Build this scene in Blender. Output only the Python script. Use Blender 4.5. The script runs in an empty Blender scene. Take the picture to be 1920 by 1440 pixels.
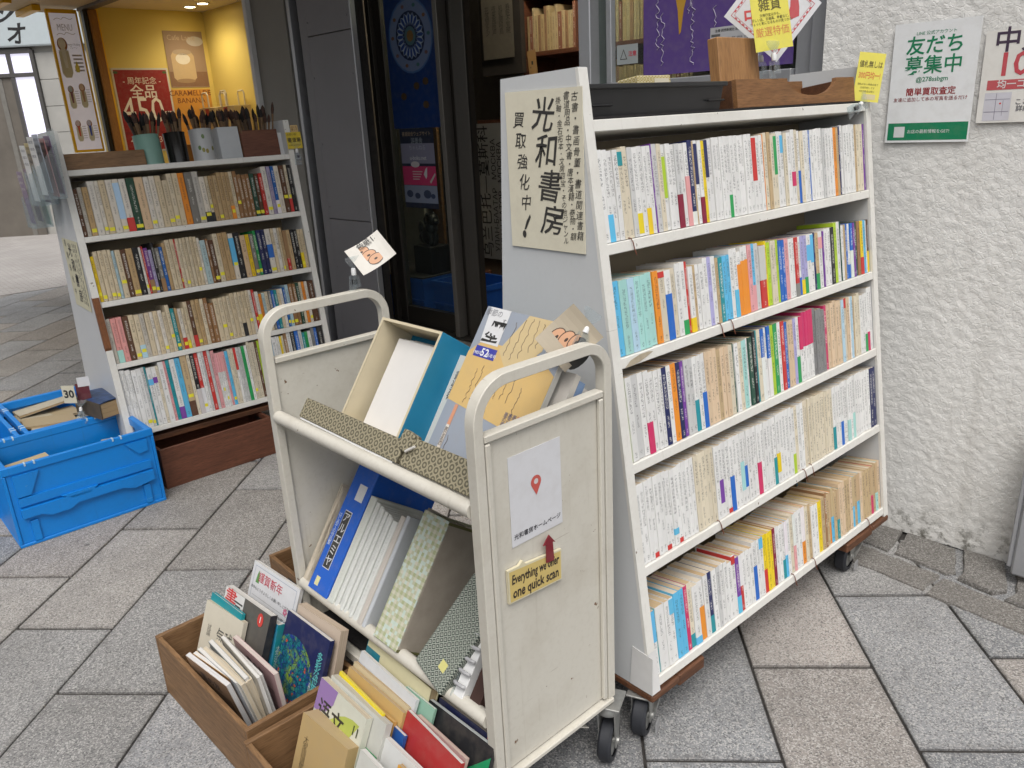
import bpy, bmesh, math, random, re
from mathutils import Matrix, Vector, noise
R = math.radians
random.seed(7)
sc = bpy.context.scene
COL = sc.collection

# ------------------------------------------------------------------ camera
cam_d = bpy.data.cameras.new('camera')
cam = bpy.data.objects.new('camera', cam_d)
COL.objects.link(cam)
cam_d.sensor_width = 36.0
cam_d.lens = 1496.0 / 1920.0 * 36.0
cam_d.clip_start = 0.05
cam_d.clip_end = 500.0
pitch, roll, yaw1 = R(18.58), R(3.05), R(50.5)
dv = Vector((0, math.cos(pitch), math.sin(pitch)))
dn = Vector((math.cos(roll)*dv.x + math.sin(roll)*dv.y, -math.sin(roll)*dv.x + math.cos(roll)*dv.y, dv.z))
fw = Vector((0, 0, 1)); fw = (fw - dn*fw.dot(dn)).normalized()
rt = dn.cross(fw)
ex = fw*math.cos(yaw1) + rt*math.sin(yaw1)
ey = fw*math.cos(yaw1 - math.pi/2) + rt*math.sin(yaw1 - math.pi/2)
ez = -dn
Mw = Matrix((ex, ey, ez))                      # camera (x right, y down, z forward) -> world
rc = Mw.col[0]; up = -Mw.col[1]; bk = -Mw.col[2]
cam.matrix_world = Matrix(((rc.x, up.x, bk.x, 0), (rc.y, up.y, bk.y, 0), (rc.z, up.z, bk.z, 1.40), (0, 0, 0, 1)))
sc.camera = cam

# ------------------------------------------------------------------ world, sun, exposure
SUN_DIR = Vector((-0.42, -0.52, 1.15)).normalized()      # towards the sun
world = bpy.data.worlds.new('World'); sc.world = world
world.use_nodes = True
wn = world.node_tree.nodes; wl = world.node_tree.links
for n_ in list(wn): wn.remove(n_)
wo = wn.new('ShaderNodeOutputWorld'); wb = wn.new('ShaderNodeBackground')
sky = wn.new('ShaderNodeTexSky'); sky.sky_type = 'NISHITA'; sky.sun_disc = False
sky.sun_elevation = math.asin(SUN_DIR.z)
sky.sun_rotation = math.atan2(SUN_DIR.x, SUN_DIR.y)
sky.air_density = 1.0; sky.dust_density = 4.0
hs = wn.new('ShaderNodeHueSaturation'); hs.inputs['Saturation'].default_value = 0.25
wl.new(sky.outputs[0], hs.inputs['Color']); wl.new(hs.outputs[0], wb.inputs[0]); wl.new(wb.outputs[0], wo.inputs[0])
wb.inputs[1].default_value = 0.125
sun_d = bpy.data.lights.new('sun', 'SUN'); sun_d.energy = 1.05; sun_d.angle = R(38); sun_d.color = (1.0, 0.97, 0.93)
sun = bpy.data.objects.new('sun', sun_d); COL.objects.link(sun)
sun.rotation_euler = SUN_DIR.to_track_quat('Z', 'Y').to_euler()
sc.view_settings.view_transform = 'Standard'
sc.view_settings.look = 'None'
sc.view_settings.exposure = 0.52
sc.view_settings.gamma = 1.0
sc.render.resolution_x = 1024; sc.render.resolution_y = 768
sc.cycles.max_bounces = 6; sc.cycles.diffuse_bounces = 2; sc.cycles.transparent_max_bounces = 12
sc.cycles.use_denoising = True

# ------------------------------------------------------------------ materials
MATS = {}
def new_mat(name):
    m = bpy.data.materials.new(name); m.use_nodes = True
    nt = m.node_tree
    b = nt.nodes['Principled BSDF']
    return m, nt, b
def N(nt, t, **kw):
    n_ = nt.nodes.new(t)
    for k, v in kw.items(): setattr(n_, k, v)
    return n_
def mathn(nt, op, a, b=None, c=None):
    n_ = nt.nodes.new('ShaderNodeMath'); n_.operation = op
    for i, v in enumerate((a, b, c)):
        if v is None: continue
        if hasattr(v, 'is_output'): nt.links.new(v, n_.inputs[i])
        else: n_.inputs[i].default_value = v
    return n_.outputs[0]
def mixc(nt, fac, a, b, mode='MIX'):
    n_ = nt.nodes.new('ShaderNodeMix'); n_.data_type = 'RGBA'; n_.blend_type = mode
    for i, v in ((0, fac), (6, a), (7, b)):
        if hasattr(v, 'is_output'): nt.links.new(v, n_.inputs[i])
        elif i == 0: n_.inputs[0].default_value = v
        else: n_.inputs[i].default_value = (*v, 1)
    return n_.outputs[2]
def ramp(nt, fac, lo, hi):
    n_ = nt.nodes.new('ShaderNodeMapRange'); n_.clamp = True
    nt.links.new(fac, n_.inputs[0]); n_.inputs[1].default_value = lo; n_.inputs[2].default_value = hi
    return n_.outputs[0]
def noise_t(nt, coord, scale, detail=3, rough=0.55, dim='3D'):
    n_ = nt.nodes.new('ShaderNodeTexNoise'); n_.noise_dimensions = dim
    n_.inputs['Scale'].default_value = scale; n_.inputs['Detail'].default_value = detail; n_.inputs['Roughness'].default_value = rough
    nt.links.new(coord, n_.inputs['Vector'])
    return n_.outputs[0]
def bump(nt, b, h, strength, dist=0.002):
    n_ = nt.nodes.new('ShaderNodeBump'); n_.inputs['Strength'].default_value = strength; n_.inputs['Distance'].default_value = dist
    nt.links.new(h, n_.inputs['Height']); nt.links.new(n_.outputs[0], b.inputs['Normal'])
def coords(nt, which='Object'):
    t = nt.nodes.new('ShaderNodeTexCoord'); return t.outputs[which]

def painted(name, col, rough=0.5, dirt=0.25, dirtcol=(0.25, 0.22, 0.18), scale=6, fine=90, metallic=0.0, bumps=0.08, chips=None):
    """paint with uneven tone, faint grime and optional chips"""
    if name in MATS: return MATS[name]
    m, nt, b = new_mat(name)
    co = coords(nt)
    n1 = noise_t(nt, co, scale, 5, 0.65); n2 = noise_t(nt, co, fine, 3, 0.6)
    f = mathn(nt, 'MULTIPLY', ramp(nt, n1, 0.48, 0.85), dirt)
    c = mixc(nt, f, col, dirtcol)
    c = mixc(nt, mathn(nt, 'MULTIPLY', ramp(nt, n2, 0.5, 0.9), dirt*0.5), c, dirtcol)
    if chips:
        n3 = noise_t(nt, co, 38, 4, 0.7)
        c = mixc(nt, ramp(nt, n3, 0.695, 0.71), c, chips)
        mp = N(nt, 'ShaderNodeMapping'); nt.links.new(co, mp.inputs[0]); mp.inputs['Scale'].default_value = (60, 60, 2.2); mp.inputs['Rotation'].default_value = (0.12, 0.2, 0)
        c = mixc(nt, mathn(nt, 'MULTIPLY', ramp(nt, noise_t(nt, mp.outputs[0], 1.0, 4, 0.65), 0.62, 0.72), 0.22), c, dirtcol)
        mp2 = N(nt, 'ShaderNodeMapping'); nt.links.new(co, mp2.inputs[0]); mp2.inputs['Scale'].default_value = (5, 5, 150); mp2.inputs['Rotation'].default_value = (0.6, 0.35, 0)
        c = mixc(nt, mathn(nt, 'MULTIPLY', ramp(nt, noise_t(nt, mp2.outputs[0], 1.0, 2, 0.5), 0.74, 0.76), 0.45), c, chips)
    nt.links.new(c, b.inputs['Base Color'])
    rr = mathn(nt, 'MULTIPLY_ADD', n1, 0.25, rough - 0.12)
    nt.links.new(rr, b.inputs['Roughness']); b.inputs['Metallic'].default_value = metallic
    bump(nt, b, n2, bumps, 0.001)
    MATS[name] = m; return m
def plain(name, col, rough=0.6, metallic=0.0, var=0.12, scale=14, emit=0.0, trans=0.0, alpha=1.0, spec=0.5, bmp=0.0):
    if name in MATS: return MATS[name]
    m, nt, b = new_mat(name)
    co = coords(nt); n1 = noise_t(nt, co, scale, 4, 0.6)
    dk = tuple(x*(1-var*2) for x in col)
    c = mixc(nt, ramp(nt, n1, 0.35, 0.8), col, dk)
    nt.links.new(c, b.inputs['Base Color'])
    b.inputs['Roughness'].default_value = rough; b.inputs['Metallic'].default_value = metallic
    b.inputs['Specular IOR Level'].default_value = spec
    if emit: nt.links.new(c, b.inputs['Emission Color']); b.inputs['Emission Strength'].default_value = emit
    if trans: b.inputs['Transmission Weight'].default_value = trans; b.inputs['IOR'].default_value = 1.3
    if alpha < 1: b.inputs['Alpha'].default_value = alpha
    if bmp: bump(nt, b, noise_t(nt, co, scale*6, 3), bmp, 0.001)
    MATS[name] = m; return m
def wood(name, c1, c2, axis='X', rough=0.6, scale=1.0):
    if name in MATS: return MATS[name]
    m, nt, b = new_mat(name)
    mp = N(nt, 'ShaderNodeMapping'); nt.links.new(coords(nt), mp.inputs[0])
    s = {'X': (3, 45, 45), 'Y': (45, 3, 45), 'Z': (45, 45, 3)}[axis]
    mp.inputs['Scale'].default_value = tuple(v*scale for v in s)
    n1 = noise_t(nt, mp.outputs[0], 1.6, 6, 0.65); n2 = noise_t(nt, mp.outputs[0], 9, 3, 0.6); n3 = noise_t(nt, coords(nt), 7, 4)
    c = mixc(nt, ramp(nt, n1, 0.3, 0.72), c1, c2)
    c = mixc(nt, mathn(nt, 'MULTIPLY', ramp(nt, n2, 0.45, 0.72), 0.7), c, tuple(v*0.4 for v in c2))
    c = mixc(nt, mathn(nt, 'MULTIPLY', ramp(nt, n3, 0.5, 0.8), 0.35), c, tuple(v*0.4 for v in c1))
    nt.links.new(c, b.inputs['Base Color']); b.inputs['Roughness'].default_value = rough
    bump(nt, b, n2, 0.25, 0.0015)
    MATS[name] = m; return m

def granite():
    m, nt, b = new_mat('granite')
    co = coords(nt)
    oi = N(nt, 'ShaderNodeObjectInfo')
    base = oi.outputs['Color']
    geo = N(nt, 'ShaderNodeNewGeometry')
    v = N(nt, 'ShaderNodeTexVoronoi'); v.inputs['Scale'].default_value = 310; nt.links.new(geo.outputs['Position'], v.inputs['Vector'])
    sp = N(nt, 'ShaderNodeSeparateColor'); nt.links.new(v.outputs['Color'], sp.inputs[0])
    g1 = ramp(nt, sp.outputs[0], 0.72, 0.86); g2 = ramp(nt, sp.outputs[1], 0.55, 0.8)
    big = noise_t(nt, geo.outputs['Position'], 3.2, 6, 0.62)
    mid = noise_t(nt, geo.outputs['Position'], 21, 4, 0.6)
    c = mixc(nt, mathn(nt, 'MULTIPLY', g2, 0.55), base, (0.56, 0.54, 0.51))
    c = mixc(nt, mathn(nt, 'MULTIPLY', g1, 0.56), c, (0.03, 0.03, 0.033))
    c = mixc(nt, mathn(nt, 'MULTIPLY', ramp(nt, big, 0.45, 0.75), 0.34), c, (0.10, 0.095, 0.09))
    c = mixc(nt, mathn(nt, 'MULTIPLY', ramp(nt, mid, 0.60, 0.8), 0.35), c, (0.07, 0.065, 0.06))
    stain = noise_t(nt, geo.outputs['Position'], 9, 5, 0.7)
    c = mixc(nt, mathn(nt, 'MULTIPLY', ramp(nt, stain, 0.68, 0.74), 0.5), c, (0.05, 0.045, 0.04))
    so = N(nt, 'ShaderNodeSeparateXYZ'); nt.links.new(co, so.inputs[0])
    edge = mathn(nt, 'MAXIMUM', mathn(nt, 'SUBTRACT', mathn(nt, 'ABSOLUTE', so.outputs[0]), 0.285), mathn(nt, 'SUBTRACT', mathn(nt, 'ABSOLUTE', so.outputs[1]), 0.1365))
    gr = mathn(nt, 'MULTIPLY', ramp(nt, mathn(nt, 'ADD', edge, mathn(nt, 'MULTIPLY_ADD', mid, 0.04, -0.02)), -0.002, 0.018), 0.34)
    c = mixc(nt, gr, c, (0.085, 0.078, 0.07))
    gum = N(nt, 'ShaderNodeTexVoronoi'); gum.inputs['Scale'].default_value = 3.1; nt.links.new(geo.outputs['Position'], gum.inputs['Vector'])
    c = mixc(nt, mathn(nt, 'MULTIPLY', mathn(nt, 'LESS_THAN', mathn(nt, 'ADD', gum.outputs['Distance'], mathn(nt, 'MULTIPLY', mid, 0.03)), 0.045), 0.6), c, (0.06, 0.056, 0.052))
    big2 = noise_t(nt, geo.outputs['Position'], 1.4, 4, 0.6)
    c = mixc(nt, mathn(nt, 'MULTIPLY', ramp(nt, big2, 0.50, 0.72), 0.30), c, (0.13, 0.12, 0.105))
    nt.links.new(c, b.inputs['Base Color']); b.inputs['Roughness'].default_value = 0.78
    bump(nt, b, sp.outputs[0], 0.35, 0.0012)
    return m
def spine_mat(name, rough, is_cover=False):
    """book cover: colour from the object, rows of printed marks down the spine (UV in metres)"""
    m, nt, b = new_mat(name)
    oi = N(nt, 'ShaderNodeObjectInfo'); base = oi.outputs['Color']; rnd = oi.outputs['Random']
    uv = N(nt, 'ShaderNodeUVMap'); uv.uv_map = 'UVMap'
    sx = N(nt, 'ShaderNodeSeparateXYZ'); nt.links.new(uv.outputs[0], sx.inputs[0])
    u, v = sx.outputs[0], sx.outputs[1]                 # u metres from the spine's middle, v 0..1 along the height
    at = N(nt, 'ShaderNodeAttribute'); at.attribute_type = 'OBJECT'; at.attribute_name = 'ink'
    aw = N(nt, 'ShaderNodeAttribute'); aw.attribute_type = 'OBJECT'; aw.attribute_name = 'glyph'
    ah = N(nt, 'ShaderNodeAttribute'); ah.attribute_type = 'OBJECT'; ah.attribute_name = 'tall'
    w = aw.outputs['Fac']; h = ah.outputs['Fac']
    vm = mathn(nt, 'MULTIPLY', v, h)
    cell = mathn(nt, 'DIVIDE', vm, w)
    fr = mathn(nt, 'FRACT', cell)
    inchar = mathn(nt, 'MULTIPLY', mathn(nt, 'GREATER_THAN', fr, 0.12), mathn(nt, 'LESS_THAN', mathn(nt, 'ABSOLUTE', u), mathn(nt, 'MULTIPLY', w, 0.46)))
    cv = N(nt, 'ShaderNodeCombineXYZ')
    nt.links.new(mathn(nt, 'MULTIPLY_ADD', mathn(nt, 'DIVIDE', u, w), 3.4, mathn(nt, 'MULTIPLY', rnd, 57.0)), cv.inputs[0])
    nt.links.new(mathn(nt, 'MULTIPLY', cell, 4.6), cv.inputs[1])
    nt.links.new(mathn(nt, 'MULTIPLY', rnd, 91.0), cv.inputs[2])
    nz = noise_t(nt, cv.outputs[0], 1.0, 1, 0.4)
    stroke = mathn(nt, 'GREATER_THAN', nz, 0.50)
    top = mathn(nt, 'SUBTRACT', 0.95, mathn(nt, 'MULTIPLY', rnd, 0.08))
    frac2 = mathn(nt, 'FRACT', mathn(nt, 'MULTIPLY', rnd, 7.31))
    tl = mathn(nt, 'SUBTRACT', top, mathn(nt, 'MULTIPLY_ADD', frac2, 0.28, 0.26))
    title = mathn(nt, 'MULTIPLY', mathn(nt, 'LESS_THAN', v, top), mathn(nt, 'GREATER_THAN', v, tl))
    at2 = mathn(nt, 'SUBTRACT', tl, 0.09); al = mathn(nt, 'SUBTRACT', at2, 0.15)
    au = mathn(nt, 'MULTIPLY', mathn(nt, 'LESS_THAN', v, at2), mathn(nt, 'GREATER_THAN', v, al))
    pub = mathn(nt, 'MULTIPLY', mathn(nt, 'LESS_THAN', v, 0.10), mathn(nt, 'GREATER_THAN', v, 0.035))
    reg = mathn(nt, 'MAXIMUM', title, mathn(nt, 'MULTIPLY', mathn(nt, 'MAXIMUM', au, pub), mathn(nt, 'LESS_THAN', mathn(nt, 'ABSOLUTE', u), mathn(nt, 'MULTIPLY', w, 0.33))))
    f = mathn(nt, 'MULTIPLY', mathn(nt, 'MULTIPLY', reg, inchar), stroke)
    g = coords(nt); dirt = noise_t(nt, g, 35, 4, 0.65)
    c = mixc(nt, mathn(nt, 'MULTIPLY', ramp(nt, dirt, 0.5, 0.85), 0.22), base, (0.32, 0.26, 0.18))
    c = mixc(nt, mathn(nt, 'MULTIPLY', f, 0.54), c, (0.1, 0.1, 0.1))
    mx = c.node; nt.links.new(at.outputs['Color'], mx.inputs[7])
    nt.links.new(c, b.inputs['Base Color']); b.inputs['Roughness'].default_value = rough
    return m
def page_mat():
    m, nt, b = new_mat('page_edges')
    oi = N(nt, 'ShaderNodeObjectInfo')
    mp = N(nt, 'ShaderNodeMapping'); nt.links.new(coords(nt), mp.inputs[0]); mp.inputs['Scale'].default_value = (900, 6, 6)
    n1 = noise_t(nt, mp.outputs[0], 1.0, 3, 0.6); n2 = noise_t(nt, coords(nt), 25, 4)
    c = mixc(nt, mathn(nt, 'MULTIPLY', ramp(nt, n1, 0.42, 0.75), 0.45), oi.outputs['Color'], (0.30, 0.21, 0.12))
    c = mixc(nt, mathn(nt, 'MULTIPLY', ramp(nt, n2, 0.5, 0.8), 0.25), c, (0.35, 0.24, 0.13))
    nt.links.new(c, b.inputs['Base Color']); b.inputs['Roughness'].default_value = 0.9
    bump(nt, b, n1, 0.3, 0.0006)
    return m
M_GRAN = granite()
M_SPINE = spine_mat('book_cover', 0.42)
M_SPINE_MATT = spine_mat('book_cover_worn', 0.75)
M_PAGE = page_mat()
def colmat(name='paper_colour', rough=0.6):
    """plain print / paper whose colour is the object's own"""
    if name in MATS: return MATS[name]
    m, nt, b = new_mat(name)
    oi = N(nt, 'ShaderNodeObjectInfo'); n1 = noise_t(nt, coords(nt), 30, 4, 0.6)
    c = mixc(nt, mathn(nt, 'MULTIPLY', ramp(nt, n1, 0.45, 0.85), 0.18), oi.outputs['Color'], (0.3, 0.26, 0.2))
    nt.links.new(c, b.inputs['Base Color']); b.inputs['Roughness'].default_value = rough
    MATS[name] = m; return m
M_COL = colmat(); M_GLOSS = colmat('coated_print', 0.3)
M_SHELF = painted('white_bookcase_paint', (0.74, 0.725, 0.675), 0.5, 0.32, (0.36, 0.31, 0.24), chips=(0.14, 0.10, 0.07))
M_SHELF_SIDE = painted('grey_white_panel', (0.60, 0.61, 0.61), 0.42, 0.16, (0.33, 0.32, 0.30), scale=3)
M_CART = painted('cream_cart_paint', (0.61, 0.58, 0.505), 0.45, 0.46, (0.34, 0.29, 0.21), scale=5, chips=(0.16, 0.085, 0.04))
M_BACK = painted('shadow_brown_back_board', (0.36, 0.29, 0.19), 0.6, 0.3)  # cream board, with its shadow put into the brown colour
M_WOODBOX = wood('box_wood', (0.30, 0.170, 0.078), (0.165, 0.086, 0.036), 'Y')
M_WOODBOX_X = wood('box_wood_across', (0.285, 0.160, 0.074), (0.155, 0.080, 0.033), 'X')
M_WOODRED = wood('red_brown_wood', (0.19, 0.070, 0.036), (0.10, 0.034, 0.018), 'X')
M_TRAY = wood('tray_wood', (0.30, 0.145, 0.055), (0.17, 0.075, 0.025), 'X')
M_TRAY_END = wood('tray_wood_end', (0.13, 0.055, 0.022), (0.07, 0.028, 0.012), 'X')
M_BASEWOOD = wood('caster_board_wood', (0.19, 0.075, 0.03), (0.07, 0.03, 0.016), 'X')
M_RUBBER = plain('dark_rubber', (0.022, 0.024, 0.03), 0.65, var=0.25, scale=30, bmp=0.2)
M_STEEL = painted('dull_zinc', (0.42, 0.42, 0.40), 0.45, 0.5, (0.10, 0.09, 0.08), scale=30, metallic=0.7)
M_BLUE = painted('blue_crate_plastic', (0.003, 0.215, 0.66), 0.40, 0.30, (0.02, 0.12, 0.30), scale=4, chips=(0.10, 0.32, 0.62))
M_BLUED = painted('dark_blue_crate_plastic', (0.015, 0.10, 0.42), 0.45, 0.2, (0.02, 0.05, 0.2), scale=4)
M_GREY = painted('grey_metal_panel', (0.205, 0.20, 0.215), 0.45, 0.18, (0.12, 0.11, 0.10), scale=3, bumps=0.03)
M_GREYB = painted('grey_brown_wall', (0.27, 0.26, 0.235), 0.6, 0.2, (0.14, 0.13, 0.10), scale=3)
M_ALU = painted('aluminium', (0.45, 0.46, 0.48), 0.35, 0.2, (0.2, 0.2, 0.2), scale=8, metallic=0.6)
M_BRONZE = painted('bronze_door_frame', (0.055, 0.050, 0.043), 0.35, 0.3, (0.10, 0.09, 0.07), scale=8, metallic=0.5)
M_BLACK = plain('black_plastic', (0.016, 0.016, 0.017), 0.35, var=0.2)
M_FELT = plain('black_felt', (0.018, 0.016, 0.016), 0.95, var=0.3, scale=120, bmp=0.5)
M_YELLOW = painted('yellow_wall', (0.74, 0.57, 0.15), 0.55, 0.08, (0.5, 0.36, 0.08), scale=2)
M_YELLOWTRIM = plain('yellow_trim', (0.85, 0.48, 0.01), 0.4, var=0.05)
M_WOODTRIM = wood('orange_wood_trim', (0.42, 0.19, 0.04), (0.30, 0.12, 0.025), 'Z')
M_WHITE = plain('white_trim', (0.75, 0.75, 0.74), 0.5, var=0.05)
M_JOINT = plain('joint_grit', (0.045, 0.04, 0.036), 0.95, var=0.3, scale=80, bmp=0.6)
M_CLEAR = None
def glass(name, tint=(0.9, 0.95, 0.95), alpha=0.16, rough=0.03):
    if name in MATS: return MATS[name]
    m, nt, b = new_mat(name)
    tr = N(nt, 'ShaderNodeBsdfTransparent'); tr.inputs[0].default_value = (*tint, 1)
    gl = N(nt, 'ShaderNodeBsdfGlossy'); gl.inputs['Roughness'].default_value = rough; gl.inputs[0].default_value = (1, 1, 1, 1)
    df = N(nt, 'ShaderNodeBsdfDiffuse'); df.inputs[0].default_value = (*tint, 1)
    lw = N(nt, 'ShaderNodeLayerWeight'); fr_o = mathn(nt, 'MULTIPLY_ADD', mathn(nt, 'POWER', lw.outputs['Facing'], 4.0), 0.7, 0.035)
    m1 = N(nt, 'ShaderNodeMixShader'); m2 = N(nt, 'ShaderNodeMixShader')
    m1.inputs[0].default_value = alpha
    nt.links.new(tr.outputs[0], m1.inputs[1]); nt.links.new(df.outputs[0], m1.inputs[2])
    nt.links.new(fr_o, m2.inputs[0]); nt.links.new(m1.outputs[0], m2.inputs[1]); nt.links.new(gl.outputs[0], m2.inputs[2])
    nt.links.new(m2.outputs[0], nt.nodes['Material Output'].inputs[0])
    MATS[name] = m; return m
M_GLASS = glass('window_glass', (0.84, 0.90, 0.88), 0.012)
def acrylic(name):
    m, nt, b = new_mat(name)
    tr = N(nt, 'ShaderNodeBsdfTransparent'); tr.inputs[0].default_value = (0.93, 0.96, 0.97, 1)
    df = N(nt, 'ShaderNodeBsdfTranslucent'); df.inputs[0].default_value = (0.85, 0.9, 0.92, 1); d2 = N(nt, 'ShaderNodeBsdfDiffuse'); d2.inputs[0].default_value = (0.85, 0.9, 0.92, 1)
    gl = N(nt, 'ShaderNodeBsdfGlossy'); gl.inputs['Roughness'].default_value = 0.15
    m0 = N(nt, 'ShaderNodeMixShader'); m0.inputs[0].default_value = 0.5; nt.links.new(df.outputs[0], m0.inputs[1]); nt.links.new(d2.outputs[0], m0.inputs[2])
    m1 = N(nt, 'ShaderNodeMixShader'); m1.inputs[0].default_value = 0.11; nt.links.new(tr.outputs[0], m1.inputs[1]); nt.links.new(m0.outputs[0], m1.inputs[2])
    m2 = N(nt, 'ShaderNodeMixShader'); m2.inputs[0].default_value = 0.05; nt.links.new(m1.outputs[0], m2.inputs[1]); nt.links.new(gl.outputs[0], m2.inputs[2])
    nt.links.new(m2.outputs[0], nt.nodes['Material Output'].inputs[0]); return m
M_CLEAR = acrylic('clear_acrylic')

# ------------------------------------------------------------------ mesh helpers
class MB:
    def __init__(self): self.v = []; self.f = []; self.mi = []
    def add(self, vs, fs, mi=0, M=None):
        o = len(self.v)
        for p in vs:
            p = Vector(p)
            self.v.append(M @ p if M is not None else p)
        for f in fs: self.f.append([i+o for i in f]); self.mi.append(mi)
        return self
    def box(self, x0, x1, y0, y1, z0, z1, mi=0, M=None, b=0.0):
        if b <= 0:
            vs = [(x0,y0,z0),(x1,y0,z0),(x1,y1,z0),(x0,y1,z0),(x0,y0,z1),(x1,y0,z1),(x1,y1,z1),(x0,y1,z1)]
            return self.add(vs, [(3,2,1,0),(4,5,6,7),(0,1,5,4),(1,2,6,5),(2,3,7,6),(3,0,4,7)], mi, M)
        vs = []
        for sx in (0, 1):
            for sy in (0, 1):
                for sz in (0, 1):
                    x = (x0, x1)[sx]; y = (y0, y1)[sy]; z = (z0, z1)[sz]
                    dx = (b, -b)[sx]; dy = (b, -b)[sy]; dz = (b, -b)[sz]
                    vs += [(x, y+dy, z+dz), (x+dx, y, z+dz), (x+dx, y+dy, z)]
        I = lambda sx, sy, sz, k: ((sx*2+sy)*2+sz)*3+k
        fs = []
        fs.append([I(0,0,0,0),I(0,0,1,0),I(0,1,1,0),I(0,1,0,0)]); fs.append([I(1,0,0,0),I(1,1,0,0),I(1,1,1,0),I(1,0,1,0)])
        fs.append([I(0,0,0,1),I(1,0,0,1),I(1,0,1,1),I(0,0,1,1)]); fs.append([I(0,1,0,1),I(0,1,1,1),I(1,1,1,1),I(1,1,0,1)])
        fs.append([I(0,0,0,2),I(0,1,0,2),I(1,1,0,2),I(1,0,0,2)]); fs.append([I(0,0,1,2),I(1,0,1,2),I(1,1,1,2),I(0,1,1,2)])
        for s in (0, 1):
            for t in (0, 1):
                fs.append([I(s,t,0,0),I(s,t,1,0),I(s,t,1,1),I(s,t,0,1)])
                fs.append([I(s,0,t,0),I(s,1,t,0),I(s,1,t,2),I(s,0,t,2)])
                fs.append([I(0,s,t,1),I(1,s,t,1),I(1,s,t,2),I(0,s,t,2)])
                for w in (0, 1): fs.append([I(s,t,w,0),I(s,t,w,1),I(s,t,w,2)])
        return self.add(vs, fs, mi, M)
    def prism(self, poly, h0, h1, axis='z', mi=0, M=None):
        n_ = len(poly)
        def P(a, b, h): return {'z': (a, b, h), 'y': (a, h, b), 'x': (h, a, b)}[axis]
        vs = [P(a, b, h0) for a, b in poly] + [P(a, b, h1) for a, b in poly]
        fs = [list(range(n_))[::-1], list(range(n_, 2*n_))] + [(i, (i+1) % n_, n_+(i+1) % n_, n_+i) for i in range(n_)]
        return self.add(vs, fs, mi, M)
    def tube(self, pts, r, n_=10, mi=0, M=None, cap=True, prof=None, upv=None):
        """sweep a circle (or prof, list of (a,b)) along pts"""
        pts = [Vector(p) for p in pts]
        prof = prof or [(r*math.cos(2*math.pi*i/n_), r*math.sin(2*math.pi*i/n_)) for i in range(n_)]
        k = len(prof); vs = []; ref = Vector(upv) if upv else None
        for i, p in enumerate(pts):
            t = (pts[min(i+1, len(pts)-1)] - pts[max(i-1, 0)]).normalized()
            a = ref if ref is not None else (Vector((0, 0, 1)) if abs(t.z) < 0.9 else Vector((1, 0, 0)))
            s = t.cross(a).normalized(); u = s.cross(t).normalized()
            vs += [p + s*x + u*y for x, y in prof]
        fs = []
        for i in range(len(pts)-1):
            for j in range(k): fs.append((i*k+j, i*k+(j+1) % k, (i+1)*k+(j+1) % k, (i+1)*k+j))
        if cap: fs += [list(range(k))[::-1], [(len(pts)-1)*k+j for j in range(k)]]
        return self.add(vs, fs, mi, M)
    def lathe(self, prof, n_=16, mi=0, M=None):
        vs = []; fs = []; k = len(prof)
        for i in range(n_):
            a = 2*math.pi*i/n_
            vs += [(r*math.cos(a), r*math.sin(a), z) for r, z in prof]
        for i in range(n_):
            for j in range(k-1):
                fs.append((i*k+j, ((i+1) % n_)*k+j, ((i+1) % n_)*k+j+1, i*k+j+1))
        return self.add(vs, fs, mi, M)
    def build(self, name, mats, parent=None, M=None, smooth=False, color=None):
        me = bpy.data.meshes.new(name)
        me.from_pydata([tuple(p) for p in self.v], [], self.f)
        mats = mats if isinstance(mats, (list, tuple)) else [mats]
        for m in mats: me.materials.append(m)
        me.polygons.foreach_set('material_index', self.mi)
        bm = bmesh.new(); bm.from_mesh(me); bmesh.ops.recalc_face_normals(bm, faces=bm.faces); bm.to_mesh(me); bm.free()
        if smooth: me.polygons.foreach_set('use_smooth', [True]*len(me.polygons))
        o = bpy.data.objects.new(name, me); COL.objects.link(o)
        if smooth == 'auto':
            try: me.set_sharp_from_angle(angle=R(35))
            except Exception: pass
        if parent is not None: o.parent = parent
        if M is not None: o.matrix_basis = M
        if color is not None: o.color = (*color, 1)
        return o
def tag(o, label=None, cat=None, group=None, kind=None):
    if label: o['label'] = label
    if cat: o['category'] = cat
    if group: o['group'] = group
    if kind: o['kind'] = kind
    return o
def empty(name, M, label=None, cat=None, group=None):
    o = bpy.data.objects.new(name, None); COL.objects.link(o); o.empty_display_size = 0.05
    o.matrix_basis = M
    return tag(o, label, cat, group)
def T(x, y, z): return Matrix.Translation((x, y, z))
def RZ(a): return Matrix.Rotation(a, 4, 'Z')
def RX(a): return Matrix.Rotation(a, 4, 'X')
def RY(a): return Matrix.Rotation(a, 4, 'Y')
def axes(o, x, y, z=None):
    x = Vector(x).normalized(); y = Vector(y); y = (y - x*y.dot(x)).normalized(); z = x.cross(y)
    return Matrix(((x.x, y.x, z.x, o[0]), (x.y, y.y, z.y, o[1]), (x.z, y.z, z.z, o[2]), (0, 0, 0, 1)))
TXT = {}
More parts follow.
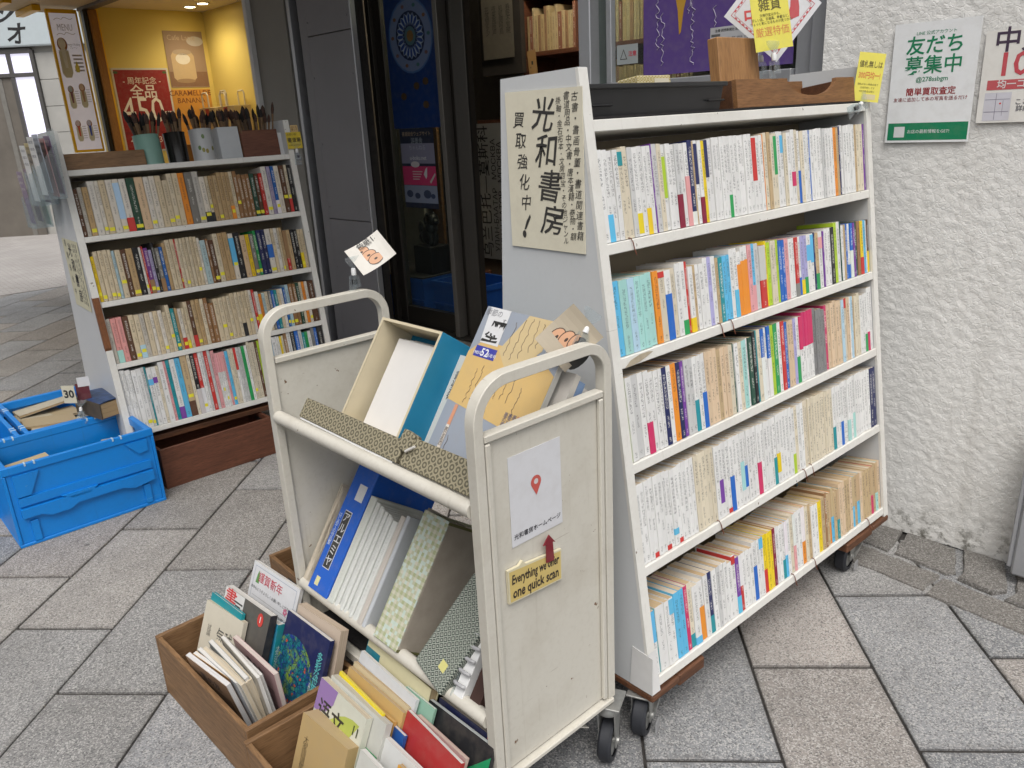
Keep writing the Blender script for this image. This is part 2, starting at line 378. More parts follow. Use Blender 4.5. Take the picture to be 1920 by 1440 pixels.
def text_mesh(body, size, bold=0.0, space_line=1.0, ax='CENTER', ay='CENTER', shear=0.0, space=1.0):
    key = (body, size, bold, space_line, ax, ay, shear, space)
    if key in TXT: return TXT[key]
    cu = bpy.data.curves.new('lettering', 'FONT')
    cu.body = body; cu.size = size; cu.align_x = ax; cu.align_y = ay; cu.space_line = space_line; cu.space_character = space
    cu.offset = bold*size*0.42; cu.resolution_u = 2; cu.shear = shear; cu.fill_mode = 'FRONT'
    o = bpy.data.objects.new('lettering', cu); COL.objects.link(o)
    bpy.context.view_layer.update()
    me = bpy.data.meshes.new_from_object(o.evaluated_get(bpy.context.evaluated_depsgraph_get()))
    me.materials.clear(); me.materials.append(M_INK)
    bpy.data.objects.remove(o); bpy.data.curves.remove(cu)
    TXT[key] = me; return me
M_INK = colmat('printing_ink', 0.55)
def hand_mesh(me, size, seed, amp):
    m2 = me.copy(); off = Vector((seed*3.7, seed*1.3, 0))
    for v in m2.vertices:
        q = v.co*(2.1/size) + off
        n_ = noise.noise_vector(q)*amp*size
        v.co.x += n_.x; v.co.y += n_.y
    return m2
HSEED = [0]
def text(parent, body, size, x, y, color=(0.02, 0.02, 0.02), z=0.0006, bold=0.0, rot=0.0, sx=1.0, sy=1.0, vert=False, name='lettering', hand=0.0, **kw):
    if vert:
        body = '\n'.join(body); kw.setdefault('space_line', 0.82)
    me = text_mesh(body, size, bold, **kw)
    if hand:
        HSEED[0] += 1; me = hand_mesh(me, size, HSEED[0], hand)
    o = bpy.data.objects.new(name, me); COL.objects.link(o)
    o.parent = parent; o.matrix_basis = T(x, y, z) @ RZ(rot) @ Matrix.Diagonal((sx, sy, 1, 1)); o.color = (*color, 1)
    return o
def sheet(name, w, h, M, color, mat=None, parent=None, thick=0.0008, curl=0.0, nx=1, poly=None):
    """a thin sheet centred on its own origin, facing +z, with real thickness"""
    mb = MB()
    if poly: mb.prism(poly, -thick, 0)
    elif curl:
        n_ = 8
        top = []
        for i in range(n_+1):
            x = -w/2 + w*i/n_; zz = curl*((2*i/n_-1)**2)
            top.append((x, zz))
        poly2 = top + [(x, zz-thick) for x, zz in reversed(top)]
        mb.prism([(a, b) for a, b in poly2], -h/2, h/2, 'y')
    else: mb.box(-w/2, w/2, -h/2, h/2, -thick, 0)
    return mb.build(name, mat or M_COL, parent, M, color=color)
def patch(parent, x0, x1, y0, y1, color, z=0.0004, name='printed_area', mat=None):
    mb = MB(); mb.add([(x0,y0,z),(x1,y0,z),(x1,y1,z),(x0,y1,z)], [(0,1,2,3)])
    return mb.build(name, mat or M_COL, parent, color=color)
def polypatch(parent, pts, color, z=0.0004, name='printed_area', mat=None):
    mb = MB(); mb.add([(a, b, z) for a, b in pts], [list(range(len(pts)))])
    return mb.build(name, mat or M_COL, parent, color=color)
def circ(cx, cy, rx, ry=None, n_=24, a0=0, a1=2*math.pi):
    ry = ry or rx
    return [(cx+rx*math.cos(a0+(a1-a0)*i/n_), cy+ry*math.sin(a0+(a1-a0)*i/n_)) for i in range(n_)]

# ------------------------------------------------------------------ ground and paving
gm = MB(); gm.box(-60, 60, -12, 60, -0.5, -0.010)
ground = tag(gm.build('ground', M_JOINT), kind='structure')
pav = MB(); pav.box(-3.0, 3.2, -0.6, 9.6, -0.02, -0.0085)
pavement = tag(pav.build('pavement', M_JOINT), kind='structure')
def proj(p):
    c = Mw.transposed() @ (Vector(p) - Vector((0, 0, 1.40)))
    if c.z < 0.05: return None
    return 960 + 1496*c.x/c.z, 720 + 1496*c.y/c.z, c.z
slab_tones = [(0.405, 0.372, 0.335), (0.39, 0.352, 0.314), (0.33, 0.338, 0.346), (0.305, 0.314, 0.325), (0.41, 0.372, 0.34), (0.37, 0.365, 0.355), (0.315, 0.32, 0.327), (0.385, 0.36, 0.33)]
mbs = MB(); mbs.box(-0.299, 0.299, -0.1505, 0.1505, -0.035, 0.0, b=0.0022)
slab_me = None; nslab = 0
pa = R(45.9)
for k in range(-34, 8):
    q0 = 0.447 + 0.308*k + 0.154
    for j in range(-8, 26):
        p0 = 1.78 + 0.305*(k % 2) + 0.018*k + 0.61*j + 0.305
        x = p0*0.696 + q0*0.718; y = p0*0.718 - q0*0.696
        if x > 2.36 or y > 9.4 or y < -0.5 or x < -2.9: continue
        pr = proj((x, y, 0))
        if not pr or not (-330 < pr[0] < 2250 and 350 < pr[1] < 1900): continue
        if x > 2.30 and y > 2.3: continue
        nslab += 1
        rr = random.Random(k*101+j)
        if slab_me is None:
            o = mbs.build('paving_slab', M_GRAN, pavement); slab_me = o.data
        else:
            o = bpy.data.objects.new('paving_slab', slab_me); COL.objects.link(o); o.parent = pavement
        o.matrix_basis = T(x, y, rr.uniform(-0.0012, 0.0012)) @ RZ(pa) @ RX(rr.uniform(-0.0025, 0.0025)) @ RY(rr.uniform(-0.0015, 0.0015))
        t = rr.choice(slab_tones); g_ = rr.uniform(0.60, 0.90); o.color = (t[0]*g_, t[1]*g_, t[2]*g_, 1)
# far carriageway with small setts (too far to tell the pieces apart)
def sett_mat():
    m, nt, b = new_mat('road_setts')
    br = N(nt, 'ShaderNodeTexBrick'); br.inputs['Scale'].default_value = 5.0; br.inputs['Mortar Size'].default_value = 0.02
    br.inputs['Color1'].default_value = (0.36, 0.335, 0.315, 1); br.inputs['Color2'].default_value = (0.42, 0.395, 0.375, 1); br.inputs['Mortar'].default_value = (0.24, 0.225, 0.21, 1)
    geo = N(nt, 'ShaderNodeNewGeometry'); nt.links.new(geo.outputs['Position'], br.inputs['Vector'])
    n1 = noise_t(nt, geo.outputs['Position'], 1.3, 5)
    c = mixc(nt, mathn(nt, 'MULTIPLY', ramp(nt, n1, 0.4, 0.8), 0.4), br.outputs[0], (0.16, 0.15, 0.14))
    nt.links.new(c, b.inputs['Base Color']); b.inputs['Roughness'].default_value = 0.85
    return m
rd = MB(); rd.box(-40, 40, 9.0, 40, -0.02, 0.0045)
road = tag(rd.build('road', sett_mat()), kind='structure')
# footing of cracked stones along the stucco wall
foot = tag(MB().add([(2.18, -0.6, -0.004), (2.62, -0.6, -0.004), (2.62, 2.4, -0.004), (2.24, 2.4, -0.004)], [(0, 1, 2, 3)]).build('wall_footing', M_JOINT), kind='structure')
M_CONC = M_GRAN
M_KERB = M_GRAN
def stone(poly, z, name='footing_stone', m=None, rng=random.Random(3)):
    pts = []
    for i in range(len(poly)):                          # broken, wandering edges
        a = Vector(poly[i]); b_ = Vector(poly[(i+1) % len(poly)]); n_ = max(2, int((b_-a).length/0.025))
        for j in range(n_):
            t = j/n_; p = a.lerp(b_, t)
            if j: p += Vector((rng.uniform(-1, 1), rng.uniform(-1, 1)))*0.004
            pts.append((p.x, p.y))
    cx = sum(p[0] for p in pts)/len(pts); cy = sum(p[1] for p in pts)/len(pts)
    mb = MB(); n_ = len(pts)
    low = [(x, y, -0.03) for x, y in pts]; mid = [(x, y, z-0.006) for x, y in pts]
    top = [(cx+(x-cx)*0.975, cy+(y-cy)*0.975, z) for x, y in pts]
    vs = low+mid+top; fs = [list(range(2*n_, 3*n_))]
    for r_ in (0, 1):
        for i in range(n_): fs.append((r_*n_+i, r_*n_+(i+1) % n_, (r_+1)*n_+(i+1) % n_, (r_+1)*n_+i))
    mb.add(vs, fs)
    return mb.build(name, m or M_CONC, foot, color=(0.165, 0.155, 0.14) if name == 'footing_stone' else (0.20, 0.185, 0.165))
for y0, y1, xs in ((-0.55, 0.02, 2.145), (0.035, 0.52, 2.16), (0.53, 0.80, 2.185), (0.81, 1.10, 2.205), (1.11, 1.7, 2.215), (1.71, 2.3, 2.22)):
    stone([(xs, y0), (xs+0.115, y0), (xs+0.125, y1), (xs+0.012, y1)], 0.006, 'kerb_stone', M_KERB)
stone([(2.345, 0.985), (2.505, 1.01), (2.485, 1.22), (2.36, 1.20)], 0.007)
stone([(2.335, 0.80), (2.36, 0.78), (2.505, 0.84), (2.51, 0.995), (2.348, 0.965)], 0.008)
stone([(2.32, 0.665), (2.36, 0.64), (2.515, 0.70), (2.51, 0.82), (2.372, 0.765), (2.332, 0.765)], 0.016)
stone([(2.30, 0.30), (2.54, 0.33), (2.53, 0.675), (2.375, 0.62), (2.312, 0.63)], 0.013)
stone([(2.27, -0.5), (2.56, -0.5), (2.55, 0.29), (2.29, 0.27)], 0.010)

# ------------------------------------------------------------------ facade  (local x = into the building, y = along it, z up)
MF = T(2.5, 1.075, 0) @ RZ(R(4.5))
def FX(off, s, z): return MF @ T(off, s, z)
FACE = Matrix(((0, 0, -1, 0), (-1, 0, 0, 0), (0, 1, 0, 0), (0, 0, 0, 1)))     # sheet frame that faces out of the facade
def on_wall(off, s, z): return FX(off, s, z) @ FACE
# stucco wall with real relief
def stucco():
    m, nt, b = new_mat('white_stucco')
    co = coords(nt); n1 = noise_t(nt, co, 4, 5); n2 = noise_t(nt, co, 120, 4, 0.6)
    sx = N(nt, 'ShaderNodeSeparateXYZ'); nt.links.new(co, sx.inputs[0])
    low = mathn(nt, 'SUBTRACT', 1.0, ramp(nt, sx.outputs[2], 0.0, 0.16))
    mould = ramp(nt, noise_t(nt, co, 26, 5, 0.7), 0.5, 0.62)
    c = mixc(nt, mathn(nt, 'MULTIPLY', ramp(nt, n1, 0.45, 0.8), 0.25), (0.745, 0.735, 0.705), (0.52, 0.50, 0.455))
    mp = N(nt, 'ShaderNodeMapping'); nt.links.new(co, mp.inputs[0]); mp.inputs['Scale'].default_value = (9, 9, 0.7)
    c = mixc(nt, mathn(nt, 'MULTIPLY', ramp(nt, noise_t(nt, mp.outputs[0], 1.6, 4, 0.6), 0.52, 0.78), 0.28), c, (0.36, 0.34, 0.30))
    low2 = mathn(nt, 'SUBTRACT', 1.0, ramp(nt, sx.outputs[2], 0.0, 0.55))
    c = mixc(nt, mathn(nt, 'MULTIPLY', mathn(nt, 'MULTIPLY', low2, ramp(nt, noise_t(nt, co, 7, 5, 0.7), 0.4, 0.75)), 0.35), c, (0.33, 0.30, 0.25))
    c = mixc(nt, mathn(nt, 'MULTIPLY', mathn(nt, 'MULTIPLY', low, mould), 0.9), c, (0.07, 0.065, 0.045))
    nt.links.new(c, b.inputs['Base Color']); b.inputs['Roughness'].default_value = 0.95; b.inputs['Specular IOR Level'].default_value = 0.2
    wv = N(nt, 'ShaderNodeTexNoise'); wv.inputs['Scale'].default_value = 55; wv.inputs['Detail'].default_value = 3; nt.links.new(co, wv.inputs['Vector'])
    va = N(nt, 'ShaderNodeVectorMath'); va.operation = 'MULTIPLY_ADD'; nt.links.new(wv.outputs['Color'], va.inputs[0]); va.inputs[1].default_value = (0.022, 0.022, 0.022); nt.links.new(co, va.inputs[2])
    ve = N(nt, 'ShaderNodeTexVoronoi'); ve.feature = 'DISTANCE_TO_EDGE'; ve.inputs['Scale'].default_value = 70; nt.links.new(va.outputs[0], ve.inputs['Vector'])
    n3 = noise_t(nt, co, 38, 3, 0.6)
    hgt = mathn(nt, 'ADD', mathn(nt, 'MULTIPLY', ramp(nt, ve.outputs['Distance'], 0.0, 0.16), mathn(nt, 'MULTIPLY_ADD', n3, 1.6, -0.3)), mathn(nt, 'MULTIPLY', n2, 0.25))
    bump(nt, b, hgt, 0.33, 0.0040)
    return m
y0, y1, z0, z1, st = -1.55, 0.325, 0.006, 2.0, 0.0055
ny = int((y1-y0)/st); nz = int((z1-z0)/st)
vs = []; 
def relief(y, z):
    p = Vector((y*1.0, z*1.0, 0.0))
    w_ = noise.noise_vector(p*46)*0.009
    q = p + w_
    r1 = noise.ridged_multi_fractal(q*52, 1.0, 2.0, 2.0, 1.0, 2.0, noise_basis='PERLIN_ORIGINAL')
    r2 = noise.noise(q*95)
    base = max(-0.55, min(0.55, noise.noise(q*44)*2.0))
    d = base*0.0011 + (0.0009*r2) + (0.0006 if r1 > 1.15 else 0.0)
    return d
for i in range(ny+1):
    for j in range(nz+1):
        y = y0 + (y1-y0)*i/ny; z = z0 + (z1-z0)*j/nz
        vs.append((-0.004 - relief(y, z)*(0.0 if i == ny else 1.0), y, z))
fs = [(i*(nz+1)+j, (i+1)*(nz+1)+j, (i+1)*(nz+1)+j+1, i*(nz+1)+j+1) for i in range(ny) for j in range(nz)]
wallb = MB(); wallb.add(vs, fs); wallb.box(0.012, 0.28, y0, y1, 0.0, 3.2)
wallb.add([(-0.004, y1, 0.0), (0.28, y1, 0.0), (0.28, y1, 3.2), (-0.004, y1, 3.2)], [(0, 1, 2, 3)])
wallb.box(0.0, 0.28, y0, y1-0.004, 2.0, 3.2)
stuccow = tag(wallb.build('stucco_wall', stucco(), None, MF, smooth=False), 'rough white stucco wall with green and red posters beside tall bookcase', 'wall')
stuccow.data.polygons.foreach_set('use_smooth', [True]*len(stuccow.data.polygons))

# window next to the wall, glass with shelves behind
win = empty('shop_window', MF, 'glazed shop window with silver frame behind the tall bookcase', 'window')
mb = MB()
for a, b_, c_ in ((0.330, 0.395, 0.05), (0.40, 0.455, 0.075), (1.285, 1.345, 0.03)): mb.box(c_, 0.16, a, b_, 0.95, 2.6, b=0.003)
mb.box(0.05, 0.16, 0.456, 1.284, 1.42, 1.50, b=0.003); mb.box(0.05, 0.16, 0.456, 1.284, 2.45, 2.6, b=0.003)
mb.build('frame', M_ALU, win)
mb = MB(); mb.box(0.085, 0.091, 0.456, 1.284, 1.501, 2.449); mb.build('pane', M_GLASS, win)
mb = MB(); mb.box(0.06, 0.09, 1.205, 1.230, 1.501, 2.449, b=0.002); mb.build('mullion', M_ALU, win)
mb = MB(); mb.box(0.02, 0.22, 0.3305, 1.345, 0.0, 0.949); mb.box(0.06, 0.20, 0.456, 1.284, 0.95, 1.419); mb.build('apron_wall', M_WHITE, win)
# interior room
room = tag(MB().box(0.405, 3.2, 0.33, 5.4, 0.185, 0.2).build('shop_floor', plain('shop_floor_brown', (0.12, 0.085, 0.06), 0.6), None, MF), kind='structure')
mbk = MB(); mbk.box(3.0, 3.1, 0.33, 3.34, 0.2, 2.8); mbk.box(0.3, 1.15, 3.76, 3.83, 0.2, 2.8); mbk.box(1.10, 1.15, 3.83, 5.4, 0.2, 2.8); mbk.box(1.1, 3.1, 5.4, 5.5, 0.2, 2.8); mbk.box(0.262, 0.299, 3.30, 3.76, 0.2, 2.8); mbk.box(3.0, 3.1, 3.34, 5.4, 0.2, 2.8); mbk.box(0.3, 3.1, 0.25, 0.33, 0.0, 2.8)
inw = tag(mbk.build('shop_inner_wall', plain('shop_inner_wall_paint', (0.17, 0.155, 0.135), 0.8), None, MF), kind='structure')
inc = tag(MB().box(0.1, 3.1, 0.33, 5.4, 2.8, 2.9).build('shop_ceiling', M_WHITE, None, MF), kind='structure')
lint = tag(MB().box(0.02, 0.30, 0.331, 3.87, 2.61, 3.2).build('door_lintel', M_GREY, None, MF), 'grey lintel above the shop door and window', 'lintel')
# entrance step
stp = empty('entrance_step', MF, 'shop doorstep with orange tile edge and small white tiles below', 'step')
MB().box(0.19, 0.40, 1.346, 3.29, 0.0, 0.199).build('landing', painted('worn_concrete_landing', (0.15, 0.135, 0.12), 0.85, 0.5, (0.05, 0.04, 0.03), scale=8), stp)
for i in range(8):
    MB().box(0.145, 0.189, 1.36+0.205*i, 1.558+0.205*i, 0.150, 0.203, b=0.003).build('edge_tile', plain('orange_brown_tile', (0.33, 0.13, 0.045), 0.45, var=0.3, scale=9), stp)
for i in range(33):
    for j in range(3):
        MB().box(0.150, 0.188, 1.36+0.0495*i, 1.407+0.0495*i, 0.001+0.0495*j, 0.048+0.0495*j, b=0.002).build('riser_tile', plain('small_white_tile', (0.58, 0.57, 0.53), 0.3, var=0.15), stp) if i > 10 else None
# sliding door
door = empty('sliding_door', FX(0.30, 0, 0.2), 'dark bronze sliding shop door with blue plate poster on its glass', 'door')
MB().box(0, 0.05, 2.315, 2.42, 0.01, 2.4, b=0.003).build('stile', M_BRONZE, door)
MB().box(0.055, 0.10, 2.43, 2.535, 0.01, 2.4, b=0.003).build('stile', M_BRONZE, door)
MB().box(0.006, 0.014, 2.3145, 2.3155, 0.01, 2.4).build('brush_seal', M_BLACK, door)
MB().box(0.055, 0.10, 3.06, 3.125, 0.01, 2.4, b=0.003).build('stile', M_BRONZE, door); MB().box(0.03, 0.10, 3.126, 3.165, 0.01, 2.4, b=0.003).build('jamb', M_BRONZE, door); MB().box(-0.01, 0.054, 2.500, 2.534, 0.01, 2.4, b=0.002).build('edge_profile', painted('worn_bronze_edge', (0.16, 0.15, 0.135), 0.35, 0.3, metallic=0.5), door)
MB().box(0.057, 0.098, 2.536, 3.059, 0.01, 0.115, b=0.003).build('bottom_rail', M_BRONZE, door)
MB().box(0.07, 0.076, 2.536, 3.059, 0.116, 2.4).build('pane', M_GLASS, door)
MB().box(-0.02, 0.12, 1.36, 3.29, 0.0, 0.009).build('track', M_BRONZE, door)
# plate poster hung behind the glass
pp = tag(sheet('plate_poster', 0.43, 0.80, on_wall(0.362, 2.815, 1.36+0.40), (0.018, 0.055, 0.21), M_GLOSS), 'dark blue poster of an ornamental plate on the shop door', 'poster')
PY = 0.075
polypatch(pp, circ(0.0, PY, 0.19), (0.08, 0.18, 0.42), 0.0004)
polypatch(pp, circ(0.0, PY, 0.18), (0.20, 0.27, 0.46), 0.0006)
polypatch(pp, circ(0.0, PY, 0.125), (0.008, 0.025, 0.09), 0.0008)
for i in range(20):
    a = 2*math.pi*i/20; c_, s_ = math.cos(a), math.sin(a)
    pet = [(0.052, 0), (0.075, 0.014), (0.10, 0.016), (0.118, 0), (0.10, -0.016), (0.075, -0.014)]
    polypatch(pp, [(c_*x-s_*y, PY+s_*x+c_*y) for x, y in pet], (0.50, 0.60, 0.74), 0.0010)
    polypatch(pp, [(c_*x*0.99-s_*y*0.6, PY+s_*x*0.99+c_*y*0.6) for x, y in pet], (0.03, 0.08, 0.30), 0.0012)
    if i % 2 == 0: polypatch(pp, circ(c_*0.155, PY+s_*0.155, 0.014, 0.010, 8), random.choice([(0.2, 0.1, 0.05), (0.06, 0.18, 0.18), (0.2, 0.12, 0.12)]), 0.0008)
polypatch(pp, circ(0.0, PY, 0.048), (0.10, 0.20, 0.24), 0.0014); polypatch(pp, circ(0.0, PY, 0.03, None, 8), (0.26, 0.15, 0.05), 0.0016)
for x, y in ((0.02, -0.18), (0.10, -0.16), (-0.10, -0.23), (0.09, -0.28)): polypatch(pp, circ(x, y, 0.026, 0.02, 12), (0.10, 0.06, 0.025), 0.0006)
fl = tag(sheet('event_flyer', 0.30, 0.44, on_wall(0.361, 2.835, 1.138), (0.03, 0.04, 0.07), M_GLOSS), 'flyer with pink band and pale lettering below the plate poster', 'flyer')
patch(fl, -0.15, 0.15, 0.03, 0.14, (0.28, 0.28, 0.38)); patch(fl, -0.15, 0.15, -0.09, 0.015, (0.60, 0.05, 0.16)); patch(fl, -0.15, 0.15, -0.19, -0.092, (0.26, 0.30, 0.40))
text(fl, '書道総合ウェブサイト', 0.026, 0, 0.19, (0.6, 0.45, 0.3)); text(fl, '游墨舎', 0.036, 0, 0.152, (0.4, 0.45, 0.5), 0.0008); text(fl, 'ちゃんねる', 0.03, 0, 0.115, (0.5, 0.5, 0.6), 0.0008)
text(fl, 'u-boku.net', 0.034, 0.0, 0.06, (0.75, 0.75, 0.75), 0.0008, bold=0.01)
polypatch(fl, circ(-0.03, 0.025, 0.04, 0.017, 16), (0.7, 0.65, 0.65), 0.0008)
for i in range(4): patch(fl, -0.06, 0.03-0.01*i, -0.018-0.014*i, -0.012-0.014*i, (0.7, 0.5, 0.5), 0.0008)
polypatch(fl, [(0.04, -0.03), (0.06, 0.0), (0.075, 0.01), (0.07, -0.04), (0.06, -0.055)], (0.7, 0.7, 0.7), 0.0008)
polypatch(fl, [(0.09, -0.07), (0.14, -0.02), (0.145, -0.03), (0.10, -0.08)], (0.6, 0.55, 0.5), 0.0008)
for x, y, r_ in ((-0.10, -0.14, 0.03), (-0.03, -0.15, 0.025), (0.06, -0.14, 0.035), (0.11, -0.15, 0.02)): polypatch(fl, circ(x, y, r_, r_*0.7, 12), (0.05, 0.07, 0.13), 0.0008)
# wall panels left of the door
pn = empty('wall_panel', MF, 'dark grey metal wall panels with rivets between door and yellow shop', 'wall panel')
for za, zb in ((0.02, 0.88), (0.884, 1.86), (1.864, 3.2)): MB().box(0.0, 0.03, 2.844, 3.255, za, zb, b=0.002).build('panel', M_GREY, pn)
MB().box(0.004, 0.26, 3.2585, 3.335, 0.0, 3.2, b=0.002).build('edge_strip', M_GREY, pn)
MB().box(0.002, 0.034, 2.832, 2.8435, 0.0, 3.2, b=0.002).build('corner_trim', M_ALU, pn); MB().box(0.0305, 0.26, 3.14, 3.25, 0.0, 3.2).build('recess_dark_block', M_BLACK, pn)  # last box is a black block standing in for the recess's shade
for s_ in (2.862, 3.238):
    for z_ in (0.25, 0.6, 0.95, 1.3, 1.65, 1.93, 2.2): MB().lathe([(0.0, 0.004), (0.004, 0.003), (0.005, 0.0)], 8, M=T(0, s_, z_) @ RY(-math.pi/2)).build('rivet', M_GREY, pn)
MB().box(0.10, 0.26, 3.3355, 3.40, 0.0, 3.2).build('dark_gap', M_BLACK, pn)
MB().box(-0.005, 0.2, 3.4005, 3.43, 0.0, 3.2, b=0.002).build('channel', M_ALU, pn); MB().box(0.010, 0.2, 3.431, 3.462, 0.0, 3.2, b=0.002).build('channel', M_ALU, pn)
MB().box(0.0, 0.2, 3.463, 3.835, 0.0, 3.2).build('plaster_pier', M_GREYB, pn)
ps = tag(MB().box(0.265, 0.33, 3.175, 3.225, 0.2, 2.61).build('stone_strip', painted('rough_dark_stone', (0.055, 0.05, 0.046), 0.9, 0.6, (0.02, 0.02, 0.02), scale=25, fine=60, bumps=1.0), None, MF), 'narrow strip of rough dark stone beside the door', 'wall strip')
# things inside the doorway
def ellips(mb, c, r, n1=8, n2=10, mi=0):
    vs = []; fs = []
    for i in range(n1+1):
        a = math.pi*i/n1
        for j in range(n2):
            b_ = 2*math.pi*j/n2; vs.append((c[0]+r[0]*math.sin(a)*math.cos(b_), c[1]+r[1]*math.sin(a)*math.sin(b_), c[2]+r[2]*math.cos(a)))
    for i in range(n1):
        for j in range(n2): fs.append((i*n2+j, i*n2+(j+1) % n2, (i+1)*n2+(j+1) % n2, (i+1)*n2+j))
    mb.add(vs, fs, mi)
def bin_(off, s, z, label, M_=M_BLUED):
    o = empty('storage_bin', FX(off, s, z), label, 'bin')
    mb = MB(); w, d, h, t = 0.21, 0.16, 0.27, 0.008
    mb.box(-d, d, -w, w, 0, t); mb.box(-d, -d+t, -w, w, t, h); mb.box(d-t, d, -w, w, t, h); mb.box(-d+t, d-t, -w, -w+t, t, h); mb.box(-d+t, d-t, w-t, w, t, h)
    mb.build('body', M_, o)
    rm = MB(); rm.box(-d-0.012, -d-0.001, -w-0.012, w+0.012, h-0.03, h); rm.box(-d-0.012, -d-0.001, -w-0.008, w+0.008, h*0.45, h*0.45+0.015)
    rm.box(d+0.001, d+0.012, -w-0.012, w+0.012, h-0.03, h); rm.box(-d, d, -w-0.012, -w-0.001, h-0.03, h); rm.box(-d, d, w+0.001, w+0.012, h-0.03, h)
    rm.build('rim', M_, o)
    return o
b1 = bin_(0.60, 3.20, 0.201, 'dark blue plastic bin behind the glass under black statue')
b2 = bin_(0.62, 2.70, 0.201, 'dark blue plastic bin in the open doorway')
MB().box(-0.17, 0.17, -0.22, 0.22, 0.272, 0.281, b=0.002).build('lid', plain('bin_lid_dark', (0.05, 0.048, 0.045), 0.5), b1)
scn = tag(MB().box(-0.01, 0.01, -0.16, 0.16, 0, 1.0, b=0.002).build('folding_screen', plain('screen_paper', (0.40, 0.37, 0.30), 0.8), None, FX(0.88, 3.62, 0.45)), 'pale paper screen standing behind the door glass', 'screen')
scp_ = tag(MB().box(-0.012, 0.012, -0.05, 0.05, 0, 1.25, b=0.002).build('wooden_post', M_TRAY, None, FX(0.95, 3.40, 0.2)), 'tan wooden post behind the door glass', 'post')
stt = empty('lion_statue', FX(0.60, 3.08, 0.484), 'black guardian lion statue on a dark plinth behind door glass', 'statue')
M_ST = plain('black_stone', (0.012, 0.012, 0.012), 0.4, var=0.3, bmp=0.3)
MB().box(-0.075, 0.075, -0.085, 0.085, 0.0, 0.17, b=0.003).build('plinth', M_ST, stt)
lb = MB()
for c_, r_ in (((0, 0.01, 0.23), (0.045, 0.06, 0.06)), ((0, -0.02, 0.275), (0.04, 0.04, 0.05)), ((-0.005, -0.035, 0.33), (0.04, 0.045, 0.04)), ((-0.01, -0.075, 0.32), (0.025, 0.022, 0.02)),
             ((0.0, -0.055, 0.22), (0.016, 0.016, 0.05)), ((-0.03, -0.045, 0.21), (0.016, 0.016, 0.045)), ((0.0, 0.065, 0.215), (0.03, 0.03, 0.04)), ((0, 0.085, 0.27), (0.014, 0.022, 0.045)),
             ((0.02, -0.02, 0.36), (0.012, 0.012, 0.014)), ((-0.03, -0.02, 0.36), (0.012, 0.012, 0.014)), ((0, 0.005, 0.32), (0.035, 0.03, 0.04))): ellips(lb, c_, r_)
lb.build('lion', M_ST, stt, smooth=True)
def speck_mat():
    m, nt, b = new_mat('speckled_paper_lantern')
    n1 = noise_t(nt, coords(nt), 22, 2, 0.5)
    c = mixc(nt, ramp(nt, n1, 0.60, 0.62), (0.55, 0.50, 0.42), (0.03, 0.025, 0.02)); nt.links.new(c, b.inputs['Base Color']); b.inputs['Roughness'].default_value = 0.8
    return m
vv = MB(); vv.lathe([(0.0, 0.0), (0.06, 0.0), (0.08, 0.10), (0.105, 0.24), (0.10, 0.34), (0.06, 0.40), (0.0, 0.41)], 20)
tag(vv.build('paper_lantern', speck_mat(), None, FX(0.98, 3.17, 0.42), smooth=True), 'pale round lantern with black flecks just inside the door', 'lantern')
tag(MB().box(-0.10, 0.10, -0.13, 0.13, 0, 0.218, b=0.006).build('wooden_stand', M_WOODRED, None, FX(0.98, 3.17, 0.201)), 'dark wooden stand under the flecked lantern', 'stand')
bn = tag(sheet('route_banner', 0.22, 0.86, on_wall(1.06, 2.98, 0.93), (0.36, 0.35, 0.32)), 'tall white banner lettered with city names inside the doorway', 'banner')
text(bn, '乌兰巴托—莫斯科', 0.105, -0.055, 0.0, (0.015, 0.015, 0.015), bold=0.02, rot=math.pi/2, sx=1.0)
text(bn, 'УЛАН-БААТАР   МОСКВА', 0.058, 0.03, -0.02, (0.015, 0.015, 0.015), bold=0.02, rot=math.pi/2); text(bn, 'УЛАН-БАТОР   МОСКВА', 0.058, 0.085, -0.02, (0.015, 0.015, 0.015), bold=0.02, rot=math.pi/2)
tag(MB().box(-0.01, 0.01, -0.115, 0.115, 0, 0.88).build('banner_board', M_WOODRED, None, FX(1.085, 2.98, 0.5)), 'dark board behind the city name banner', 'board')
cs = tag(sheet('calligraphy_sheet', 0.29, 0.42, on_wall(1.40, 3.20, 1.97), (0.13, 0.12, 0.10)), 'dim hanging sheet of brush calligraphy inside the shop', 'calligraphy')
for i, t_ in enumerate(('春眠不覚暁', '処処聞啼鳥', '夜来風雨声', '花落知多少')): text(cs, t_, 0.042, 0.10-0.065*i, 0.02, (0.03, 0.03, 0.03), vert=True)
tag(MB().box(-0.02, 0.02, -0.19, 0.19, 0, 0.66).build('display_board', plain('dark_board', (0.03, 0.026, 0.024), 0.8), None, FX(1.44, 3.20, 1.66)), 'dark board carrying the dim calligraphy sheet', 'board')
ish = empty('inner_bookshelf', FX(1.50, 0, 0), 'dark wooden bookshelf full of old tan volumes inside the shop', 'bookshelf')
for z_ in (1.08, 1.40, 1.755, 2.10, 2.44): MB().box(0, 0.28, 1.50, 3.05, z_, z_+0.028, b=0.002).build('shelf_board', M_WOODRED, ish)
for s_ in (1.478, 3.051): MB().box(-0.002, 0.28, s_, s_+0.02, 0.2-0.0, 2.6).build('side_panel', M_WOODRED, ish)
MB().box(0.281, 0.295, 1.478, 3.07, 0.2, 2.6).build('back_panel', M_WOODRED, ish)
tcd = tag(sheet('price_card', 0.075, 0.155, on_wall(1.47, 2.965, 1.715) @ RZ(0.1), (0.42, 0.25, 0.10)), 'tan paper card hanging from the inner bookshelf edge', 'card')
patch(tcd, -0.008, 0.008, -0.01, 0.012, (0.03, 0.03, 0.03)); patch(tcd, -0.02, -0.014, -0.03, -0.02, (0.05, 0.05, 0.05))

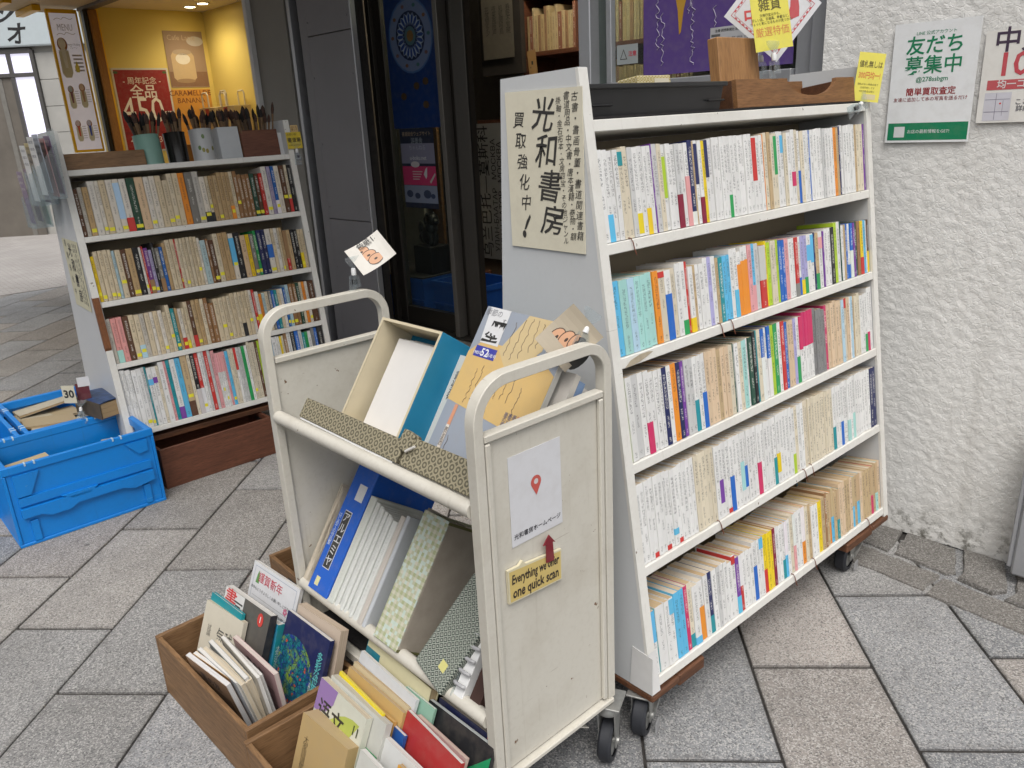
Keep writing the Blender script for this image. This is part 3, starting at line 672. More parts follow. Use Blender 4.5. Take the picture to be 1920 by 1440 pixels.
lpi = empty('unseen_ceiling_lamp', FX(1.0, 2.35, 2.799), 'warm ceiling lamp added out of view to light the inner bookshop shelves', 'lamp')  # unseen lamp, added for the warm light on the inner shelves
MB().lathe([(0.0, -0.06), (0.12, -0.055), (0.16, -0.02), (0.16, 0.0), (0.0, 0.0)], 24).build('diffuser', plain('lamp_diffuser', (1.0, 0.88, 0.66), 0.5, var=0.0, emit=6.0), lpi)
lpd = bpy.data.lights.new('unseen_ceiling_light', 'POINT'); lpd.energy = 20; lpd.color = (1.0, 0.87, 0.66); lpd.shadow_soft_size = 0.12
lpo = bpy.data.objects.new('unseen_ceiling_light', lpd); COL.objects.link(lpo); lpo.parent = lpi; lpo.matrix_basis = T(0, 0, -0.10)
# window posters
pu = tag(sheet('purple_poster', 0.60, 0.62, on_wall(0.078, 0.765, 1.515+0.31), (0.085, 0.045, 0.20)), 'purple exhibition poster with gold brushstroke in the window', 'poster')
for pts in ([(-0.185, 0.05), (-0.095, 0.05), (-0.105, -0.03), (-0.125, -0.10), (-0.135, -0.17), (-0.143, -0.18), (-0.150, -0.10), (-0.165, -0.03)], [(-0.05, 0.05), (0.05, 0.05), (0.048, -0.06), (0.03, -0.082), (-0.01, -0.078), (-0.045, -0.055)], [(-0.22, 0.31), (0.06, 0.31), (0.06, 0.045), (-0.22, 0.045)]): polypatch(pu, pts, (0.46, 0.25, 0.02), 0.0006)
rr = random.Random(5)
for x0_, ya, yb in ((-0.235, 0.0, -0.23), (-0.085, -0.04, -0.285), (-0.215, -0.10, -0.28), (0.005, -0.10, -0.17), (-0.10, 0.0, -0.12)):
    pts = []; y = ya; x = x0_
    while y > yb:
        pts.append((x+rr.uniform(-0.010, 0.010), y, 0.001)); y -= rr.uniform(0.004, 0.012)
    MB().tube(pts, 0.0013, 4).build('brush_line', M_INK, pu, color=(0.40, 0.37, 0.47))
nb = sheet('notice_block', 0.19, 0.128, T(0.082, -0.235, 0.0012), (0.42, 0.42, 0.43), parent=pu)
text(nb, '主催 読売新聞社 読売書法会', 0.0105, -0.01, 0.052, bold=0.02)
patch(nb, -0.09, -0.055, 0.034, 0.042, (0.1, 0.1, 0.1)); patch(nb, -0.09, -0.055, -0.012, -0.004, (0.1, 0.1, 0.1))
for i in range(3): text(nb, '作品部門、漢字・かな・篆刻・調和体、会場案内', 0.0068, -0.01, 0.026-0.0085*i)
text(nb, 'TEL 03-3216-8902', 0.0105, -0.035, -0.022)
for i in range(3): text(nb, '東京都千代田区大手町 読売書法展事務局', 0.0072, -0.015, -0.034-0.010*i)
wsn = tag(sheet('warning_sticker', 0.10, 0.07, on_wall(0.083, 1.215-0.07, 1.60), (0.30, 0.33, 0.33)), 'small warning sticker with triangle on the window glass', 'sticker')
polypatch(wsn, [(-0.035, -0.018), (0.0, -0.018), (-0.0175, 0.02)], (0.05, 0.05, 0.05)); polypatch(wsn, [(-0.030, -0.015), (-0.005, -0.015), (-0.0175, 0.013)], (0.3, 0.33, 0.33), 0.0006); text(wsn, '注意', 0.02, 0.025, 0.0, (0.5, 0.03, 0.06), bold=0.03)

# wall posters
ga = tag(sheet('green_poster', 0.228, 0.325, on_wall(-0.013, -0.004, 1.428), (0.80, 0.81, 0.81), M_GLOSS, thick=0.002), 'white and green recruiting poster on the stucco wall', 'poster')
GRN = (0.0, 0.20, 0.085)
patch(ga, -0.108, 0.110, -0.156, -0.108, GRN, 0.0005)
text(ga, 'LINE 公式アカウント', 0.0115, 0.0, 0.133, GRN, bold=0.01); text(ga, '友だち', 0.052, 0.0, 0.098, GRN, bold=0.035); text(ga, '募集中', 0.052, 0.0, 0.045, GRN, bold=0.025)
text(ga, '@278ssbgm', 0.0175, 0.0, 0.010, GRN, bold=0.02); text(ga, '簡単買取査定', 0.0225, 0.0, -0.024, (0.32, 0.015, 0.02), bold=0.035); text(ga, '友達に追加して本の写真を送るだけ', 0.0125, 0.0, -0.044, (0.25, 0.02, 0.03), bold=0.015)
patch(ga, -0.090, -0.060, -0.148, -0.118, (0.68, 0.69, 0.69), 0.0008); text(ga, 'お店の最新情報をGET!', 0.0115, 0.005, -0.133, (0.7, 0.72, 0.7), 0.0008, bold=0.01)
gb = tag(sheet('price_poster', 0.33, 0.235, on_wall(-0.013, -0.297, 1.432), (0.78, 0.76, 0.71), M_GLOSS, thick=0.002), 'white poster with red price figures at the right edge', 'poster')
text(gb, '中文書', 0.066, -0.045, 0.088, (0.05, 0.03, 0.06), bold=0.035); text(gb, '100円', 0.082, -0.03, 0.028, (0.55, 0.07, 0.09), bold=0.04)
patch(gb, -0.148, 0.12, -0.033, -0.008, (0.52, 0.09, 0.10), 0.0005); text(gb, '均一コーナー', 0.023, -0.055, -0.0205, (0.75, 0.72, 0.7), 0.0009, bold=0.035)
patch(gb, -0.150, -0.085, -0.112, -0.040, (0.60, 0.59, 0.64), 0.0005)
for xa, xb, ya, yb in ((-0.148, -0.088, -0.058, -0.0567), (-0.148, -0.088, -0.09, -0.0885), (-0.122, -0.1207, -0.11, -0.042), (-0.104, -0.103, -0.10, -0.06)): patch(gb, xa, xb, ya, yb, (0.25, 0.23, 0.3), 0.0008)
polypatch(gb, circ(-0.110, -0.068, 0.0025, None, 10), (0.7, 0.05, 0.05), 0.001); text(gb, 'ここから徒歩1分\n詳細は店頭まで', 0.017, -0.012, -0.075, (0.08, 0.08, 0.1), bold=0.02)
# silver folding sign stand at the right edge
sg = empty('folded_sign_stand', FX(-0.085, -0.46, 0.031) @ RY(R(4)), 'grey aluminium folded sign stand leaning at the right edge', 'sign stand')
MB().box(-0.03, 0.0, 0.0, 0.05, 0.0, 0.48, b=0.006).build('frame_post', M_ALU, sg); MB().box(-0.024, -0.006, 0.0505, 0.064, 0.02, 0.46, b=0.003).build('frame_rib', M_ALU, sg)
MB().box(-0.028, -0.002, -0.55, -0.001, 0.02, 0.06, b=0.004).build('frame_rail', M_ALU, sg); MB().box(-0.028, -0.002, -0.55, -0.001, 0.45, 0.478, b=0.004).build('frame_rail', M_ALU, sg)
MB().box(-0.018, -0.012, -0.55, -0.001, 0.061, 0.449).build('board', M_BLACK, sg)

# ------------------------------------------------------------------ yellow pudding kiosk
kio = empty('yellow_kiosk', MF, 'bright yellow kiosk interior with posters seen over the left bookcase', 'kiosk')
MB().box(-0.02, 0.99, 6.49, 6.60, 0.0, 2.40).build('end_wall', M_YELLOW, kio)
MB().box(0.98, 1.08, 3.88, 6.489, 0.0, 2.40).build('rear_wall', M_YELLOW, kio)
MB().box(0.06, 1.08, 3.88, 6.60, 2.4005, 2.48).build('ceiling', plain('kiosk_ceiling', (0.72, 0.62, 0.42), 0.7, var=0.04), kio)
MB().box(0.0, 0.97, 3.88, 6.48, 0.0, 0.03).build('floor', M_WOODTRIM, kio)
MB().box(-0.01, 0.08, 3.88, 6.40, 0.031, 0.95, b=0.004).build('counter_front', M_YELLOWTRIM, kio)
MB().box(-0.015, 0.36, 3.88, 6.40, 0.951, 0.985, b=0.004).build('counter_top', M_WOODTRIM, kio)
MB().box(-0.03, 0.10, 3.838, 3.878, 0.0, 2.6, b=0.003).build('jamb', M_WHITE, kio)
MB().box(0.10, 0.979, 3.84, 3.879, 0.0, 2.4).build('near_wall', M_YELLOW, kio)
MB().box(-0.045, -0.012, 6.43, 6.489, 0.0, 2.37, b=0.004).build('post', M_BLACK, kio); MB().box(-0.010, 0.055, 6.41, 6.487, 0.0, 2.37, b=0.004).build('post', M_WOODTRIM, kio)
MB().box(0.0555, 0.075, 6.44, 6.488, 0.0, 2.38, b=0.003).build('post', M_YELLOWTRIM, kio)
MB().box(-0.03, 0.055, 3.88, 6.60, 2.375, 2.44, b=0.003).build('head_rail', painted('dark_head_rail', (0.14, 0.12, 0.10), 0.5, 0.2), kio)
MB().box(-2.25, -0.031, 3.5, 6.9, 2.395, 2.45, b=0.004).build('canopy_soffit', plain('canopy_soffit_paint', (0.55, 0.42, 0.22), 0.6, var=0.05), kio)
MB().box(-0.66, -0.60, 6.2, 6.9, 2.36, 2.394, b=0.004).build('canopy_batten', M_YELLOWTRIM, kio)
MB().box(-0.40, -0.34, 6.45, 6.9, 2.35, 2.394, b=0.004).build('canopy_batten', M_YELLOWTRIM, kio)
aw = empty('added_shade_awning', MF, 'flat grey awning added out of view to shade the left bookcase', 'awning')  # added above the frame for the shade it casts on the left bookcase
MB().box(-2.25, -0.001, 1.05, 3.49, 2.66, 2.72, b=0.004).build('deck', M_GREYB, aw); MB().box(-2.30, -2.251, 1.05, 6.9, 2.60, 2.85, b=0.004).build('fascia', M_GREYB, aw)
M_LAMP = plain('lamp_glow', (1.0, 0.85, 0.55), 0.5, var=0.0, emit=14.0)
for off, s_ in ((0.74, 6.20), (0.75, 5.98), (0.42, 5.30), (0.42, 4.60)):  # last two are added out of view to fill the kiosk with light
    lm = empty('downlight', FX(off, s_, 2.40), 'small round lit downlight in the kiosk ceiling' + {6.20: ', left of the pair', 5.98: ', right of the pair', 5.30: ', third along the row', 4.60: ', nearest the jamb, added unseen fill'}[s_], 'lamp')
    MB().lathe([(0.0, -0.004), (0.042, -0.004), (0.042, 0.0)], 20).build('lens', M_LAMP, lm); MB().lathe([(0.043, 0.0), (0.055, 0.0), (0.055, -0.006), (0.043, -0.006)], 20).build('bezel', M_WHITE, lm)
    ld = bpy.data.lights.new('downlight_lamp', 'SPOT'); ld.energy = 13; ld.spot_size = R(150); ld.spot_blend = 1.0; ld.color = (1.0, 0.87, 0.66); ld.shadow_soft_size = 0.15
    lo = bpy.data.objects.new('downlight_lamp', ld); COL.objects.link(lo); lo.parent = lm; lo.matrix_basis = T(0, 0, -0.02)
def on_end(off, z, d=0.003): return FX(off, 6.489-d, z) @ Matrix(((1, 0, 0, 0), (0, 0, -1, 0), (0, 1, 0, 0), (0, 0, 0, 1)))
rp = tag(sheet('red_price_poster', 0.475, 0.68, on_end(0.342, 1.60), (0.62, 0.58, 0.5)), 'red anniversary price poster inside the yellow kiosk', 'poster')
patch(rp, -0.222, 0.222, -0.325, 0.325, (0.28, 0.012, 0.012))
text(rp, '- 周年記念 -', 0.062, 0, 0.235, (0.75, 0.65, 0.5), 0.0009, bold=0.01); text(rp, '全品', 0.115, 0, 0.145, (0.8, 0.72, 0.6), 0.0009, bold=0.03); text(rp, '450', 0.27, -0.03, -0.01, (0.85, 0.78, 0.65), 0.0009, sy=1.1, sx=0.9); text(rp, '円', 0.08, 0.185, -0.05, (0.8, 0.72, 0.6), 0.0009, bold=0.02)
text(rp, '4/19 - 4/30', 0.07, -0.03, -0.245, (0.8, 0.72, 0.6), 0.0009); patch(rp, -0.222, 0.222, -0.19, -0.17, (0.22, 0.01, 0.01), 0.0007)
for x in (-0.205, 0.205): polypatch(rp, circ(x, 0.305, 0.02, 0.012, 6), (0.06, 0.10, 0.02), 0.0009)
cl = tag(sheet('latte_poster', 0.35, 0.46, on_end(0.765, 2.01), (0.34, 0.23, 0.15)), 'brown poster of a latte pudding in a glass jar', 'poster')
text(cl, 'Cafe Latte', 0.06, -0.02, 0.175, (0.55, 0.42, 0.28), 0.0009)
patch(cl, -0.17, 0.17, -0.22, -0.10, (0.24, 0.13, 0.075)); polypatch(cl, circ(0.10, 0.15, 0.075, 0.04), (0.55, 0.5, 0.45), 0.0006)
polypatch(cl, [(-0.115, 0.06), (0.05, 0.06), (0.07, 0.03), (0.07, -0.15), (0.03, -0.185), (-0.10, -0.185), (-0.135, -0.15), (-0.135, 0.03)], (0.55, 0.40, 0.22), 0.0008); polypatch(cl, circ(-0.032, 0.06, 0.083, 0.024), (0.42, 0.32, 0.22), 0.0010); polypatch(cl, circ(-0.032, 0.005, 0.065, 0.045), (0.72, 0.66, 0.55), 0.0010); polypatch(cl, circ(-0.032, -0.175, 0.085, 0.018), (0.34, 0.22, 0.12), 0.0009)
cb = tag(sheet('banana_poster', 0.355, 0.46, on_end(0.758, 1.535), (0.62, 0.28, 0.04)), 'orange poster with brown banana lettering below the latte poster', 'poster')
text(cb, 'CARAMELLDE\nBANANA', 0.062, -0.01, 0.165, (0.20, 0.06, 0.015), 0.0009, bold=0.02)
for i in range(5): polypatch(cb, circ(-0.08+0.04*i, -0.02-0.02*i, 0.055, 0.03, 14), (0.50, 0.20+0.03*i, 0.05), 0.0006+0.0001*i)
mbd = empty('menu_board', on_end(-0.19, 1.84, 0.02), 'white lit menu board of dessert cups in a yellow frame', 'menu board')
MB().box(-0.115, 0.115, -0.55, 0.53, -0.03, 0.0, b=0.003).build('board', M_YELLOWTRIM, mbd)
pl_ = sheet('menu_sheet', 0.196, 1.03, T(0.0, -0.015, 0.0015), (0.72, 0.73, 0.84), plain('lightbox_sheet', (0.74, 0.72, 0.80), 0.4, var=0.02, emit=0.13), parent=mbd, thick=0.001)
text(pl_, 'MENU', 0.07, 0.0, 0.41, (0.40, 0.37, 0.42), sx=0.6)
for yy in (0.465, 0.355):
    MB().tube([(-0.07+0.14*i/10, yy+0.010*math.sin(i*0.9)*(1 if i < 5 else -1)+0.002*i, 0.001) for i in range(11)], 0.0016, 4).build('flourish', M_INK, pl_, color=(0.25, 0.16, 0.08))
text(pl_, "Tommy's Pudding\nプレーン", 0.024, 0.035, 0.275, (0.25, 0.22, 0.25), 0.0009, sx=0.6)
for i in range(5): patch(pl_, 0.012+0.004*(i % 2), 0.085, 0.20-0.028*i, 0.213-0.028*i, (0.45, 0.43, 0.47), 0.0009)
def cup(cx, cy, sc_, c1, c2):
    polypatch(pl_, circ(cx, cy+0.06*sc_, 0.026*sc_, 0.035*sc_, 18), (0.32, 0.13, 0.05), 0.0008)
    polypatch(pl_, circ(cx-0.002, cy+0.065*sc_, 0.019*sc_, 0.028*sc_, 18), c1, 0.001)
    polypatch(pl_, [(cx-0.025*sc_, cy+0.03*sc_), (cx+0.025*sc_, cy+0.03*sc_), (cx+0.028*sc_, cy-0.085*sc_), (cx+0.015*sc_, cy-0.11*sc_), (cx-0.015*sc_, cy-0.11*sc_), (cx-0.028*sc_, cy-0.085*sc_)], (0.60, 0.58, 0.44), 0.0009)
    polypatch(pl_, [(cx-0.012*sc_, cy+0.04*sc_), (cx+0.012*sc_, cy+0.04*sc_), (cx+0.008*sc_, cy-0.06*sc_), (cx-0.006*sc_, cy-0.06*sc_)], c2, 0.0011)
cup(-0.045, 0.20, 1.45, (0.72, 0.70, 0.68), (0.70, 0.70, 0.66))
cup(-0.052, -0.10, 0.85, (0.40, 0.45, 0.48), (0.22, 0.10, 0.12)); cup(0.035, -0.09, 0.9, (0.65, 0.48, 0.36), (0.42, 0.25, 0.15)); cup(-0.052, -0.36, 0.8, (0.62, 0.5, 0.52), (0.55, 0.10, 0.05)); cup(0.035, -0.36, 0.8, (0.5, 0.5, 0.65), (0.03, 0.08, 0.45))
for cx, cy in ((-0.012, -0.06), (0.075, -0.05), (-0.012, -0.33), (0.075, -0.33)):
    for i in range(6): patch(pl_, cx-0.014, cx+0.014, cy-0.018*i-0.005, cy-0.018*i, (0.47, 0.45, 0.5), 0.0009)
ylw = polypatch(pl_, [(0.015, 0.115), (0.035, 0.165), (0.05, 0.11), (0.045, 0.08), (0.02, 0.08)], (0.70, 0.62, 0.12), 0.0012)
def bag(off, s_, label):
    o = empty('paper_bag', FX(off, s_, 1.30), label, 'bag')
    MB().box(-0.08, 0.08, -0.15, 0.15, 0.0, 0.30, b=0.004).build('body', plain('kraft_bag', (0.62, 0.46, 0.20), 0.8, var=0.08), o)
    for x in (-0.081, 0.081): MB().tube([(x, -0.055, 0.30), (x, -0.055, 0.40), (x, -0.04, 0.42), (x, 0.04, 0.42), (x, 0.055, 0.40), (x, 0.055, 0.30)], 0.007, 6).build('handle', plain('bag_handle', (0.66, 0.58, 0.42), 0.8), o)
    MB().box(-0.0815, -0.0805, -0.04, 0.03, 0.19, 0.29).build('label', plain('bag_label_red', (0.42, 0.05, 0.03), 0.6), o)
bag(0.86, 6.28, 'kraft paper bag with red label by the kiosk corner'); bag(0.86, 5.93, 'kraft paper bag with red label next to the white jamb')
tag(MB().box(0.62, 0.978, 5.5, 6.485, 0.0305, 1.299, b=0.004).build('back_counter', M_WOODTRIM, None, MF), 'back counter holding the kraft bags in the kiosk', 'counter')

# ------------------------------------------------------------------ unseen building added behind the viewer to block low sky light
opp = empty('added_opposite_building', MF @ T(-17.0, 0, 0), 'grey building added behind the viewer to block low sky light', 'building')
MB().box(-6, 0, -9, 16, 0, 9.2).build('wall', plain('opposite_wall', (0.38, 0.36, 0.33), 0.8, var=0.1, scale=1), opp)
for fl_ in range(2):
    for k_ in range(9): MB().box(0.001, 0.05, -8.4+2.7*k_, -6.6+2.7*k_, 1.0+3.2*fl_, 2.6+3.2*fl_).build('window', plain('opposite_window', (0.05, 0.06, 0.07), 0.2), opp)
# ------------------------------------------------------------------ far building across the street
MB_ = T(2.0, 14.8, 0) @ RZ(R(-38))
far = empty('far_building', MB_, 'distant grey tiled building with frosted windows and brush-lettered sign', 'building')
MB().box(-6, 8, 0.0, 4, 0.0, 6.0).build('wall', plain('far_wall_tile', (0.38, 0.37, 0.34), 0.7, var=0.06), far)
for i in range(7):
    for j in range(9):
        if 0.02+0.42*i > 2.55: continue
        MB().box(1.16+0.6*j, 1.752+0.6*j, -0.025, -0.001, 0.02+0.372*i, 0.384+0.372*i, b=0.003).build('wall_tile', plain('far_tile', (0.42, 0.41, 0.38), 0.6, var=0.12, scale=2), far)
MB().box(-4.0, 6.0, -0.12, -0.03, 2.70, 4.2, b=0.01).build('sign_panel', plain('far_sign_grey', (0.50, 0.56, 0.58), 0.5, var=0.03), far)
sgn = bpy.data.objects.new('sign_face', None); COL.objects.link(sgn); sgn.parent = far; sgn.matrix_basis = T(0.93, -0.125, 3.12) @ RX(math.pi/2)
sgn2 = MB().box(-0.5, 0.55, -0.4, 1.0, -0.003, 0.0).build('sign_face_plate', plain('far_sign_grey', (0.50, 0.56, 0.58), 0.5), far, sgn.matrix_basis)
bpy.data.objects.remove(sgn)
text(sgn2, 'ジ', 0.31, 0.0, 0.02, (0.01, 0.01, 0.012), bold=0.06, shear=0.15, hand=0.08); text(sgn2, 'オ', 0.31, 0.08, -0.275, (0.01, 0.01, 0.012), bold=0.06, shear=0.15, hand=0.08); text(sgn2, 'ラ', 0.31, -0.08, 0.33, (0.01, 0.01, 0.012), bold=0.06, shear=0.15, hand=0.08)
fwn = MB()
for x in (-1.0, -0.1, 0.79, 1.13): fwn.box(x-0.025, x+0.025, -0.07, 0.0, 0.9, 2.66)
fwn.box(-1.0, 1.13, -0.075, -0.0, 2.62, 2.68); fwn.box(-1.0, 1.13, -0.075, 0.0, 2.30, 2.35)
fwn.build('window_frame', plain('far_window_frame', (0.09, 0.085, 0.08), 0.5), far)
M_FROST = plain('emissive_frosted_pane', (0.75, 0.74, 0.88), 0.5, var=0.03, emit=0.55)  # frosted panes with emission in the material
for xa, xb in ((-0.97, -0.13), (-0.07, 0.76), (0.82, 1.10)):
    MB().box(xa, xb, -0.04, -0.03, 2.355, 2.615).build('pane', M_FROST, far)
MB().box(0.82, 1.10, -0.04, -0.03, 0.92, 2.295).build('pane', M_FROST, far)
MB().box(-0.97, 0.76, -0.045, -0.035, 0.0, 2.295).build('doorway', plain('far_door_dark', (0.17, 0.15, 0.125), 0.6, var=0.2, scale=2), far)
MB().box(0.55, 0.62, -0.055, -0.046, 0.0, 2.29).build('door_post', plain('far_post', (0.2, 0.19, 0.17), 0.6), far)
fr_ = empty('far_sign_rack', MB_ @ T(0.15, -3.6, 0), 'white notice boards with red lettering far across the street', 'notice board')
MB().box(-0.6, 0.05, -0.02, 0.0, 0.75, 1.42, b=0.004).build('board', M_WHITE, fr_); MB().box(0.08, 0.55, -0.02, 0.0, 0.72, 1.40, b=0.004).build('board', M_WHITE, fr_)
for x in (-0.5, 0.45): MB().box(x-0.02, x+0.02, 0.001, 0.03, 0.0, 1.4).build('leg', M_STEEL, fr_)
fsh = sheet('board_face', 0.6, 0.6, T(-0.27, -0.0215, 1.08) @ RX(math.pi/2), (0.7, 0.7, 0.7), parent=fr_); patch(fsh, -0.2, 0.28, -0.20, -0.06, (0.55, 0.03, 0.04)); text(fsh, 'OK', 0.14, 0.12, -0.13, (0.8, 0.8, 0.8), 0.001, bold=0.03); text(fsh, 'キャッシュレス', 0.08, 0.0, 0.12, (0.5, 0.05, 0.06))
frb = tag(MB().box(-0.7, 0.9, -0.25, 0.1, 0.0, 0.62, b=0.01).build('far_stall', plain('dark_stall', (0.05, 0.045, 0.045), 0.6), None, MB_ @ T(0.0, -3.4, 0)), 'low dark stall far across the street behind notice boards', 'stall')

# ------------------------------------------------------------------ books
CC = {'w': ((0.74, 0.735, 0.715), 'white'), 'c': ((0.66, 0.59, 0.455), 'cream'), 'e': ((0.50, 0.37, 0.21), 'beige'), 't': ((0.30, 0.165, 0.075), 'tan'), 'g': ((0.55, 0.55, 0.54), 'pale grey'),
      'G': ((0.22, 0.22, 0.22), 'grey'), 'k': ((0.015, 0.015, 0.018), 'black'), 'n': ((0.015, 0.022, 0.10), 'navy'), 'b': ((0.015, 0.13, 0.50), 'blue'), 's': ((0.11, 0.46, 0.72), 'sky blue'),
      'l': ((0.42, 0.60, 0.72), 'pale blue'), 'q': ((0.015, 0.27, 0.31), 'teal'), 'm': ((0.36, 0.64, 0.60), 'mint'), 'y': ((0.78, 0.58, 0.015), 'yellow'), 'o': ((0.78, 0.27, 0.025), 'orange'),
      'r': ((0.55, 0.035, 0.03), 'red'), 'R': ((0.22, 0.012, 0.04), 'maroon'), 'p': ((0.72, 0.34, 0.35), 'pink'), 'P': ((0.18, 0.05, 0.32), 'purple'), 'v': ((0.40, 0.38, 0.64), 'lavender'),
      'L': ((0.42, 0.60, 0.03), 'lime'), 'E': ((0.02, 0.32, 0.09), 'green'), 'D': ((0.02, 0.075, 0.05), 'dark green'), 'B': ((0.11, 0.05, 0.025), 'brown'), 'a': ((0.66, 0.50, 0.34), 'sand'), 'K': ((0.58, 0.03, 0.13), 'crimson')}
def lum(c): return 0.3*c[0] + 0.59*c[1] + 0.11*c[2]
def ushape(t, d, e, c):
    return [(0, d), (0, c), (c*0.35, c*0.3), (c, 0), (t-c, 0), (t-c*0.35, c*0.3), (t, c), (t, d), (t-e, d), (t-e, e), (e, e), (e, d)]
def book(name, t, d, h, cov, page, M, parent=None, ink=None, glyph=None, mat=None, rnd=random, hard=False, band=None, sticker=None, ribbon=False):
    e = 0.0022 if hard else 0.0008
    poly = ushape(t, d, e, min(0.0035 if hard else 0.0016, t*0.3)); n_ = len(poly)
    vs = [(x, y, 0) for x, y in poly] + [(x, y, h) for x, y in poly]
    fs = [list(range(n_))[::-1], list(range(n_, 2*n_))] + [(i, (i+1) % n_, n_+(i+1) % n_, n_+i) for i in range(n_)]
    me = bpy.data.meshes.new(name); me.from_pydata(vs, [], fs); me.materials.append(mat or M_SPINE)
    uvl = me.uv_layers.new(name='UVMap')
    for p in me.polygons:
        spine = 2 <= p.index-0 and (p.index-2) in (2, 3, 4)
        for li in p.loop_indices:
            v = me.vertices[me.loops[li].vertex_index].co
            uvl.data[li].uv = (v.x - t/2, v.z/h) if spine else (5.0, 5.0)
    bm = bmesh.new(); bm.from_mesh(me); bmesh.ops.recalc_face_normals(bm, faces=bm.faces); bm.to_mesh(me); bm.free()
    o = bpy.data.objects.new(name, me); COL.objects.link(o); o.color = (*cov, 1); o.matrix_basis = M
    if parent: o.parent = parent
    L_ = lum(cov)
    o['ink'] = list(ink) if ink else ([0.85, 0.83, 0.75] if L_ < 0.20 else [0.03, 0.03, 0.035])
    o['glyph'] = float(glyph or min(0.0092, max(0.004, t*rnd.uniform(0.5, 0.72)))); o['tall'] = float(h)
    iz = 0.003 if hard else 0.0004
    pg = MB(); pg.box(e, t-e, e+0.0002, d-(0.004 if hard else 0.0008), iz, h-iz-0.0004)
    pg.build('page_block', M_PAGE, o, color=page)
    if band:
        bc, za, zb = band; k = 0.0005
        bp = [(x-k if x < t/2 else x+k, y-k if y < d*0.5 else y) for x, y in ushape(t, d*0.96, 0.0, 0.0015)[:8]] + [(t, d*0.96), (t, 0.0), (0, 0.0), (0, d*0.96)]
        bb = MB(); bb.prism(bp, za*h-0.0002, min(zb*h, h)+0.0002)
        ob = bb.build('paper_band', M_COL, o, color=bc)
    if sticker is not None:
        ss = MB(); zc = sticker*h; ss.box(t*0.08, t*0.92, -0.0006, 0.0002, zc, zc+0.014)
        ss.build('price_sticker', M_COL, o, color=(0.80, 0.72, 0.03))
    if ribbon:
        x = t*0.5; pts = [(x, 0.001, 0.002), (x, -0.007, 0.001), (x+0.001, -0.0105, -0.008), (x+0.003, -0.011, -0.022), (x+0.006, -0.0125, -0.034)]
        MB().tube(pts, 0.0013, 5).build('bookmark_ribbon', M_INK, o, color=(0.16, 0.05, 0.025))
    return o
ORD = lambda n_: '%d%s' % (n_, 'th' if 10 <= n_ % 100 <= 20 else {1: 'st', 2: 'nd', 3: 'rd'}.get(n_ % 10, 'th'))
def parse(s):
    out = []
    for tk in s.split():
        m_ = re.match(r'([a-zA-Z])(\d+)(?:/([a-zA-Z])(\d+)-(\d+))?(?:\*(\d+))?$', tk)
        c, th, bc, b0, b1, rep = m_.groups()
        out += [(c, int(th), (bc, int(b0)/100, int(b1)/100) if bc else None)]*int(rep or 1)
    return out
def fill_row(case_M, x0, x1, zf, yf, alpha, spec, hh, dd, rowname, where, seed, pagecol, hard=False, stickers=False, thing='paperback', hvar=0.006, grp=''):
    rnd = random.Random(seed); toks = parse(spec)
    tot = sum(t for _, t, _ in toks); gap = 0.0008
    k = (x1 - x0 - gap*len(toks))/tot
    x = x0; hcur = hh
    for i, (c, th, band) in enumerate(toks):
        t = th*k
        if rnd.random() < 0.30: hcur = hh + rnd.uniform(-hvar, hvar)
        h = hcur + rnd.uniform(-0.001, 0.001)
        col, cn = CC[c]; g_ = rnd.uniform(0.93, 1.05); col = tuple(min(0.85, v*g_) for v in col)
        if hard: ag = rnd.uniform(0.55, 1.0); col = (col[0]*(0.80+0.12*ag), col[1]*(0.66+0.22*ag), col[2]*(0.46+0.36*ag))
        p = pagecol[rnd.randrange(len(pagecol))]
        d = dd + rnd.uniform(-0.006, 0.004)
        M = case_M @ T(x, yf + 0.005 + abs(rnd.gauss(0, 0.0018)), zf) @ RX(-alpha) @ T(0, 0, 0.0006) @ RY(rnd.gauss(0, 0.0025))
        bd = (tuple(v*rnd.uniform(0.95, 1.05) for v in CC[band[0]][0]), band[1], band[2]) if band else None
        o = book(thing if thing != 'paperback' else 'paperback_book', t, d, h, col, p, M, rnd=rnd, hard=hard, band=bd, sticker=(rnd.choice([0.05, 0.07, 0.09, 0.13, 0.3]) if stickers and rnd.random() < 0.38 else None),
                 mat=M_SPINE_MATT if (hard or c in 'ceta') else M_SPINE, ribbon=(not hard and rnd.random() < 0.02))
        lab = '%s %s%s, %s from left, %s of %s' % (cn, thing.replace('_', ' '), (' with %s band' % CC[band[0]][1]) if band else '', ORD(i+1), rowname, where)
        tag(o, lab, 'book', grp)
        x += t + gap

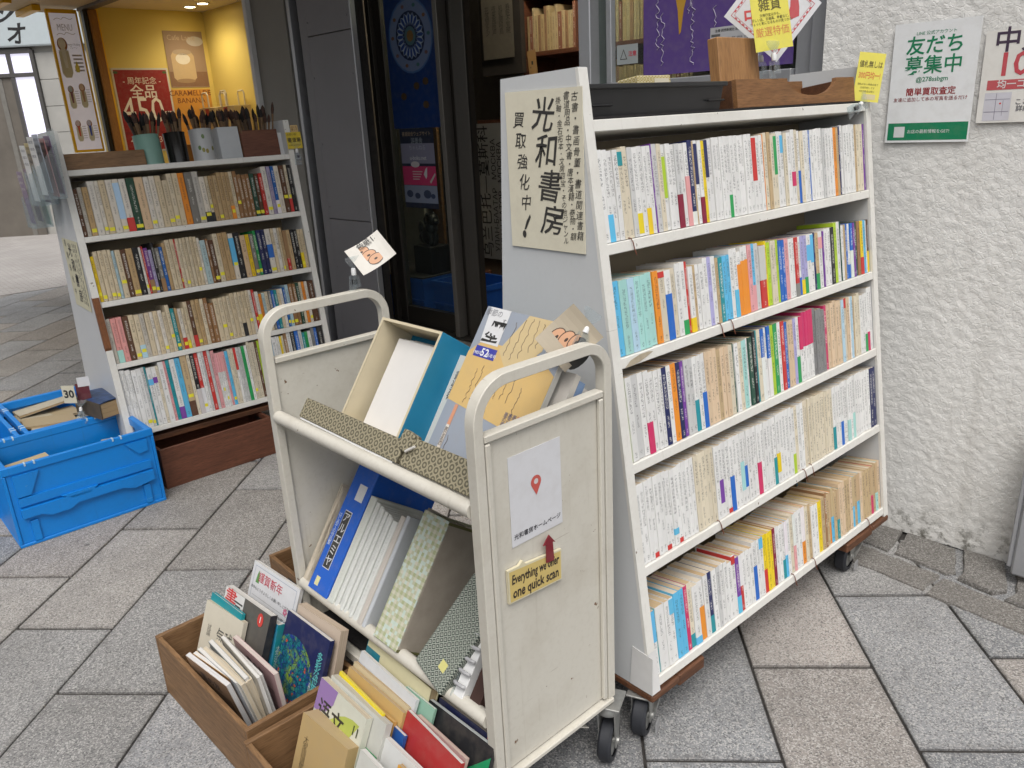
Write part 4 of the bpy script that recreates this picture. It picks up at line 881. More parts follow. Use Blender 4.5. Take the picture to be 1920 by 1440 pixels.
def bookcase(name, M, W, prof, boards, th, label, alpha_s, depth, top_depth, side_mat=M_SHELF_SIDE):
    """sloped-front shelving: end panels, tilted boards, back board"""
    o = empty(name, M, label, 'bookcase')
    pt = 0.024
    for x, nm in ((0.0, 'end_panel'), (W-pt, 'end_panel')):
        mb = MB(); mb.prism(prof, x, x+pt, 'x'); mb.build(nm, side_mat, o)
    al = math.atan(alpha_s); zb = prof[0][1]
    for i, z in enumerate(boards):
        yf = (z - zb)*alpha_s
        mb = MB(); MM = T(0, yf, z) @ RX(-al)
        dpt = top_depth if i == 0 else depth
        mb.box(pt+0.0005, W-pt-0.0005, 0.0, dpt, -th, 0.0, b=0.0015, M=MM); mb.build('shelf_board', M_SHELF, o)
    zt = boards[0]; yt = (zt-zb)*alpha_s
    mb = MB(); Lz = (zt - boards[-1])/math.cos(al)
    mb.box(pt+0.001, W-pt-0.001, depth-0.045, depth-0.035, -Lz+0.001, -th-0.001, M=T(0, yt, zt) @ RX(-al)); mb.build('back_board', M_BACK, o)
    # front edge banding, a touch proud
    for x in (0.0, W-pt):
        a = Vector((0, prof[0][0], prof[0][1])); b_ = Vector((0, prof[1][0], prof[1][1]))
        mb = MB(); mb.prism([(a.y-0.002, a.z+0.001), (a.y+0.006, a.z+0.001), (b_.y+0.006, b_.z-0.001), (b_.y-0.002, b_.z-0.001)], x-0.0008, x+pt+0.0008, 'x'); mb.build('edge_band', M_SHELF, o)
    return o
SB = 0.14; AL = math.atan(SB)
MBC = T(1.159, 0.9675, 0) @ RZ(R(1.35))
WB = 1.178
bc = bookcase('tall_bookcase', MBC, WB, [(0.0, 0.139), (0.188, 1.481), (0.412, 1.473), (0.50, 0.139)], [1.384, 1.145, 0.910, 0.680, 0.442, 0.170], 0.023,
              'tall white sloped bookcase on casters packed with paperbacks', SB, 0.25, 0.222)
# caster boards and casters
MB().box(0.101, WB-0.101, 0.06, 0.47, 0.120, 0.1385, b=0.003).build('base_board', M_BASEWOOD, bc); MB().box(0.1005, 0.20, -0.002, 0.059, 0.105, 0.1385, b=0.004).build('base_board', M_BASEWOOD, bc); MB().box(WB-0.26, WB-0.1005, -0.002, 0.059, 0.108, 0.1385, b=0.004).build('base_board', M_BASEWOOD, bc)
MB().box(-0.002, 0.10, -0.004, 0.48, 0.118, 0.1385, b=0.004).build('base_board', M_BASEWOOD, bc)
MB().box(WB-0.10, WB+0.002, -0.004, 0.48, 0.118, 0.1385, b=0.004).build('base_board', M_BASEWOOD, bc)
def caster(parent, x, y, ztop, ang, r=0.05, w=0.026, brake=True):
    c = bpy.data.objects.new('caster', None); COL.objects.link(c); c.parent = parent; c.matrix_basis = T(x, y, 0) @ RZ(ang)
    MB().lathe([(r-0.014, -w/2), (r-0.004, -w/2), (r, -w/2+0.005), (r, w/2-0.005), (r-0.004, w/2), (r-0.014, w/2)], 28, M=T(0, 0, r+0.001) @ RX(math.pi/2)).build('tyre', M_RUBBER, c, smooth='auto')
    MB().lathe([(0, -w/2+0.004), (r-0.015, -w/2+0.004), (r-0.015, w/2-0.004), (0, w/2-0.004)], 20, M=T(0, 0, r+0.001) @ RX(math.pi/2)).build('hub', M_STEEL, c)
    f = MB()
    for s in (-1, 1):
        f.prism([(-0.012, r-0.012), (0.012, r-0.012), (0.034, ztop-0.012), (-0.020, ztop-0.012)], s*(w/2+0.004)-0.0015, s*(w/2+0.004)+0.0015, 'y')
    f.box(-0.020, 0.034, -w/2-0.006, w/2+0.006, ztop-0.0115, ztop-0.006)
    f.build('fork', M_STEEL, c)
    MB().box(-0.03, 0.04, -0.032, 0.032, ztop-0.0055, ztop-0.0005, b=0.001).build('plate', M_STEEL, c)
    MB().lathe([(0, -w/2-0.010), (0.008, -w/2-0.010), (0.008, w/2+0.010), (0, w/2+0.010)], 10, M=T(0, 0, r+0.001) @ RX(math.pi/2)).build('axle', M_STEEL, c)
    if brake:
        MB().prism([(0.010, r+0.012), (0.055, r+0.016), (0.075, r+0.030), (0.080, r+0.026), (0.060, r+0.006), (0.012, r-0.006)], -w/2-0.012, w/2+0.012, 'y').build('brake_lever', M_STEEL, c)
        MB().prism([(-0.012, 0.012), (0.018, 0.012), (0.016, 0.036), (-0.010, 0.036)], -w/2-0.020, -w/2-0.0165, 'y').build('release_tab', plain('bright_zinc', (0.55, 0.55, 0.56), 0.35, metallic=0.6), c)
    return c
caster(bc, 0.022, 0.045, 0.1175, R(25), w=0.034); caster(bc, 1.005, 0.045, 0.1175, R(8), w=0.034); caster(bc, 0.06, 0.42, 0.1175, R(50)); caster(bc, WB-0.10, 0.42, 0.1175, R(50))
# tape and cup marks on the bookcase
tp = MB(); tp.prism([(-0.0035, 0.141), (-0.0032, 0.24), (0.055, 0.245), (0.062, 0.141)], -0.0025, -0.0012, 'x'); tp.build('corner_tape', plain('white_tape', (0.72, 0.71, 0.69), 0.35, var=0.06), bc)
tp = MB(); yf = lambda z: (z-0.139)*SB
tp.add([(-0.0012, yf(0.142)-0.0045, 0.142), (0.026, yf(0.142)-0.0045, 0.142), (0.0255, yf(0.245)-0.0045, 0.245), (-0.0012, yf(0.245)-0.0045, 0.245)], [(0, 1, 2, 3)]); tp.build('corner_tape', plain('white_tape', (0.72, 0.71, 0.69)), bc)
pt_ = MB(); pt_.add([(0.04+0.005*i, yf(0.892)-0.0012, 0.8895+0.0005) for i in range(2)] + [], [])
chip = [(0.035, 0.8885), (0.055, 0.9005), (0.085, 0.9065), (0.115, 0.9065), (0.13, 0.9035), (0.11, 0.8975), (0.08, 0.8905), (0.05, 0.8885)]
cp = MB(); cp.add([(x, yf(z)-0.0012, z) for x, z in chip], [list(range(len(chip)))]); cp.build('chipped_patch', painted('bare_board', (0.42, 0.36, 0.26), 0.8, 0.5, (0.2, 0.15, 0.1), scale=60), bc)
BR = [("w16 w13/s0-30 w12 w12 c12/q82-97 c13 g12 w14/y3-26 w13 w11/y0-30 w12 P3 g13 c12 w12/L38-86 w13 w12 g14/R0-40 w14 w11/p0-60 n13/w0-16 e5 w11/n48-96 w10/R0-32 y9 w12/n55-100 w13 w12 w11 w11 w11 w12/E0-28 w12 w13 w12 w12 w12 w13 w14/r42-98 w12 w12 o3 c14 e12 c12 c13/E45-96 w13 w12/s72-95 c12 w16 w13/K25-44 c11 w13/b0-45 c13 w12 w10 b7 w12 w12 w13 w12 g12 w13 w12 w11 o14 e10 n8 w14 w13 w12 w13 w13 e10 c14 c18 P8", 0.183, 1.145, 'top row', [(0.66, 0.62, 0.54), (0.6, 0.52, 0.40), (0.7, 0.68, 0.62)], 0.108),
      ("s22 m22 l18 m16 m18 m18 o15 c18/r90-98 w18/b0-66 c15 w14 w15/E0-20 r7 w14/y0-22 e9 w12 w12 w14 v12 w14 e9 q13 s13 s13 w12 w12/s0-40 w13/o0-80 w13/o0-80 w13/o0-80 p14 s13/p0-38 g16 r22/g45-100 y6 L13 c12 c10 L8 b12 b12 p18 w13 w10 r14/G0-22 w10/b0-30 v13/y0-25 v13/E0-28 w18/s55-82 w14/s50-98 n6 e14/E0-28 w18/p70-90 P6 w14 w14 k18 L14 w16 D4 w12 e8 b12 w10/b0-25 b12/w0-50 P10 D12 t14 y14/r0-32 s13 w8 B8/y0-40", 0.158, 0.910, 'second row', [(0.62, 0.54, 0.42), (0.66, 0.60, 0.50), (0.55, 0.45, 0.32)], 0.106),
      ("L8 w16 g18 w14 w14/K0-38 w13 w12 w10 n14 w12 o16 n13 P10 g14 g12 w12/q0-42 w12 w12/b0-48 a13 a13 a13 e12 a13 a14 c14 D6 w12 c13 m15 w8 D14 k12 q6 c12 b12/w0-60 w11 b12/w0-55 L14 E16 w12 r14 b12 a12 a12 v11 w12/E0-40 w11/K50-100 w11/K50-100 w11/K50-100 w11/K50-100 w11/K50-100 G13 G13 G13 G13 K12 a13 a13 a13 a13 a13 l12 c12/r85-100 a14 w6 l8 e10 c12 c12 w12 w12 w12/E0-30 w10/K0-30 w16", 0.180, 0.680, 'third row', [(0.55, 0.44, 0.30), (0.60, 0.50, 0.37), (0.48, 0.36, 0.23)], 0.110),
      ("w13*3 w12/r0-6 w13*2 w12/r0-6 w12 w13/s14-22 w12/r0-6 w12*4 c13*5 w13 w13/P20-52 w13 w12/r0-6 w13/b0-48 w13*2 w12/m20-60 w12/b22-52 w13*3 w13/K0-46 w12*4 w12/q0-40 w12/y16-44 w13*4 w12/L0-30 c12 w12*2 c12*10 c13 w12/q0-36 w12*2 w12/b0-38 w12*2 w12/m0-34 w12 w12/m0-40 w12 w13*5 n15 n17", 0.186, 0.442, 'fourth row', [(0.64, 0.56, 0.44), (0.60, 0.49, 0.35), (0.7, 0.66, 0.58)], 0.112),
      ("w14/s52-100 q4 w24 w13 w13/s75-98 s16 s14 K11 c13/q0-20 w18/s0-12 w16/o0-56 w14 n13/q0-28 w14 g12 w12 w12 w14 w12/r85-98 P12/s0-30 r10/w45-100 w13 w12 w13 w13/b0-58 w10 w13/s82-100 y12/r0-40 y14 y10 R11 w11 w12 w11/q0-34 s9/w40-100 w12 c12 p9/w45-100 w13 w13 o13/w40-100 c12 e14 w12 w14 y17 e14 t9 e12 o8/e42-100 s11/e48-100 e12 q11/e40-100 a14 a12 e12 e13 a12 s8/e42-100 e12 s14/e46-100 a12 e16 e13 e12 K11/e40-100 e12 m12/e38-100 a12", 0.160, 0.170, 'bottom row', [(0.60, 0.47, 0.31), (0.56, 0.41, 0.24), (0.68, 0.60, 0.48)], 0.106)]
for i, (spec, hh, zz, rn, pc, dd) in enumerate(BR):
    fill_row(MBC, 0.0265, WB-0.0265, zz, (zz-0.139)*SB, AL, spec, hh, dd, rn, 'tall bookcase', 11+i, pc, grp='paperbacks on the tall bookcase', hvar=0.0035 if i in (0, 3) else 0.008)
# sign on the end panel
def on_end_panel(M, y, z): return M @ T(-0.0035, y, z) @ Matrix(((0, 0, -1, 0), (-1, 0, 0, 0), (0, 1, 0, 0), (0, 0, 0, 1)))
bs = tag(sheet('shop_sign', 0.222, 0.32, on_end_panel(MBC, 0.285, 1.286), (0.76, 0.71, 0.56), M_GLOSS, thick=0.002), 'cream sign with large brush calligraphy on the bookcase end', 'sign')
INK = (0.035, 0.033, 0.03)
for i, ch in enumerate('光和書房'): text(bs, ch, 0.068, -0.002+0.006*i, 0.108-0.070*i, INK, bold=0.022, shear=0.2, rot=-0.06+0.03*(i%2), hand=0.07)
for i, ch in enumerate('買取強化中'): text(bs, ch, 0.034, -0.073+0.003*i, 0.102-0.042*i, INK, bold=0.012, shear=0.2, hand=0.07)
polypatch(bs, [(-0.060, -0.103), (-0.048, -0.088), (-0.046, -0.094), (-0.062, -0.120), (-0.068, -0.122)], INK, 0.0008); polypatch(bs, circ(-0.068, -0.131, 0.006, 0.008, 10), INK, 0.0008)
for k_, (x, s_, t0) in enumerate(((0.090, '古書・書画骨董・書道関連書籍', 0.148), (0.068, '書道用品・中文書・唐本漢籍・巻物・額', 0.150), (0.046, '掛軸・金石拓本・文房四宝・その他ジャンル', 0.142))):
    st = 0.288/len(s_)
    for i, ch in enumerate(s_): text(bs, ch, min(0.019, st*1.05), x+0.0006*i, t0-0.006-st*i, INK, shear=0.18, bold=0.0, hand=0.06)

# ------------------------------------------------------------------ things on top of the tall bookcase
zt = 1.385; yt = (1.384-0.139)*SB
def topm(x, y, z=0.0): return MBC @ T(x, yt+y, zt) @ RX(-AL) @ T(0, 0, z)
tag(MB().box(0.03, WB-0.03, 0.002, 0.19, 0.0, 0.004).build('top_mat', M_FELT, None, topm(0, 0, 0.0005)), 'thin black felt mat lining the bookcase top', 'mat')
tr = empty('black_tray', topm(0.035, 0.012, 0.005), 'shallow black plastic tray on top of the tall bookcase', 'tray')
mb = MB(); w, d, h = 0.455, 0.155, 0.062
def loft(mb, r0, r1, z0, z1):
    (a0, a1, b0, b1), (c0, c1, d0, d1) = r0, r1
    mb.add([(a0, b0, z0), (a1, b0, z0), (a1, b1, z0), (a0, b1, z0), (c0, d0, z1), (c1, d0, z1), (c1, d1, z1), (c0, d1, z1)], [(0, 1, 5, 4), (1, 2, 6, 5), (2, 3, 7, 6), (3, 0, 4, 7)])
loft(mb, (0.01, w-0.01, 0.01, d-0.01), (0, w, 0, d), 0.0, h-0.008); mb.add([(0.01, 0.01, 0), (w-0.01, 0.01, 0), (w-0.01, d-0.01, 0), (0.01, d-0.01, 0)], [(0, 1, 2, 3)])
loft(mb, (0.014, w-0.014, 0.014, d-0.014), (0.004, w-0.004, 0.004, d-0.004), 0.004, h-0.004); mb.add([(0.014, 0.014, 0.004), (w-0.014, 0.014, 0.004), (w-0.014, d-0.014, 0.004), (0.014, d-0.014, 0.004)], [(0, 1, 2, 3)])
mb.build('body', M_BLACK, tr)
mb = MB(); mb.box(-0.008, w+0.008, -0.008, -0.0005, h-0.012, h-0.002, b=0.002); mb.box(-0.008, w+0.008, d+0.0005, d+0.008, h-0.012, h-0.002, b=0.002); mb.box(-0.008, -0.0005, 0, d, h-0.012, h-0.002, b=0.002); mb.box(w+0.0005, w+0.008, 0, d, h-0.012, h-0.002, b=0.002); mb.build('rim', M_BLACK, tr)
for x in (0.035, w-0.035): MB().box(x-0.03, x+0.03, -0.0035, 0.004, 0.018, 0.022, b=0.001).build('moulded_rib', M_BLACK, tr)
def brocade(name, c1, c2, scale, mode):
    if name in MATS: return MATS[name]
    m, nt, b = new_mat(name); co = coords(nt)
    if mode == 'check':
        sx = N(nt, 'ShaderNodeSeparateXYZ'); nt.links.new(co, sx.inputs[0])
        fl_ = [mathn(nt, 'FLOOR', mathn(nt, 'MULTIPLY_ADD', sx.outputs[i], scale, 40.3)) for i in (0, 2)]
        pa_ = [mathn(nt, 'MODULO', q, 2.0) for q in fl_]
        wn_ = N(nt, 'ShaderNodeTexWhiteNoise'); cb_ = N(nt, 'ShaderNodeCombineXYZ'); nt.links.new(fl_[0], cb_.inputs[0]); nt.links.new(fl_[1], cb_.inputs[1]); nt.links.new(cb_.outputs[0], wn_.inputs['Vector'])
        f = mathn(nt, 'MULTIPLY', mathn(nt, 'ADD', pa_[0], pa_[1]), 0.5)
        c = mixc(nt, f, c1, c2); c = mixc(nt, mathn(nt, 'MULTIPLY', mathn(nt, 'GREATER_THAN', wn_.outputs['Value'], 0.72), 0.75), c, (0.52, 0.62, 0.58))
    else:
        v = N(nt, 'ShaderNodeTexVoronoi'); v.inputs['Scale'].default_value = scale; v.inputs['Randomness'].default_value = 0.0 if mode == 'hex' else 0.10; nt.links.new(co, v.inputs['Vector'])
        if mode == 'hex': v.distance = 'MANHATTAN'
        sn = mathn(nt, 'SINE', mathn(nt, 'MULTIPLY', v.outputs['Distance'], 17.0))
        n1 = noise_t(nt, co, scale*3, 2); f = ramp(nt, mathn(nt, 'ADD', sn, mathn(nt, 'MULTIPLY', n1, 0.8)), 0.3, 0.6)
        c = mixc(nt, f, c1, c2)
    nt.links.new(c, b.inputs['Base Color']); b.inputs['Roughness'].default_value = 0.7; bump(nt, b, noise_t(nt, co, 700, 2), 0.2, 0.0005)
    MATS[name] = m; return m
M_BROC = brocade('olive_brocade', (0.105, 0.092, 0.058), (0.30, 0.265, 0.175), 56, 'circ')
M_GOLD = brocade('gold_brocade', (0.34, 0.26, 0.06), (0.55, 0.48, 0.30), 90, 'circ')
gb_ = tag(MB().box(0.0, 0.115, 0.0, 0.06, 0.0, 0.075, b=0.002).build('gold_brocade_box', M_GOLD, None, topm(0.265, 0.075, 0.0095)), 'small gold brocade box standing in the black tray', 'box')
gb2 = tag(MB().box(0.0, 0.05, 0.0, 0.002, 0.0, 0.026).build('pale_label', M_COL, gb_, T(0.055, -0.0022, 0.042), color=(0.6, 0.55, 0.42)))
tag(MB().box(0.0, 0.13, 0.0, 0.07, 0.0, 0.040, b=0.002).build('navy_cloth_box', plain('navy_cloth', (0.02, 0.03, 0.06), 0.7), None, topm(0.115, 0.065, 0.0095)), 'dark cloth box lying low in the black tray', 'box')
wt = empty('wooden_tray', topm(0.535, 0.008, 0.005), 'open brown wooden tray with scooped front on the bookcase top', 'tray')
W_, D_, H_ = 0.575, 0.165, 0.064
scp = [(0.0, 0.0), (W_, 0.0), (W_, H_)] + [(0.475-0.125+0.125*math.cos(math.pi*i/14)+0.0, H_-0.043*math.sin(math.pi*i/14)) for i in range(15)] + [(0.0, H_)]
MB().prism(scp, 0.0, 0.012, 'y').build('front_board', M_TRAY, wt)
MB().box(0.0, W_, D_-0.012, D_, 0.0, H_+0.02, b=0.001).build('back_board', M_TRAY, wt)
MB().box(0.0, 0.012, 0.0125, D_-0.0125, 0.0, H_, b=0.001).build('end_board', M_TRAY_END, wt); MB().box(W_-0.012, W_, 0.0125, D_-0.0125, 0.0, H_, b=0.001).build('end_board', M_TRAY_END, wt)
MB().box(0.0125, W_-0.0125, 0.0125, D_-0.0125, 0.001, 0.008).build('floor_board', M_TRAY, wt)
wbk = tag(MB().box(0.0, 0.17, 0.0, 0.03, 0.0, 0.155, b=0.002).build('wooden_block', wood('pale_oak', (0.42, 0.22, 0.085), (0.30, 0.145, 0.05), 'Z'), None, topm(0.552, 0.060, 0.0135)), 'upright pale oak board standing in the wooden tray', 'board')
def clip(name, M, label, lean=0.0):
    """clear plastic sign clip: jaws, neck, white ball joint, head"""
    o = empty(name, M, label, 'sign clip')
    MB().prism([(-0.017, -0.052), (0.017, -0.052), (0.013, -0.02), (0.010, 0.0), (-0.010, 0.0), (-0.013, -0.02)], 0.005, 0.0075, 'y').build('jaw', M_CLEAR, o)
    MB().prism([(-0.015, -0.030), (0.015, -0.030), (0.010, 0.0), (-0.010, 0.0)], -0.0075, -0.005, 'y').build('jaw', M_CLEAR, o)
    MB().box(-0.005, 0.005, -0.0045, 0.0045, -0.022, -0.010).build('spring', M_BLACK, o)
    MB().lathe([(0.0, 0.001), (0.006, 0.001), (0.0065, 0.012), (0.005, 0.018), (0.0, 0.019)], 12).build('joint', M_WHITE, o, smooth='auto')
    MB().prism([(-0.004, 0.0195), (0.004, 0.0195), (0.024, 0.038), (0.024, 0.046), (-0.024, 0.046), (-0.024, 0.038)], -0.003, 0.003, 'y').build('head', M_CLEAR, o)
    return o
FY = Matrix(((1, 0, 0, 0), (0, 0, -1, 0), (0, 1, 0, 0), (0, 0, 0, 1)))      # sheet facing -y
YEL = (0.72, 0.64, 0.10)
clip('sign_clip', topm(0.700, 0.004, 0.110), 'clear plastic clip gripping the wooden tray front, holding yellow card')
yc = tag(sheet('yellow_price_card', 0.150, 0.215, topm(0.712, 0.012, 0.212) @ RZ(R(-25)) @ RY(-0.06) @ FY @ Matrix.Scale(0.70, 4), YEL), 'large yellow special price card above the wooden tray', 'card')
text(yc, '雑貨', 0.046, 0.0, 0.04, (0.12, 0.10, 0.02), bold=0.03)
for i, t_ in enumerate(('文房四宝以外も、', '珍しい品、古道具、骨董など、', 'ちょっと気になるものが見つかる!')): text(yc, t_, 0.0112, 0.0, 0.008-0.0125*i, (0.12, 0.10, 0.02), bold=0.02)
text(yc, '厳選特価', 0.034, 0.0, -0.048, (0.62, 0.22, 0.07), bold=0.0)
clip('sign_clip', topm(0.880, 0.150, 0.118), 'clear plastic clip on the tray back, holding the diamond card')
dc = tag(sheet('diamond_card', 0.325, 0.325, topm(0.838, 0.080, 0.242) @ RZ(R(-38)) @ FY @ RZ(R(45)) @ Matrix.Scale(0.56, 4), (0.62, 0.62, 0.63), M_GLOSS), 'white diamond card with red key-pattern border behind the yellow card', 'card')
for k_ in range(4):
    for off, w_ in ((0.140, 0.0026), (0.129, 0.0016)):
        mbp = MB(); mbp.add([(-off, off-w_, 0.0006), (off, off-w_, 0.0006), (off, off, 0.0006), (-off, off, 0.0006)], [(0, 1, 2, 3)], M=RZ(k_*math.pi/2)); mbp.build('red_line', M_INK, dc, color=(0.45, 0.05, 0.06))
    for i in range(11):
        x = -0.118+0.0225*i; mbp = MB()
        mbp.add([(x, 0.1315, 0.0007), (x+0.012, 0.1315, 0.0007), (x+0.012, 0.1375, 0.0007), (x, 0.1375, 0.0007)], [(0, 1, 2, 3)], M=RZ(k_*math.pi/2)); mbp.build('red_key', M_INK, dc, color=(0.5, 0.08, 0.09))
text(dc, '中', 0.085, -0.085, 0.055, (0.55, 0.06, 0.06), bold=0.05, rot=-math.pi/4)
polypatch(dc, [(0.02, -0.095), (0.055, -0.115), (0.085, -0.09), (0.115, -0.055), (0.085, -0.035), (0.06, -0.055), (0.035, -0.065)], (0.48, 0.07, 0.08), 0.0009)
yc2 = tag(sheet('yellow_sale_card', 0.085, 0.150, topm(1.150, -0.016, 0.066) @ RZ(R(-42)) @ RY(R(13)) @ FY @ Matrix.Scale(0.86, 4), YEL), 'small yellow price card clipped at the bookcase right corner', 'card')
text(yc2, '値札無しは', 0.0150, 0, 0.038, (0.10, 0.08, 0.02), bold=0.03, sy=1.5); text(yc2, '300円均一!', 0.0150, 0, 0.004, (0.62, 0.16, 0.05), bold=0.03, sy=1.6)
for i, t_ in enumerate(('値札のない商品は全て', '三百円均一です', '※店内商品は除く')): text(yc2, t_, 0.0068, 0, -0.022-0.011*i, (0.10, 0.08, 0.02))
patch(yc2, -0.01, 0.03, -0.068, -0.052, (0.60, 0.52, 0.30))
clip('sign_clip', topm(1.095, -0.010, -0.008) @ RY(R(70)), 'clear plastic clip at the corner, holding the small yellow card')

# ------------------------------------------------------------------ left bookcase
ML = T(0.722, 3.36, 0); WL = 0.965
lc = bookcase('left_bookcase', ML, WL, [(0.0, 0.20), (0.173, 1.432), (0.40, 1.425), (0.58, 0.20)], [1.286, 1.034, 0.779, 0.529, 0.244], 0.022,
              'white sloped bookcase of older hardbacks beside the blue crates', SB, 0.27, 0.24)
MB().box(0.01, WL-0.01, 0.02, 0.55, 0.175, 0.199, b=0.003).build('base_board', M_BASEWOOD, lc)
for x, y in ((0.08, 0.46), (WL-0.08, 0.46), (0.08, 0.34), (WL-0.08, 0.34)): caster(lc, x, y, 0.1745, 0.6)
ws = MB(); f2 = lambda z: (z-0.20)*SB
pl = [(-0.004, 0.53), (-0.007, 0.56), (-0.007, 0.74), (0.02, 0.77), (0.03, 0.74), (0.03, 0.56), (0.02, 0.53)]
mb = MB(); mb.prism([(f2(0.60)-0.008, 0.60), (f2(0.60)-0.002, 0.585), (f2(0.60)+0.012, 0.60), (f2(0.80)+0.012, 0.80), (f2(0.80)-0.006, 0.80)], -0.002, 0.022, 'x'); mb.build('wood_patch', wood('patch_wood', (0.24, 0.09, 0.03), (0.17, 0.06, 0.02), 'Z'), lc)
LR = [("B12 g12 e16 w20 w12 c18 w20 w18/l25-93 w20/r0-26 D24 a26 w16 w18 c18 c17 c16 c18 o20 G24 g20 w18/k0-22 c10/k0-20 e14*4 e12/o0-28 c12 t13 t14 t14 t13 D16 B14 r14 w18 v14 b12/w0-28 w18 B18 c10/r0-28 k16", 0.196, 1.034, 'top row'),
      ("y12 c14 c14 c16 c12 l10 c18 B16 e22 k20 w8 r6 P14/t0-30 v12 k10 G14/t0-30 b12 e12 c16 c14 r4 c12*6 w10 l20 t10 B18 c18 e18 e20 w18/s30-90 k24 a20 y16 G16 E12 n18 n16 w22/b35-65 c12 w14 c8 e12 r14/t30-100 e16 k14 k14 c12/y0-40 c14", 0.190, 0.779, 'second row'),
      ("g14 p18/m0-28 p20 B20 c18 c18/l0-30 g16 c18 w12 c16 w14 c14 c14 q14 e10 w14/r0-28 c10/y0-20 c14 B14/r0-25 e14 e16 c14 t16 t18 c18 c18 c14 c14 c16 c14 c14/k0-30 c14 c14 w12 r10 w14/y20-45 o12 l12 c14 G12 b12 q12 c12 w12 b10 l14 t16 t14 D14 c12 o12 w12 B26", 0.182, 0.529, 'third row'),
      ("w8*4 w15*2 g9 q4 w14/s70-80 w13/P72-82 c9 w16 p8 q11 w16/P0-20 s17 e20/B0-24 c10 k14/g0-40 r12/w0-40 w10 g8 r12 g9 p12 w6*4/p65-100 p8 s10 c9*2 w8/r60-100 g9*2 E11 w9 c9*3 B8 L7 o8 g6 P8 r3 D6 q6 l7 w12 w7*2 y7 c8 t12 w14 k14 b14 g13 q10 E11 w12 G13 b10 k22", 0.258, 0.244, 'bottom row')]
LR[3] = (LR[3][0].replace('w6*4/p65-100', 'w6/p65-100*4'), *LR[3][1:])
for i, (spec, hh, zz, rn) in enumerate(LR):
    fill_row(ML, 0.0265, WL-0.0265, zz, (zz-0.20)*SB, AL, spec, hh, 0.14 if i < 3 else 0.19, rn, 'left bookcase', 31+i, [(0.55, 0.46, 0.33), (0.60, 0.54, 0.44), (0.45, 0.35, 0.22)] if i < 3 else [(0.66, 0.65, 0.62)], hard=i < 3, stickers=True, thing='hardback' if i < 3 else 'magazine', hvar=0.016, grp='older books on the left bookcase')
ls = tag(sheet('small_shop_sign', 0.245, 0.28, on_end_panel(ML, 0.255, 0.877) @ Matrix.Diagonal((-1, 1, -1, 1)) @ RY(math.pi), (0.64, 0.60, 0.42), M_COL, thick=0.0015), 'cream calligraphy sign on the left bookcase end panel', 'sign')
for i, ch in enumerate('光和書房'): text(ls, ch, 0.058, -0.02+0.006*i, 0.095-0.062*i, INK, bold=0.035, shear=0.2, hand=0.07)
for x, s_ in ((0.095, '古書・書画骨董・書道関連書籍'), (0.070, '書道用品・中文書・唐本漢籍'), (0.045, '掛軸・金石拓本・文房四宝'), (-0.075, '買取強化中')):
    st = 0.25/len(s_)
    for i, ch in enumerate(s_): text(ls, ch, 0.017 if x > 0 else 0.03, x, 0.12-st*i, INK)
# brush pots on the left bookcase
def ltop(x, y): return ML @ T(x, 0, 0) @ T(0, (1.286-0.20)*SB, 1.287) @ RX(-AL) @ T(0, y, 0)
ltr = empty('long_wooden_tray', ltop(0.028, 0.020), 'long dark brown wooden tray on the left bookcase', 'tray')
MB().box(0, 0.30, 0, 0.012, 0, 0.062, b=0.002).build('front_board', M_WOODBOX_X, ltr); MB().box(0, 0.30, 0.10, 0.112, 0, 0.062, b=0.002).build('back_board', M_WOODBOX_X, ltr)
MB().box(-0.001, 0.013, 0.0125, 0.0995, 0, 0.061, b=0.001).build('end_board', M_WOODBOX, ltr); MB().box(0.287, 0.301, 0.0125, 0.0995, 0, 0.061, b=0.001).build('end_board', M_WOODBOX, ltr); MB().box(0.0135, 0.2865, 0.0125, 0.0995, 0, 0.008).build('floor_board', M_WOODBOX_X, ltr)
def can(name, x, r, h, m, label, taper=1.0, square=False, n_=24):
    o = empty(name, ltop(x, 0.075), label, 'brush pot')
    mb = MB()
    if square:
        mb.box(-r, r, -r, r, 0, 0.004); mb.box(-r, r, -r, -r+0.004, 0.0041, h, b=0.001); mb.box(-r, r, r-0.004, r, 0.0041, h, b=0.001); mb.box(-r, -r+0.004, -r+0.0041, r-0.0041, 0.0041, h); mb.box(r-0.004, r, -r+0.0041, r-0.0041, 0.0041, h)
    else: mb.lathe([(0, 0), (r*taper, 0), (r*taper, 0.003), (r, h-0.003), (r+0.0012, h), (r-0.003, h), (r*taper-0.003, 0.006), (0, 0.006)], n_)
    mb.build('body', m, o, smooth=False if square else 'auto')
    return o
p1_ = can('brush_pot', 0.362, 0.051, 0.122, plain('mint_enamel', (0.20, 0.36, 0.30), 0.4, var=0.08), 'mint green enamel pot full of calligraphy brushes')
p2_ = can('brush_pot', 0.476, 0.044, 0.126, plain('black_glaze', (0.012, 0.011, 0.010), 0.2, var=0.2), 'glossy black pot full of calligraphy brushes', 0.95)
p3_ = can('brush_pot', 0.588, 0.047, 0.134, plain('pale_porcelain', (0.50, 0.51, 0.51), 0.3, var=0.05), 'pale porcelain pot with painted flowers full of brushes')
p4_ = can('brush_pot', 0.692, 0.046, 0.134, plain('pale_tin', (0.50, 0.52, 0.53), 0.35, var=0.06), 'square pale tin full of calligraphy brushes', square=True)
